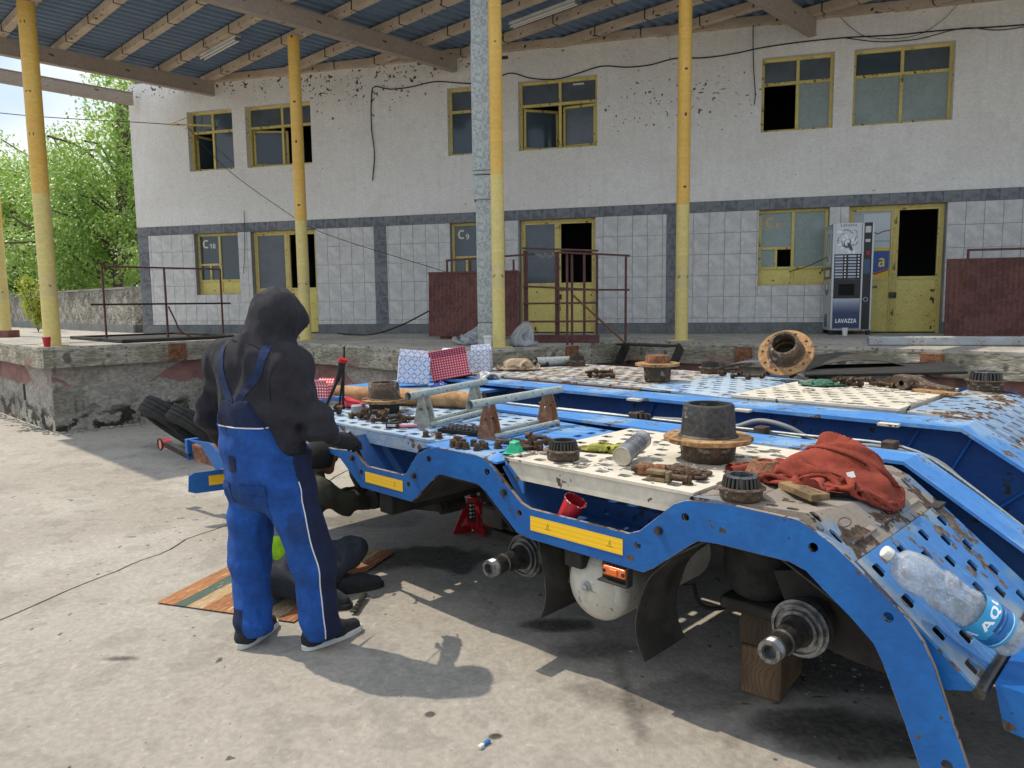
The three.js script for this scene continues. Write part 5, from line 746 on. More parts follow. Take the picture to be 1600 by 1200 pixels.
pile('wheel_bolt', 'rusty wheel bolt in the heap beside the brown hub', 'bolt', 'bolts beside the brown hub', boltGeo, 13, -4.0, -3.5, -2.64, -2.8, ND, lieB, mat.bolt);
pile('wheel_bolt', 'dark wheel bolt in the heap before the rusty trestle', 'bolt', 'bolts before the rusty trestle', boltGeo, 9, -2.58, -2.34, -2.62, -2.76, ND, lieB, mat.bolt);
pile('wheel_bolt', 'dark wheel bolt in the heap on the far rust plate', 'bolt', 'bolts on the far rust plate', boltGeo, 8, -3.72, -3.48, -4.7, -4.95, FD, lieB, mat.bolt);
pile('wheel_bolt', 'brown wheel bolt in the row behind the far blue plate', 'bolt', 'bolts behind the far blue plate', boltGeo, 9, -3.0, -2.5, -5.3, -5.6, FD, lieB, mat.bolt);
pile('wheel_bolt', 'brown wheel bolt in the heap on the far white cover', 'bolt', 'bolts on the far white cover', boltGeo, 13, -2.0, -1.6, -5.25, -5.5, FD + 0.004, lieB, mat.bolt);
pile('wheel_bolt', 'short dark bolt lying left of the grey beaker', 'bolt', 'bolts left of the grey beaker', boltGeo, 3, -4.3, -4.18, -2.66, -2.75, ND, lieB, mat.bolt);
pile('flange_nut', 'rusty flange nut standing in the row along the blue edge', 'nut', 'nuts along the blue edge', nutGeo, 12, -2.9, -2.6, -2.46, -2.6, ND - 0.003, stand, mat.bolt);
pile('flange_nut', 'single rusty flange nut near the grey trestle', 'nut', 'nuts near the grey trestle', nutGeo, 2, -3.12, -3.02, -2.53, -2.6, ND, stand, mat.bolt);
pile('spring_ring', 'dark spring ring in the scatter before the big hub', 'ring', 'rings before the big hub', ringGeo, 11, -1.74, -1.48, -2.56, -2.72, ND + 0.006, () => 0.009 + rr(0, 0.006), mat.bolt);
pile('flange_nut', 'dark nut among the rings before the big hub', 'nut', 'nuts before the big hub', nutGeo, 5, -1.66, -1.46, -2.5, -2.62, ND + 0.006, stand, mat.bolt);
{ const c = thing('clevis_pin', 'tan clevis with its pin at the edge of the white cover', 'clevis', 'T', [-1.6, ND + 0.006, -2.5], 0.15); part(c, 'fork', [rbox(-0.05, 0.03, 0.002, 0.018, -0.02, 0.02, 0.004), rbox(-0.05, 0.03, 0.03, 0.046, -0.02, 0.02, 0.004), rbox(0.0302, 0.05, 0.002, 0.046, -0.02, 0.02, 0.006)], M(0x8b7658, 0x75614a, { s: 134, rough: 0.8, rep: 4 }), 4); part(c, 'rod', rod(V3(0.05, 0.024, 0), V3(0.12, 0.024, 0), 0.014), mat.bolt, 4); }
{ const c = thing('pin_sleeve', 'brown threaded sleeve lying beside the clevis', 'sleeve', 'T', [-1.68, ND + 0.006, -2.56], 0.4); part(c, 'sleeve', lathe([[0.014, -0.06], [0.024, -0.06], [0.024, -0.02], [0.02, -0.015], [0.027, 0], [0.027, 0.05], [0.014, 0.05]], 20).rotateZ(Math.PI / 2).translate(0, 0.027, 0), mat.rust, 4); part(c, 'pin', rod(V3(-0.08, 0.027, 0), V3(0.06, 0.027, 0), 0.0138), mat.bolt, 4); }
// spray can with printed label
{ const tex = canvasTex(512, 512, (x, w, h) => { x.fillStyle = '#8d9296'; x.fillRect(0, 0, w, h); x.fillStyle = '#a8adb0'; x.fillRect(0, 0, w, 70); x.fillStyle = '#5d636a'; x.fillRect(0, 120, w, 250); x.fillStyle = '#e9ebec'; x.save(); x.translate(250, 350); x.rotate(-Math.PI / 2); x.font = 'bold 96px sans-serif'; x.fillText('THIX', 0, 0); x.font = '20px sans-serif'; for (let i = 0; i < 5; i++) x.fillText('- - - - - - - - - - -', 0, 40 + i * 26); x.restore(); for (let i = 0; i < 22; i++) x.fillRect(320 + (i * 53) % 130, 140 + i * 10, 40 + (i * 31) % 60, 3); });
  const c = thing('cartridge_can', 'silver grey cartridge can leaning on a yellow glove', 'can', 'T', [-1.87, ND + 0.05, -2.62], 0);
  const q = new THREE.Quaternion().setFromUnitVectors(V3(0, 1, 0), V3(-0.2, 0.16, -0.96).normalize()); const roll = new THREE.Quaternion().setFromAxisAngle(V3(0, 1, 0), 2.35);
  const body = new THREE.CylinderGeometry(0.042, 0.042, 0.235, 36, 1, true).translate(0, 0.12, 0).applyQuaternion(roll).applyQuaternion(q); part(c, 'body', body, std({ map: tex, roughness: 0.35, metalness: 0.4 }), 0);
  part(c, 'bottom', lathe([[0, 0.006], [0.034, 0.004], [0.039, -0.001], [0.043, -0.001], [0.0435, 0.006], [0.042, 0.008]], 36).applyQuaternion(q), M(0xcfc9b8, 0xbab3a2, { s: 135, rough: 0.4, metal: 0.5 }), 1); part(c, 'top', lathe([[0.042, 0.237], [0.043, 0.24], [0.04, 0.245], [0.03, 0.25], [0, 0.252]], 36).applyQuaternion(q), mat.steel, 1); }
const heap = (w, d, h, n, s, fold, m, lift = 0) => { const g = crumple(w, d, h, n, s, fold); return g; };
solo('work_glove', 'yellow green work glove under the grey can', 'glove', clothHeap({ NX: 44, NZ: 26, RL: 0.009, w: 0.3, d: 0.16, y: 0.1, amp: 0.14, s: 421, core: capsF([[[-0.08, 0, 0], [0.08, 0, 0.01], 0.02, 0.025]]), ring: [0, 0, 0.17, 0.08], steps: 120 }), M(0xa9a94c, 0x7f8340, { s: 136, rough: 0.95, bump: 0.003, fine: true, grain: 0.4, rep: 4 }), 'T', [-2.12, ND + 0.006, -2.86], 0.5, undefined, 1);
solo('green_cloth', 'small green cloth on the far white cover', 'cloth', clothHeap({ NX: 44, NZ: 36, RL: 0.0105, w: 0.3, d: 0.22, y: 0.16, amp: 0.2, s: 431, core: ball(0.05), ring: [0, 0, 0.16, 0.11], steps: 130 }), M(0x4c7a66, 0x3b6554, { s: 137, rough: 0.95, rep: 3 }), 'T', [-2.02, FD + 0.004, -5.22], 0.5, undefined, 1);
solo('beige_cloth', 'beige cloth bundle at the rear end of the far rust plate', 'cloth', clothHeap({ NX: 54, NZ: 44, RL: 0.0125, w: 0.36, d: 0.28, y: 0.25, amp: 0.35, s: 441, core: ball(0.1, 0.02), ring: [0, 0, 0.2, 0.14] }), M(0xb39f84, 0x927e66, { s: 138, rough: 0.95, rep: 3 }), 'T', [-4.6, FD, -4.85], 0.9, undefined, 1);
solo('black_bag', 'black crumpled bag behind the beige cloth bundle', 'bag', clothHeap({ NX: 36, NZ: 30, RL: 0.012, w: 0.26, d: 0.2, y: 0.2, amp: 0.25, s: 451, core: ball(0.07, 0.01), ring: [0, 0, 0.14, 0.11], steps: 120 }), mat.black, 'T', [-4.75, FD, -5.25], 0.2, undefined, 1);
solo('pipe_offcut', 'short grey pipe offcut beside the black bag', 'pipe', [rod(V3(-0.22, 0.045, 0), V3(0.22, 0.045, 0), 0.045, 0.045, 22, true), rod(V3(-0.22, 0.045, 0), V3(0.22, 0.045, 0), 0.039, 0.039, 22, true)], mat.galv, 'T', [-4.6, FD, -5.4], 1.1, undefined, 2);
// big water bottle on the ramp
{
  const b = thing('water_bottle', 'big dusty clear plastic water bottle lying on the perforated ramp', 'bottle', 'T', [-0.75, 0.82, -2.44]);
  const prof = [[0.0, 0], [0.02, 0], [0.0205, 0.02], [0.026, 0.028], [0.05, 0.045], [0.066, 0.075], [0.071, 0.11], [0.068, 0.14], [0.06, 0.165], [0.062, 0.18], [0.069, 0.19]]; for (let i = 0; i < 11; i++) prof.push([0.0665, 0.197 + i * 0.026], [0.0705, 0.21 + i * 0.026]); prof.push([0.066, 0.49], [0.05, 0.505], [0, 0.5]);
  const dir = V3(0.68, -0.565, -0.47).normalize(), q = new THREE.Quaternion().setFromUnitVectors(V3(0, 1, 0), dir), up = V3(0.6, 0.76, 0).multiplyScalar(0.052);
  const T = (g) => { g.scale(0.92, 0.92, 0.92).rotateY(1.2).applyQuaternion(q).translate(up.x, up.y, up.z); return g; };
  const g = new THREE.LatheGeometry(prof.map(([r, y]) => new THREE.Vector2(r, y)), 40); const p = g.attributes.position; for (let i = 0; i < p.count; i++) { const x = p.getX(i), y = p.getY(i), z = p.getZ(i), a = Math.atan2(z, x) / 6.2832 + 0.5, k = 1 - 0.16 * sst(0.52, 0.75, fbm(a, y * 2, 4, 3, 91)) * sst(0.03, 0.08, y); p.setX(i, x * k); p.setZ(i, z * k); } g.computeVertexNormals();
  part(b, 'body', T(g), phy({ map: tx(hex(0xd9e2ea), hex(0xb9c4cc), { s: 140, n: 256, grain: 0.3, speck: hex(0xf2f5f7), slo: 0.6, shi: 0.75 }), roughness: 0.16, transmission: 0.6, thickness: 0, ior: 1.4 }), 3);
  part(b, 'cap', T(lathe([[0, -0.022], [0.02, -0.022], [0.0225, -0.018], [0.0225, 0.004], [0.0, 0.004]], 28)), mat.white, 1);
  const lab = canvasTex(512, 256, (x, w, h) => { x.fillStyle = '#2f9fd6'; x.fillRect(0, 0, w, h); x.fillStyle = '#1b6fb3'; for (let i = 0; i < 8; i++) { x.beginPath(); x.arc(i * 70, 190, 42, 0, 6.3); x.fill(); } x.fillStyle = '#c9e6f4'; x.fillRect(0, 228, w, 8); x.fillStyle = '#fff'; x.font = 'bold 84px sans-serif'; for (const k of [30, 290]) { x.fillText('AQUA', k - 20, 104); x.fillStyle = '#0c3f7d'; x.fillRect(k, 130, 150, 22); x.fillRect(k, 170, 100, 10); x.fillStyle = '#fff'; } });
  lab.center.set(0.5, 0.5); lab.rotation = 0; const lg = new THREE.CylinderGeometry(0.0725, 0.0725, 0.115, 40, 1, true).rotateX(Math.PI).translate(0, 0.375, 0); part(b, 'label_sleeve', T(lg), phy({ map: lab, roughness: 0.25, transmission: 0.1, thickness: 0 }), 0);
}
// trestles: a pipe on triangular plate feet joined by two bars
function trestle(label, at, turn, L, m, m2, h = 0.185) {
  const g = thing('pipe_trestle', label, 'trestle', 'T', at, turn); const foot = (z) => extr([[-0.062, 0], [0.062, 0], [0.03, h * 0.7], [0.012, h], [-0.012, h], [-0.03, h * 0.7]], 0.008, [circ(0, h * 0.62, 0.009, 12)], 0.001).translate(0, 0, z);
  part(g, 'cross_pipe', [rod(V3(0, h + 0.018, 0.13), V3(0, h + 0.018, -L - 0.1), 0.022, 0.022, 22, true), rod(V3(0, h + 0.018, 0.13), V3(0, h + 0.018, -L - 0.1), 0.018, 0.018, 22, true)], m, 2);
  for (const z of [0, -0.06, -L, -L + 0.06]) part(g, 'foot_plate', foot(z), m2, 3); for (const x of [-0.05, 0.05]) part(g, 'tie_bar', rod(V3(x, 0.02, 0.0), V3(x, 0.02, -L), 0.015), m, 2);
  part(g, 'lock_bolt', rod(V3(0, h * 0.62, -0.07), V3(0, h * 0.62, 0.025), 0.008, 0.008, 8), mat.rust, 3); return g; }
const greyPaint = P(0x9aa6a4, 0xa9b2ae, 0x75604c, 0.63, 75, { rough: 0.6, rep: 2 }), rustPaint = P(0x7a4f35, 0x8b6a50, 0x9aa09c, 0.66, 77, { rough: 0.8, rep: 2 });
trestle('grey painted pipe trestle standing nearest the man', [-3.36, ND, -2.72], 0.26, 0.62, greyPaint, M(0xa9aba2, 0x8f948e, { s: 141, rough: 0.7, speck: hex(0x7a5a42), slo: 0.66, shi: 0.74, rep: 3 }));
trestle('rusty pipe trestle standing in front of the grey one', [-2.82, ND - 0.004, -2.72], 0.1, 0.6, greyPaint, rustPaint);
// long tan pipe, tools, boxes at the rear
solo('tan_pipe', 'long tan coloured pipe lying behind the brown hub', 'pipe', [rod(V3(0, 0.062, 0), V3(1.3, 0.062, 0), 0.06, 0.06, 28, true), rod(V3(0, 0.062, 0), V3(1.3, 0.062, 0), 0.054, 0.054, 28, true)], M(0xb78f62, 0x9c774f, { s: 142, rough: 0.85, bump: 0.002, rep: 2, grain: 0.3 }), 'T', [-4.85, ND, -3.05], 0.32, undefined, 2);
{ const r = thing('pry_bar', 'black pry bar with a red topped grip leaning by the man', 'pry bar', 'T', [-4.42, ND, -2.72]); part(r, 'shaft', rod(V3(0, 0, 0), V3(0.1, 0.21, -0.05), 0.011), mat.black); part(r, 'grip', [rod(V3(0.1, 0.211, -0.05), V3(0.13, 0.29, -0.065), 0.016, 0.022), rod(V3(0.13, 0.2905, -0.065), V3(0.14, 0.34, -0.07), 0.022, 0.027)], mat.rubber, 2); part(r, 'cap', rod(V3(0.14, 0.3405, -0.07), V3(0.147, 0.362, -0.073), 0.033, 0.03, 20), mat.red); }
solo('thin_lever', 'thin black lever standing upright beside the pry bar', 'lever', [rod(V3(0, 0, 0), V3(0.045, 0.44, 0), 0.009, 0.006), rod(V3(-0.02, 0.0, 0.02), V3(0.02, 0.26, 0), 0.008)], mat.black, 'T', [-4.4, ND, -2.86]);
solo('plastic_cup', 'small grey plastic beaker standing on the perforated plate', 'beaker', lathe([[0, 0.07], [0.03, 0.07], [0.036, 0.064], [0.038, 0], [0, 0]], 26), std({ color: 0x8c9696, roughness: 0.6 }), 'T', [-4.07, ND, -2.75]);
const dashTex = (bg, fg, kind) => canvasTex(256, 256, (x, w, h) => { x.fillStyle = bg; x.fillRect(0, 0, w, h); x.fillStyle = x.strokeStyle = fg; if (kind === 'dash') { x.lineWidth = 5; for (let i = 0; i < 10; i++) for (let j = 0; j < 10; j++) { x.beginPath(); const cx = i * 27 + 8, cy = j * 27 + 8, s = (i + j) % 2 ? 1 : -1; x.moveTo(cx - 10, cy - 10 * s); x.lineTo(cx + 10, cy + 10 * s); x.stroke(); } } else for (let i = 0; i < 16; i++) for (let j = 0; j < 16; j++) { x.save(); x.translate(i * 16 + 8, j * 16 + 8); x.rotate(0.785); x.fillRect(-5, -5, 8, 10); x.restore(); } });
const dashM = std({ map: dashTex('#d5d8e2', '#6c7fae', 'dash'), roughness: 0.55 }), redM = std({ map: dashTex('#c22a38', '#e8b8b8', 'check'), roughness: 0.55 }), kraft = M(0xb3a184, 0x9f8c6f, { s: 143, rough: 0.95 });
function carton(label, at, turn, [w, h, d], m, lean = 0, o = {}) { const g = thing('parts_carton', label, 'carton', 'T', at, turn); const t = 0.004; const tr = (q) => { q.rotateX(lean).rotateZ(o.roll ?? 0).translate(0, Math.abs(Math.sin(o.roll ?? 0)) * w / 2 + Math.abs(Math.sin(lean)) * d / 2, 0); return q; };
  for (const [n, q] of [['wall', box(-w / 2, w / 2, 0, h, d / 2 - t, d / 2)], ['wall', box(-w / 2, w / 2, 0, h, -d / 2, -d / 2 + t)], ['wall', box(-w / 2, -w / 2 + t, 0, h, -d / 2 + t, d / 2 - t)], ['wall', box(w / 2 - t, w / 2, 0, h, -d / 2 + t, d / 2 - t)], ['base', box(-w / 2 + t, w / 2 - t, 0.0005, t, -d / 2 + t, d / 2 - t)]]) part(g, n, tr(boxUV(q, 3)), m, 0);
  for (const s of o.flaps ?? [-1, 1]) part(g, 'flap', tr(boxUV(box(-w / 2 + 0.005, w / 2 - 0.005, 0, d * 0.45, -t / 2, t / 2), 3).rotateX(s * (o.fa ?? 0.5)).translate(0, h, s * d / 2 * 0.98)), m, 0); return g; }
carton('white carton printed with blue dashes left of the red one', [-4.78, 0.985, -3.78], 0.95, [0.25, 0.22, 0.15], dashM, -0.14, { fa: 0.3, flaps: [-1], roll: -0.1 });
carton('red carton with a white check print between white cartons', [-4.68, 0.985, -4.12], 0.85, [0.32, 0.19, 0.16], redM, -0.2, { fa: 0.9, flaps: [1], roll: 0.16 });
carton('white carton with blue dashes standing tallest at the right', [-4.85, 0.985, -4.62], 0.6, [0.2, 0.23, 0.14], dashM, -0.12, { flaps: [-1], fa: 0.2, roll: 0.07 });
carton('small white carton lying open behind the red carton', [-4.95, 1.1, -4.35], 0.7, [0.19, 0.11, 0.13], dashM, 0.15, { fa: 1.2 });
solo('carton_stand', 'brown cardboard box under the small open carton', 'box', rbox(-0.12, 0.12, 0, 0.11, -0.1, 0.1, 0.004), kraft, 'T', [-4.97, 0.985, -4.35], 0.7);
solo('plastic_bag', 'crumpled translucent plastic bag before the tall carton', 'bag', clothHeap({ NX: 56, NZ: 30, RL: 0.0135, w: 0.56, d: 0.22, y: 0.2, amp: 0.35, s: 461, core: capsF([[[-0.2, 0.0, 0], [0.2, 0.02, 0], 0.05, 0.07]]), ring: [0, 0, 0.3, 0.1], stiff: 0.3, steps: 130 }), mat.bag, 'T', [-4.4, 0.985, -4.28], -0.45, undefined, 1);
solo('blue_packet', 'dark blue foil packets in front of the red carton', 'packet', [crumple(0.34, 0.1, 0.06, 16, 95, 3), crumple(0.26, 0.08, 0.07, 16, 97, 3).translate(0.28, 0, -0.02)], std({ color: 0x12307c, roughness: 0.3 }), 'T', [-4.45, 0.985, -3.8], -0.5, undefined, 1);
carton('red and white box beside the man by the pry bar', [-4.72, 0.985, -2.9], 0.5, [0.14, 0.1, 0.1], std({ map: dashTex('#c92a35', '#e9e4e2', 'check'), roughness: 0.5 }), 0, { fa: 0.6 });
solo('red_blue_rag', 'red and blue wrapper on the deck just right of the man', 'wrapper', clothHeap({ NX: 26, NZ: 22, RL: 0.012, w: 0.18, d: 0.14, y: 0.15, amp: 0.2, s: 471, core: ball(0.05), ring: [0, 0, 0.1, 0.08], stiff: 0.4, steps: 110 }), std({ color: 0xd2374a, roughness: 0.5 }), 'T', [-4.45, ND, -2.98], 0.4, undefined, 1);
// tray of sockets, small box, pen, clip, wire ring
{ const t = thing('socket_tray', 'open black tray with rows of silver sockets between the trestles', 'tool tray', 'T', [-3.06, ND, -2.78], 0.25); part(t, 'tray', [rbox(-0.13, 0.13, 0, 0.008, -0.08, 0.08, 0.003), rbox(-0.13, 0.13, 0.0082, 0.024, 0.075, 0.08, 0.001), rbox(-0.13, 0.13, 0.0082, 0.024, -0.08, -0.075, 0.001), rbox(-0.13, -0.125, 0.0082, 0.024, -0.0749, 0.0749, 0.001), rbox(0.125, 0.13, 0.0082, 0.024, -0.0749, 0.0749, 0.001)], mat.black, 1); for (let i = 0; i < 9; i++) for (let j = 0; j < 4; j++) part(t, 'socket', rod(V3(-0.108 + i * 0.027, 0.0085, -0.055 + j * 0.036), V3(-0.108 + i * 0.027, 0.03 + 0.006 * ((i + j) % 2), -0.055 + j * 0.036), 0.0095, 0.0105, 12), mat.steel, 0); }
{ const b = thing('bearing_box', 'small black and white box beside the grey trestle', 'box', 'T', [-3.5, ND, -2.62], 0.5); part(b, 'box', rbox(-0.04, 0.04, 0, 0.035, -0.03, 0.03, 0.002), mat.black); part(b, 'label', [box(-0.03, 0.03, 0.01, 0.026, 0.0302, 0.0308), box(0.0402, 0.0408, 0.01, 0.026, -0.02, 0.02)], mat.white); }
solo('marker_pen', 'pink capped marker lying by the small black box', 'marker', [rod(V3(-0.07, 0.012, 0), V3(0.02, 0.012, 0), 0.011), rod(V3(0.0202, 0.012, 0), V3(0.07, 0.012, 0), 0.012)], std({ color: 0xcf8f9c, roughness: 0.4 }), 'T', [-3.42, ND, -2.68], 0.9);
{ const c = thing('plastic_clip', 'mint green plastic wheel nut clip at the blue deck edge', 'clip', 'T', [-2.46, ND - 0.004, -2.56], 0.3); const gm = std({ color: 0x3fbf92, roughness: 0.45 }); part(c, 'body', extr([[-0.03, 0], [0.035, 0], [0.028, 0.02], [0.012, 0.035], [0.014, 0.05], [-0.012, 0.052], [-0.014, 0.036], [-0.028, 0.022]], 0.05, [], 0.003).translate(0, 0.004, -0.025), gm); part(c, 'tab', rbox(-0.05, 0.05, 0.0, 0.004, -0.035, 0.04, 0.001), gm); }
solo('keeper_ring', 'thin wire key ring hanging below the red sweatshirt', 'ring', new THREE.TorusGeometry(0.02, 0.0022, 6, 24).rotateX(-0.9), mat.steelDark, 'T', [-0.9, 0.9, -2.56]);
solo('paper_cup', 'red and white printed paper cup lying in the trailer trough', 'cup', cupG.clone().scale(1.0, 1.0, 1.0).rotateZ(-0.5).translate(0.0, 0.014, 0), redCup, 'T', [-2.08, 0.656, -2.47], 0.25, undefined, 0).scale.setScalar(1.35);
// far side junk: black mudguard sheets, bracket
solo('black_mudguard', 'flat black plastic mudguard lying behind the far white cover', 'mudguard', bendY(rbox(-0.55, 0.55, 0, 0.02, -0.45, 0.45, 0.006), (t, w) => 0.0), mat.rubber, 'T', [-2.0, 1.08, -6.35], 0.35, undefined, 1).rotation.z = 0.05;
{ const g = new THREE.CylinderGeometry(0.6, 0.6, 0.95, 30, 1, true, -0.75, 1.5).rotateX(Math.PI / 2).rotateZ(Math.PI / 2).rotateY(0).translate(0, 0, 0); g.rotateX(0); const pts = []; for (let i = 0; i <= 16; i++) { const a = lerp(-0.7, 0.7, i / 16); pts.push([0.75 * Math.sin(a), 0.75 * Math.cos(a) - 0.75 * Math.cos(0.7)]); } const q = extr([...pts, ...pts.map(([x, y]) => [x, y - 0.006]).reverse()], 1.0).translate(0, 0, -0.5); solo('grey_mudguard', 'arched grey plastic mudguard on the ground side behind the tilted hub', 'mudguard', q, M(0x6d7276, 0x5a5f63, { s: 144, rough: 0.5 }), 'T', [-2.9, 0.97, -6.25], 0.2); solo('black_sheet', 'arched black plastic sheet heaped behind the grey mudguard', 'mudguard', q.clone().scale(1.15, 0.9, 0.9), mat.flap, 'T', [-2.35, 1.0, -6.75], 0.5); }
{ const b = thing('spring_bracket', 'worn steel bracket with a round eye at the far cover corner', 'bracket', 'T', [-1.42, FD + 0.002, -5.4], -0.3); part(b, 'plate', extr([[-0.18, 0], [0.2, 0], [0.2, 0.03], [0.05, 0.05], [-0.05, 0.09], [-0.16, 0.09], [-0.18, 0.06]], 0.09, [], 0.003), mat.hubBrown, 4); part(b, 'eye', lathe([[0.018, -0.03], [0.045, -0.03], [0.045, 0.03], [0.018, 0.03]], 26).rotateX(Math.PI / 2).translate(-0.06, 0.05, 0.13), mat.hubBrown, 4); part(b, 'tongue', rbox(0.02, 0.3, 0.002, 0.02, 0.094, 0.17, 0.004), mat.rustOrange, 3); }
// ---------------------------------------------------------------- under and around the trailer
solo('timber_block', 'squared timber block standing on the ground under the front axle', 'timber block', rbox(-0.085, 0.085, 0, 0.215, -0.16, 0.16, 0.012), mat.wood, 'T', [-1.33, 0, -2.985], 0.12, undefined, 1);
solo('timber_block', 'dark upper timber block wedged under the air bag', 'timber block', extr([[-0.09, 0], [0.09, 0], [0.09, 0.17], [-0.05, 0.17], [-0.09, 0.1]], 0.3, [], 0.006).translate(0, 0.006, -0.15), mat.woodDark, 'T', [-1.33, 0.2155, -2.99], 0.1, undefined, 1);
{ const j = thing('axle_stand', 'red steel axle stand on the ground under the trailer', 'axle stand', 'T', [-3.88, 0, -3.6], 0.5); const leg = (a) => { const c = Math.cos(a), s = Math.sin(a); return extr([[0.02, 0.0], [0.16, 0], [0.165, 0.02], [0.08, 0.2], [0.03, 0.24], [0.02, 0.24]], 0.006, [[[0.05, 0.05], [0.06, 0.12], [0.11, 0.05]].reverse()], 0.001).translate(0, 0, -0.003).rotateY(a); };
  for (let i = 0; i < 4; i++) part(j, 'leg', leg(i * 1.5708 + 0.785), mat.red, 2); part(j, 'column', [extr([[-0.035, -0.035], [0.035, -0.035], [0.035, 0.035], [-0.035, 0.035]], 0.21, [], 0.003).rotateX(-Math.PI / 2).translate(0, 0.045, 0)], mat.red, 2); part(j, 'ratchet_bar', rbox(-0.02, 0.02, 0.26, 0.4, -0.02, 0.02, 0.004), mat.darkSteel); part(j, 'saddle', extr([[-0.05, 0.4], [0.05, 0.4], [0.06, 0.43], [0.02, 0.412], [-0.02, 0.412], [-0.06, 0.43]], 0.05).translate(0, 0, -0.025), mat.darkSteel); part(j, 'label', box(-0.028, 0.028, 0.08, 0.22, 0.0384, 0.0392), std({ map: canvasTex(64, 128, (x) => { x.fillStyle = '#1a1c20'; x.fillRect(0, 0, 64, 128); x.fillStyle = '#e3e3e0'; for (let i = 0; i < 4; i++) x.fillRect(10, 12 + i * 26, 16, 14), x.fillRect(36, 12 + i * 26, 18, 4); }), roughness: 0.5 }), 0); part(j, 'lever', bar(V3(0.03, 0.22, 0.03), V3(0.08, 0.06, 0.12), 0.02, 0.012), mat.red); }
solo('yellow_bottle', 'small yellow container on the ground beyond the red axle stand', 'container', lathe([[0, 0], [0.05, 0], [0.055, 0.02], [0.055, 0.09], [0.03, 0.12], [0.018, 0.13], [0, 0.13]], 22), std({ color: 0xd9a91f, roughness: 0.4 }), 'T', [-3.75, 0, -4.15]);
// two worn tyres lying behind the man
{ const prof = [[0.32, -0.12], [0.36, -0.135], [0.45, -0.14], [0.5, -0.125], [0.515, -0.1]]; for (const g of [-0.06, 0, 0.06]) prof.push([0.52, g - 0.016], [0.508, g - 0.012], [0.508, g - 0.002], [0.52, g + 0.002]); prof.push([0.515, 0.1], [0.5, 0.125], [0.45, 0.14], [0.36, 0.135], [0.32, 0.12], [0.3, 0.1], [0.3, -0.1], [0.32, -0.12]);
  const tyre = (label, at, r) => { const t = thing('worn_tyre', label, 'tyre', 'C', at, 0, 'tyres by the dock'), q = new THREE.Quaternion().setFromUnitVectors(V3(0, 1, 0), V3(-0.5, -0.74, 0.45).normalize()); const f = (g) => g.scale(r, r, r).applyQuaternion(q); part(t, 'tread', f(lathe(prof, 56)), mat.rubber, 2); part(t, 'bead', f(new THREE.TorusGeometry(0.31, 0.012, 8, 48).rotateX(Math.PI / 2).translate(0, 0.11, 0)), mat.darkSteel, 1); return t; };
  tyre('worn tyre leaning furthest back towards the dock wall', [-3.85, 0.345, -8.35], 0.78); tyre('worn tyre leaning nearer on the other tyre', [-3.42, 0.32, -8.0], 0.72); }
// striped board mat
{ const tex = canvasTex(512, 512, (x, w, h) => { x.fillStyle = '#b98a5c'; x.fillRect(0, 0, w, h); const cs = ['#9c6a42', '#455a50', '#a98f6c', '#93623c', '#a17d56', '#455a50', '#a99272', '#8c5a38']; let y = 0; for (let i = 0; i < 8; i++) { const b = [70, 48, 60, 84, 66, 54, 70, 60][i]; x.fillStyle = cs[i]; x.fillRect(y, 0, b, h); y += b; } for (let i = 0; i < 900; i++) { x.fillStyle = ['rgba(90,50,25,.35)', 'rgba(230,205,165,.4)', 'rgba(60,40,30,.3)'][i % 3]; x.fillRect(rr(0, w), rr(0, h), rr(1, 5), rr(4, 46)); } });
  const g = new THREE.PlaneGeometry(0.9, 1.15, 30, 30).rotateX(-Math.PI / 2), p = g.attributes.position; for (let i = 0; i < p.count; i++) p.setY(i, 0.006 + 0.006 * fbm(p.getX(i) * 0.3 + 0.5, p.getZ(i) * 0.3 + 0.5, 5, 3, 88)); g.computeVertexNormals(); const m = solo('striped_mat', 'torn striped orange and green board mat under the crouching man', 'mat', g, std({ map: tex, roughness: 0.9, bumpMap: rep(N1, 4), bumpScale: 0.004 }), 'T', [-4.08, 0, -2.2], 0.45, undefined, 0); }
{ const l = thing('cigarette_lighter', 'tiny white and blue lighter on the concrete in front', 'lighter', 'C', [-0.12, 0.008, -2.63], 0.9); part(l, 'body', rbox(-0.006, 0.03, -0.007, 0.007, -0.008, 0.008, 0.004), std({ color: 0x3a6ea8, roughness: 0.3 })); part(l, 'top', rbox(-0.03, -0.0065, -0.007, 0.007, -0.008, 0.008, 0.003), mat.white); }
solo('tool_pouch', 'small dark tool lying on the edge of the striped mat', 'tool', [rbox(-0.1, 0.06, 0.008, 0.03, -0.012, 0.012, 0.005), rbox(0.06, 0.13, 0.008, 0.022, -0.02, 0.02, 0.006)], mat.steelDark, 'T', [-3.36, 0.006, -2.25], -0.9);
// grit and paint flakes scattered under the trailer
{ const gr = []; for (let i = 0; i < 420; i++) { const far = rnd() < 0.6; const x = far ? rr(1.0, 2.2) : rr(-3.2, 1.6), z = far ? rr(-3.7, -2.9) : rr(-5.2, -2.2), s = far ? rr(0.003, 0.014) : rr(0.002, 0.006); gr.push(new THREE.TetrahedronGeometry(s, 0).scale(rr(0.7, 1.8), 0.5, rr(0.7, 1.8)).rotateY(rr(0, 6)).translate(x, s * 0.15, z)); } const o = solo('ground_grit', 'scattered grit and dark crumbs on the yard concrete', 'grit', gr, M(0x5d574e, 0x8f897d, { s: 145, rough: 0.95, rep: 5 })); o.userData.kind = 'stuff'; }
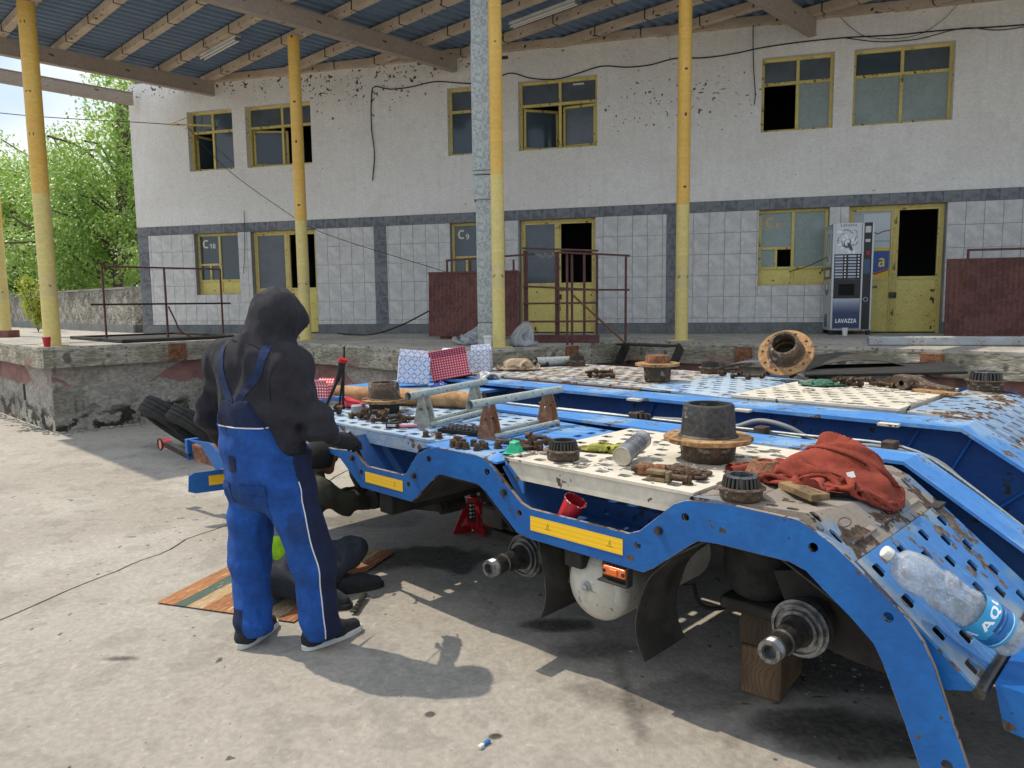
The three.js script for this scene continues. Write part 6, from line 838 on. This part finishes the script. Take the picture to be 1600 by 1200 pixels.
// ---------------------------------------------------------------- people
function n3(x, y, z, s = 0) { const i = Math.floor(x), j = Math.floor(y), k = Math.floor(z), f = (t) => t * t * (3 - 2 * t), a = f(x - i), b = f(y - j), c = f(z - k), h = (u, v, w) => hash(i + u + (k + w) * 57, j + v, s); return lerp(lerp(lerp(h(0, 0, 0), h(1, 0, 0), a), lerp(h(0, 1, 0), h(1, 1, 0), a), b), lerp(lerp(h(0, 0, 1), h(1, 0, 1), a), lerp(h(0, 1, 1), h(1, 1, 1), a), b), c); }
function meshField(f, lo, hi, cell) { // marching cubes over a box, returns world-space geometry with smooth normals
  const ext = Math.max(hi[0] - lo[0], hi[1] - lo[1], hi[2] - lo[2]), res = Math.ceil(ext / cell) + 4, mc = new MarchingCubes(res, undefined, false, false, 400000), S = res, half = res / 2, c = [0, 1, 2].map((k) => (lo[k] + hi[k]) / 2), B = 4;
  const at = (i, j, k) => [c[0] + (i - half) * cell, c[1] + (j - half) * cell, c[2] + (k - half) * cell];
  for (let k = 0; k < S; k += B) for (let j = 0; j < S; j += B) for (let i = 0; i < S; i += B) {
    const d = f(at(i + B / 2, j + B / 2, k + B / 2)), skip = Math.abs(d) > cell * B * 1.6;
    for (let z = k; z < Math.min(k + B, S); z++) for (let y = j; y < Math.min(j + B, S); y++) for (let x = i; x < Math.min(i + B, S); x++) mc.field[x + y * S + z * S * S] = skip ? -d : -f(at(x, y, z));
  }
  mc.isolation = 0; mc.update(); const n = mc.count, src = mc.positionArray, pos = new Float32Array(n * 3), nor = new Float32Array(n * 3), e = cell * 0.6;
  for (let i = 0; i < n; i++) { const p = [0, 1, 2].map((k) => c[k] + src[i * 3 + k] * half * cell); pos.set(p, i * 3); const d0 = f(p), g = [0, 1, 2].map((k) => { const q = [...p]; q[k] += e; return f(q) - d0; }), L = Math.hypot(...g) || 1; nor.set(g.map((v) => v / L), i * 3); }
  const g = new THREE.BufferGeometry(); g.setAttribute('position', new THREE.BufferAttribute(pos, 3)); g.setAttribute('normal', new THREE.BufferAttribute(nor, 3)); return g;
}
const paintV = (g, fn) => { const p = g.attributes.position, c = new Float32Array(p.count * 3); for (let i = 0; i < p.count; i++) c.set(fn([p.getX(i), p.getY(i), p.getZ(i)]), i * 3); g.setAttribute('color', new THREE.BufferAttribute(c, 3)); return g; };
const lin = (h) => { const c = new THREE.Color(h); return [c.r, c.g, c.b]; };
const add = (a, b, k = 1) => [a[0] + b[0] * k, a[1] + b[1] * k, a[2] + b[2] * k], dot = (a, b) => a[0] * b[0] + a[1] * b[1] + a[2] * b[2];
const weave = tx([0.94, 0.94, 0.94], [0.82, 0.82, 0.82], { s: 150, grain: 0.25 });
const cloth = (base, alt) => std({ map: rep(weave, 2), color: new THREE.Color(base).lerp(new THREE.Color(alt), 0.6), roughness: 0.95, bumpMap: rep(Nfine, 6), bumpScale: 0.002 });
const dyed = std({ map: rep(weave, 2), vertexColors: true, roughness: 0.92, bumpMap: rep(Nfine, 6), bumpScale: 0.0015 });
function gloveField(palm, dirv, side, up, s = 1, curl = 0.7) { // palm, four fingers of different lengths and a thumb from the side
  const caps = [[add(palm, dirv, -0.05 * s), add(palm, dirv, 0.03 * s), 0.03 * s, 0.032 * s], [add(add(palm, side, 0.022 * s), dirv, 0.03 * s), add(add(palm, side, -0.022 * s), dirv, 0.03 * s), 0.018 * s, 0.018 * s], [add(palm, dirv, -0.1 * s), add(palm, dirv, -0.04 * s), 0.034 * s, 0.03 * s]];
  const f = [];
  [[0.03, 0.072], [0.01, 0.082], [-0.011, 0.076], [-0.031, 0.06]].forEach(([o, L]) => { let p = add(add(palm, side, o * s), dirv, 0.04 * s), a = 0.15; for (let j = 0; j < 3; j++) { const l = L * [0.45, 0.32, 0.23][j] * s, q = add(add(p, dirv, Math.cos(a) * l), up, -Math.sin(a) * l); f.push([p, q, (0.0108 - j * 0.0009) * s, (0.0102 - j * 0.0009) * s]); p = q; a += curl; } });
  let p = add(add(palm, side, 0.03 * s), dirv, -0.025 * s), d1 = add(add([0, 0, 0], side, 0.75), dirv, 0.6), q = add(p, d1, 0.042 * s); f.push([p, q, 0.013 * s, 0.0115 * s]); let q2 = add(add(q, dirv, 0.028 * s), up, -0.012 * s); f.push([q, q2, 0.0112 * s, 0.0095 * s]);
  const A = capsF(caps, 0.03 * s), Fi = f; return (pt) => { let d = A(pt); for (const c of Fi) d = smin(d, capD(pt, c), 0.008 * s); return d; };
}
const boxOf = (pts, m) => [[0, 1, 2].map((k) => Math.min(...pts.map((p) => p[k])) - m), [0, 1, 2].map((k) => Math.max(...pts.map((p) => p[k])) + m)];
function shoe(parent, heel, toe, upperM, soleM, s = 1) {
  const d = V3(toe[0] - heel[0], 0, toe[2] - heel[2]), L = d.length(), a = Math.atan2(-d.z, d.x); const F = capsF([[[0.045 * s, 0.045, 0], [0.06 * s, 0.075, 0], 0.042 * s, 0.045 * s], [[0.05 * s, 0.05, 0], [L * 0.55, 0.05, 0.004], 0.044 * s, 0.042 * s], [[L * 0.55, 0.045, 0.004], [L - 0.042 * s, 0.036, 0], 0.044 * s, 0.034 * s]], 0.04), G = (p) => Math.max(F(p) - 0.002 * n3(p[0] * 90, p[1] * 90, p[2] * 90), 0.024 - p[1], p[1] - 0.1);
  const g = meshField(G, [-0.01, 0.0, -0.08], [L + 0.02, 0.12, 0.08], 0.005).rotateY(a).translate(heel[0], 0, heel[2]); const m = part(parent, 'shoe', g, upperM, 1);
  const o = []; for (let i = 0; i < 28; i++) { const q = i / 28 * 6.2832, c = Math.cos(q), n = Math.sin(q), x = L / 2 + (L / 2 + 0.004) * Math.sign(c) * Math.abs(c) ** 0.75, w = lerp(0.043, 0.05, clamp(x / L)) * s * (x / L > 0.8 ? 0.96 : 1); o.push([x, w * Math.sign(n) * Math.abs(n) ** 0.8]); }
  part(m, 'sole', extr(o, 0.022, [], 0.004).rotateX(-Math.PI / 2).translate(0, 0.0045, 0).rotateY(a).translate(heel[0], 0, heel[2]), soleM, 1);
}
{
  const R = [0.93, 0, 0.367], F = [0.367, 0, -0.93], B = [-0.367, 0, 0.93];
  const J = { head: [-1.132, 1.622, -3.6], hoodF: [-1.072, 1.585, -3.68], hoodB: [-1.165, 1.545, -3.57], neck: [-1.185, 1.47, -3.565], chest: [-1.218, 1.329, -3.56], up: [-1.226, 1.406, -3.57], shL: [-1.435, 1.405, -3.64], shR: [-1.02, 1.37, -3.49], mid: [-1.209, 1.177, -3.54], waist: [-1.196, 0.991, -3.53], pelv: [-1.183, 0.83, -3.53], elL: [-1.54, 1.103, -3.73], wrL: [-1.5, 0.9, -3.86], haL: [-1.44, 0.862, -3.95], elR: [-0.905, 1.09, -3.44], wrR: [-0.868, 0.99, -3.63], haR: [-0.845, 0.968, -3.73], hipL: [-1.29, 0.757, -3.6], knL: [-1.325, 0.409, -3.6], anL: [-1.29, 0.09, -3.52], hipR: [-1.075, 0.769, -3.48], knR: [-0.968, 0.44, -3.455], anR: [-0.95, 0.09, -3.475] };
  const pm = (k, w) => [add(J[k], R, -w), add(J[k], R, w)];
  const torso = [[...pm('up', 0.13), 0.105, 0.105], [...pm('chest', 0.12), 0.13, 0.13], [...pm('mid', 0.1), 0.14, 0.14], [...pm('waist', 0.085), 0.138, 0.138], [J.up, J.mid, 0.135, 0.15], [J.mid, J.pelv, 0.14, 0.14]];
  const armL = [[add(J.up, R, -0.12), J.shL, 0.066, 0.066], [J.shL, J.elL, 0.07, 0.066], [J.elL, J.wrL, 0.069, 0.05]], armR = [[add(J.up, R, 0.12), J.shR, 0.066, 0.066], [J.shR, J.elR, 0.07, 0.066], [J.elR, J.wrR, 0.071, 0.05]];
  const hood = [[J.head, J.hoodF, 0.118, 0.082], [J.hoodB, J.head, 0.09, 0.115], [J.neck, J.hoodB, 0.088, 0.088], [J.up, J.neck, 0.11, 0.088]];
  const pelvis = [[...pm('pelv', 0.075), 0.138, 0.138]], legs = [[J.hipL, J.knL, 0.11, 0.083], [J.knL, J.anL, 0.083, 0.078], [J.hipR, J.knR, 0.112, 0.088], [J.knR, J.anR, 0.088, 0.08]];
  const upper = capsF([...torso, ...armL, ...armR, ...hood], 0.085), lower = capsF([...torso, ...pelvis, ...legs], 0.05);
  const folds = (p, a, s) => a * (n3(p[0] * 17 + p[1] * 5, p[1] * 6, p[2] * 17, s) + 0.5 * n3(p[0] * 34, p[1] * 17, p[2] * 34, s + 1) - 0.75);
  const rings = (p, a, f) => a * Math.sin(p[1] * f + 5 * n3(p[0] * 7, p[1] * 3, p[2] * 7, 4) + 2 * p[0] * 6);
  const openC = add(add(J.hoodF, F, 0.07), [0, -1, 0], 0.05);
  const bodyF = (p) => { let d = upper(p); d += folds(p, 0.02, 1) + 0.014; const el = Math.min(Math.hypot(p[0] - J.elL[0], p[1] - J.elL[1], p[2] - J.elL[2]), Math.hypot(p[0] - J.elR[0], p[1] - J.elR[1], p[2] - J.elR[2])); d += rings(p, 0.008 * sst(0.24, 0.05, el), 60); const back = dot(add(p, J.mid, -1), R); d += 0.009 * Math.sin(back * 42 + p[1] * 6 + 3 * n3(p[0] * 5, p[1] * 5, p[2] * 5, 9)) * sst(0.95, 1.15, p[1]) * sst(1.45, 1.3, p[1]); const leg = lower(p) + 0.014; d = Math.min(d, Math.max(leg, p[1] - 1.05)); return Math.max(d, 0.075 - Math.hypot(p[0] - openC[0], p[1] - openC[1], p[2] - openC[2]), 0.06 - p[1]); };
  const man = thing('person', 'standing man in dark hooded top and blue bib overalls working at the trailer', 'person', 'C');
  part(man, 'body', meshField(bodyF, [-1.75, 0, -4.05], [-0.7, 1.8, -3.15], 0.0115), cloth(0x2f2f36, 0x36353d, 151), 1).userData.label = 'dark charcoal hooded sweatshirt';
  // head inside the hood
  { const c = add(J.head, F, 0.03), H = [[add(c, [0, 0.01, 0]), add(c, F, 0.02), 0.078, 0.074], [add(add(c, F, 0.04), [0, -1, 0], 0.05), add(add(c, F, 0.055), [0, -1, 0], 0.085), 0.05, 0.036], [add(add(c, F, 0.095), [0, -1, 0], 0.01), add(add(c, F, 0.112), [0, -1, 0], 0.035), 0.01, 0.015], [add(c, R, 0.078), add(add(c, R, 0.08), [0, -1, 0], 0.03), 0.014, 0.01], [add(c, R, -0.078), add(add(c, R, -0.08), [0, -1, 0], 0.03), 0.014, 0.01], [add(add(add(c, F, 0.088), [0, -1, 0], 0.062), R, -0.02), add(add(add(c, F, 0.088), [0, -1, 0], 0.062), R, 0.02), 0.009, 0.009]], hf = capsF(H, 0.025);
    const hm = part(man, 'head', meshField(hf, ...boxOf([c], 0.16), 0.005), std({ color: 0x9a6f58, roughness: 0.6 }), 1); for (const s of [-1, 1]) part(hm, 'eye', new THREE.SphereGeometry(0.012, 12, 10).translate(...add(add(add(c, F, 0.086), R, 0.03 * s), [0, -1, 0], 0.005)), std({ color: 0x2a2320, roughness: 0.3 }), 0); }
  // overalls: legs, seat, back bib
  const lat = (p) => dot(add(p, J.mid, -1), R), dep = (p) => dot(add(p, J.mid, -1), B);
  const region = (p) => { const y = p[1], l = lat(p), b = dep(p); const bib = b > -0.02 ? Math.max(y - (1.225 - 0.1 * Math.max(0, 0.05 - Math.abs(l + 0.02)) * 4), Math.abs(l + 0.02) - (0.155 - (y - 1.09) * 0.55)) : 9; return Math.min(y - (1.1 - 0.14 * sst(0.0, 0.2, l)), bib); };
  const over = (p) => { let d = Math.min(lower(p), 9) - 0.012 + folds(p, 0.012, 7); const kn = Math.min(Math.abs(p[1] - 0.42), Math.abs(p[1] - 0.72)); d += rings(p, 0.003 * sst(0.2, 0.03, kn) + 0.005 * sst(0.25, 0.1, p[1]), 48); d += 0.005 * Math.sin(p[1] * 30 + p[0] * 14) * sst(0.85, 0.7, p[1]) * sst(0.45, 0.6, p[1]); return Math.max(d, region(p), 0.05 - p[1]); };
  const pipA = (y) => 0.88 + 0.3 * sst(0.5, 0.85, y);
  const sideN = (p) => { const right = p[0] > lerp(-1.19, -1.14, clamp(p[1])); const ax = p[1] > 0.44 ? [lerp(J.knR[0], J.hipR[0], (p[1] - 0.44) / 0.33), lerp(J.knR[2], J.hipR[2], (p[1] - 0.44) / 0.33)] : [lerp(J.anR[0], J.knR[0], (p[1] - 0.09) / 0.35), lerp(J.anR[2], J.knR[2], (p[1] - 0.09) / 0.35)]; if (!right) return p[1] < 0.19 && p[0] < -1.32 ? 1 : 0; const v = [p[0] - ax[0], p[2] - ax[1]]; const ang = Math.atan2(v[0] * R[0] + v[1] * R[2], v[0] * B[0] + v[1] * B[2]); return p[1] < 0.98 && ang > pipA(p[1]) && ang < 2.5 ? 1 : 0; };
  const blue = lin(0x1a57ac), navy = lin(0x17254a), dirt = lin(0x1e3f73);
  const og = paintV(meshField(over, [-1.6, 0, -3.85], [-0.75, 1.3, -3.2], 0.0095), (p) => p[1] > 1.1 ? navy : sideN(p) ? navy : mixc(blue, dirt, 0.8 * sst(0.5, 0.62, n3(p[0] * 9, p[1] * 9, p[2] * 9, 12)) * sst(0.5, 0.62, p[1]) * sst(0.86, 0.76, p[1])));
  const ov = part(man, 'overalls', og, dyed, 1); ov.userData.label = 'blue work overalls with navy side panels';
  const onto = (f, y, l, extra = 0.004) => { let k = 0.5; const base = add(J.mid, R, l); base[1] = y; for (let i = 0; i < 400 && f(add(base, B, k)) > 0; i++) k -= 0.002; const p = add(base, B, k + extra); return V3(...p); };
  // piping along the back and down the right leg, pockets, tag
  const pipeM = std({ color: 0xd9dadb, roughness: 0.7 });
  { const pts = []; for (let i = 0; i <= 14; i++) pts.push(onto(over, 1.098 - 0.0 * i, -0.15 + i * 0.021, 0.002)); part(ov, 'piping', tube(pts, 0.0035, 50, 5), pipeM, 0); }
  { const pts = []; for (let i = 0; i <= 22; i++) { const y = 0.84 - i * 0.035, q = y > 0.44 ? (y - 0.44) / 0.33 : 0, ax = y > 0.44 ? [lerp(J.knR[0], J.hipR[0], q), y, lerp(J.knR[2], J.hipR[2], q)] : [lerp(J.anR[0], J.knR[0], (y - 0.09) / 0.35), y, lerp(J.anR[2], J.knR[2], (y - 0.09) / 0.35)]; const dv = add(add([0, 0, 0], R, Math.sin(pipA(y))), B, Math.cos(pipA(y))); let k = 0.35; for (let j = 0; j < 300 && over(add(ax, dv, k)) > 0; j++) k -= 0.0015; pts.push(V3(...add(ax, dv, k + 0.001))); } part(ov, 'piping', tube(pts, 0.0035, 90, 5), pipeM, 0); }
  const patch = (l0, l1, y0, y1, m, n, ex = 0.004) => { const W = 8, pos = [], idx = []; for (let j = 0; j <= W; j++) for (let i = 0; i <= W; i++) { const p = onto(over, lerp(y0, y1, j / W), lerp(l0, l1, i / W), ex); pos.push(p.x, p.y, p.z); if (i && j) { const a = j * (W + 1) + i; idx.push(a - W - 2, a - W - 1, a, a - W - 2, a, a - 1); } } const g = new THREE.BufferGeometry(); g.setAttribute('position', new THREE.Float32BufferAttribute(pos, 3)); g.setIndex(idx); g.computeVertexNormals(); return part(ov, n, g, m, 1); };
  const navyM = cloth(0x1a2848, 0x222f50, 153), blueM = cloth(0x1350a6, 0x17498f, 155);
  patch(-0.075, -0.03, 0.885, 0.96, navyM, 'tag', 0.006);
  patch(-0.15, -0.08, 0.72, 0.82, blueM, 'pocket'); patch(0.0, 0.13, 0.66, 0.815, blueM, 'pocket'); patch(-0.005, 0.135, 0.785, 0.83, blueM, 'pocket_flap', 0.01); patch(-0.155, -0.08, 0.795, 0.83, blueM, 'pocket_flap', 0.01);
  // straps over the shoulders
  for (const path of [[[1.21, -0.045], [1.28, -0.085], [1.36, -0.115], [1.43, -0.13], [1.475, -0.135]], [[1.21, 0.0], [1.28, 0.045], [1.36, 0.085], [1.43, 0.105], [1.475, 0.11]]]) { const c = new THREE.CatmullRomCurve3(path.map(([y, l]) => V3(l, y, 0))).getPoints(24), pos = [], idx = []; c.forEach((q, i) => { const w = 0.021; for (const s of [-1, 1]) { const p = onto(bodyF, q.y, q.x + s * w, 0.005); pos.push(p.x, p.y, p.z); } if (i) { const a = i * 2; idx.push(a - 2, a - 1, a, a, a - 1, a + 1); } }); const g = new THREE.BufferGeometry(); g.setAttribute('position', new THREE.Float32BufferAttribute(pos, 3)); g.setIndex(idx); g.computeVertexNormals(); part(man, 'strap', g, cloth(0x24335c, 0x2c3c68, 157), 1); }
  const seamM = std({ color: 0x17171b, roughness: 1 });
  { const ln = (pts, n) => part(man, n, tube(pts.map(([y, l]) => onto(bodyF, y, l, 0.0005)), 0.0022, 50, 5), seamM, 0); ln([[1.7, -0.02], [1.66, -0.05], [1.6, -0.07], [1.54, -0.08], [1.5, -0.085]], 'hood_seam'); ln([[1.505, -0.14], [1.5, -0.1], [1.495, -0.04], [1.485, 0.02], [1.46, 0.08], [1.44, 0.12]], 'collar_seam'); ln([[1.43, 0.2], [1.37, 0.165], [1.3, 0.15], [1.22, 0.15]], 'sleeve_seam'); }
  shoe(man, [-1.335, 0, -3.44], [-1.255, 0, -3.72], cloth(0x25272a, 0x34363a, 159), mat.white); shoe(man, [-1.02, 0, -3.42], [-0.795, 0, -3.655], cloth(0x25272a, 0x34363a, 160), mat.white);
  const gloveM = cloth(0x1c2226, 0x2a3236, 161);
  const gR = gloveField(J.haR, V3(0.17, -0.25, -0.95).normalize().toArray(), [-0.98, 0, -0.18], [0, 1, 0], 1.1, 0.6); part(man, 'glove', meshField(gR, ...boxOf([J.haR], 0.17), 0.0035), gloveM, 1);
  const gL = gloveField(J.haL, V3(0.5, -0.4, -0.75).normalize().toArray(), [0.8, 0, 0.55], [0, 1, 0], 1.1, 0.5); part(man, 'glove', meshField(gL, ...boxOf([J.haL], 0.17), 0.0035), gloveM, 1);
  solo('screwdriver', 'small steel tool held in the standing man\'s right glove', 'tool', [rod(V3(-0.82, 0.99, -3.75), V3(-0.79, 0.9, -3.86), 0.004), rod(V3(-0.835, 1.02, -3.72), V3(-0.82, 0.99, -3.75), 0.009)], mat.steel);
}
{ // man crouching behind him, reaching under the trailer
  const J = { pelv: [-1.33, 0.15, -4.2], chest: [-1.27, 0.42, -4.36], up: [-1.22, 0.55, -4.43], shR: [-1.1, 0.55, -4.36], shL: [-1.38, 0.53, -4.56], head: [-1.13, 0.74, -4.5], neck: [-1.18, 0.64, -4.47], elR: [-0.98, 0.45, -4.5], wrR: [-0.8, 0.42, -4.68], haR: [-0.74, 0.395, -4.74], hipR: [-1.22, 0.14, -4.14], knR: [-0.9, 0.22, -4.3], anR: [-1.05, 0.085, -4.08], hipL: [-1.42, 0.14, -4.28], knL: [-1.3, 0.16, -3.98], anL: [-1.12, 0.09, -4.0] };
  for (const k in J) J[k] = add(J[k], [-0.05, 0, 0.05]);
  const man = thing('person', 'crouching man in olive jacket and yellow vest reaching under the trailer', 'person', 'C');
  const lowC = [[J.pelv, J.hipR, 0.13, 0.11], [J.hipR, J.knR, 0.105, 0.075], [J.knR, J.anR, 0.072, 0.055], [J.pelv, J.hipL, 0.13, 0.11], [J.hipL, J.knL, 0.1, 0.075], [J.knL, J.anL, 0.072, 0.055]], upC = [[J.pelv, J.chest, 0.14, 0.15], [J.chest, J.up, 0.155, 0.13], [J.up, J.shR, 0.12, 0.08], [J.up, J.shL, 0.12, 0.08], [J.shR, J.elR, 0.078, 0.066], [J.elR, J.wrR, 0.064, 0.042], [J.shL, add(J.elR, [-0.15, 0, -0.15]), 0.07, 0.06], [add(J.elR, [-0.15, 0, -0.15]), add(J.wrR, [-0.1, 0, -0.12]), 0.06, 0.04], [J.up, J.neck, 0.1, 0.06]];
  const fu = capsF(upC, 0.05), fl = capsF(lowC, 0.04), wr = (p) => 0.02 * (n3(p[0] * 18, p[1] * 14, p[2] * 18, 21) - 0.5) + 0.006 * Math.sin(p[0] * 60 + p[1] * 25);
  const body = (p) => Math.max(Math.min(fu(p) + wr(p), fl(p) + 0.012), 0.012 - p[1]);
  part(man, 'body', meshField(body, [-1.65, 0, -4.95], [-0.65, 0.75, -3.85], 0.012), cloth(0x3d4032, 0x4a4b3b, 163), 1);
  part(man, 'trousers', meshField((p) => Math.max(fl(p) + wr(p) * 0.8 - 0.004, 0.014 - p[1], p[1] - 0.32), [-1.65, 0, -4.5], [-0.7, 0.4, -3.85], 0.012), cloth(0x2f3542, 0x3b404b, 165), 1);
  const vf = capsF([[J.pelv, J.chest, 0.15, 0.162], [J.chest, J.up, 0.165, 0.14]], 0.05); const vg = paintV(meshField((p) => Math.max(vf(p) + wr(p) * 0.5, 0.19 - p[1], p[1] - 0.6), [-1.6, 0, -4.7], [-0.95, 0.75, -3.95], 0.01), (p) => p[1] > 0.36 && p[1] < 0.405 ? lin(0x6f7780) : lin(0xa6e01c)); part(man, 'vest', vg, dyed, 1).userData.label = 'yellow green reflective vest';
  const c = J.head, Fw = V3(0.7, -0.25, -0.65).normalize().toArray(), hf = capsF([[c, add(c, Fw, 0.02), 0.085, 0.08], [add(c, Fw, 0.05), add(add(c, Fw, 0.06), [0, -1, 0], 0.07), 0.05, 0.035], [add(c, Fw, 0.1), add(c, Fw, 0.115), 0.012, 0.014], [J.neck, c, 0.055, 0.055]], 0.03); const hd = part(man, 'head', meshField(hf, ...boxOf([c], 0.19), 0.006), std({ color: 0x8d6550, roughness: 0.65 }), 1);
  part(hd, 'hair', meshField((p) => Math.max(Math.hypot(p[0] - c[0], p[1] - c[1], p[2] - c[2]) - 0.1, dot(add(p, c, -1), Fw) - 0.05, c[1] - 0.06 - p[1]), ...boxOf([c], 0.13), 0.006), cloth(0x131316, 0x1d1d20, 167), 1);
  for (const s of [-1, 1]) part(hd, 'eye', new THREE.SphereGeometry(0.011, 10, 8).translate(...add(add(c, Fw, 0.092), V3(0.68, 0, 0.73).toArray(), 0.03 * s)), mat.black, 0);
  const g = gloveField(J.haR, V3(0.7, -0.2, -0.68).normalize().toArray(), [0.68, 0, 0.73], [0, 1, 0], 1, 0.4); part(man, 'glove', meshField(g, ...boxOf([J.haR], 0.16), 0.004), cloth(0x1b1c1e, 0x26282b, 169), 1);
  shoe(man, [-1.05, 0.0, -4.12], [-0.78, 0.0, -4.24], cloth(0x34363a, 0x42454a, 171), mat.darkSteel); shoe(man, [-1.12, 0, -3.97], [-0.9, 0, -3.92], cloth(0x34363a, 0x42454a, 172), mat.darkSteel);
}

// ---------------------------------------------------------------- red sweatshirt heaped on the end of the deck, thick folds
{
  const s = thing('red_sweatshirt', 'rust red sweatshirt heaped on the end of the near deck', 'sweatshirt', 'C', [1.25, ND, -2.97]);
  const core = capsF([[[-0.04, 0.03, 0], [0.12, 0.05, 0.02], 0.075, 0.095], [[0.08, 0.12, -0.05], [0.17, 0.12, -0.03], 0.06, 0.07], [[-0.2, 0.0, 0.0], [-0.1, 0.02, 0.0], 0.035, 0.06], [[0.02, 0.0, 0.12], [0.16, -0.02, 0.13], 0.05, 0.06]], 0.03);
  const sg = clothHeap({ NX: 96, NZ: 84, RL: 0.0125, w: 0.54, d: 0.42, y: 0.36, amp: 0.5, s: 311, core, floor: (x, z) => { const t = (x + 1.25) * 0.719 + (z - 2.97) * 0.695; return -0.004 - 0.82 * Math.max(0, t + 0.985); }, ring: [0.01, 0.04, 0.3, 0.235], free: (x, z) => x < -0.12 && z < 0.02 });
  const rm = std({ map: rep(weave, 3), color: 0xa04735, roughness: 1, bumpMap: rep(Nfine, 5), bumpScale: 0.003 });
  part(s, 'cloth', sg, rm, 0);
  part(s, 'sleeve', tube([V3(-0.14, 0.05, -0.01), V3(-0.22, 0.045, -0.04), V3(-0.29, 0.03, -0.04), V3(-0.35, 0.022, -0.03)], 0.026, 24, 10).scale(1, 0.9, 1), rm, 1);
  part(s, 'care_label', box(-0.014, 0.014, -0.012, 0.012, -0.001, 0.001).rotateX(-0.6).rotateZ(0.2).translate(0.03, 0.06, 0.215), mat.white, 0);
}
renderer.render(scene, camera);
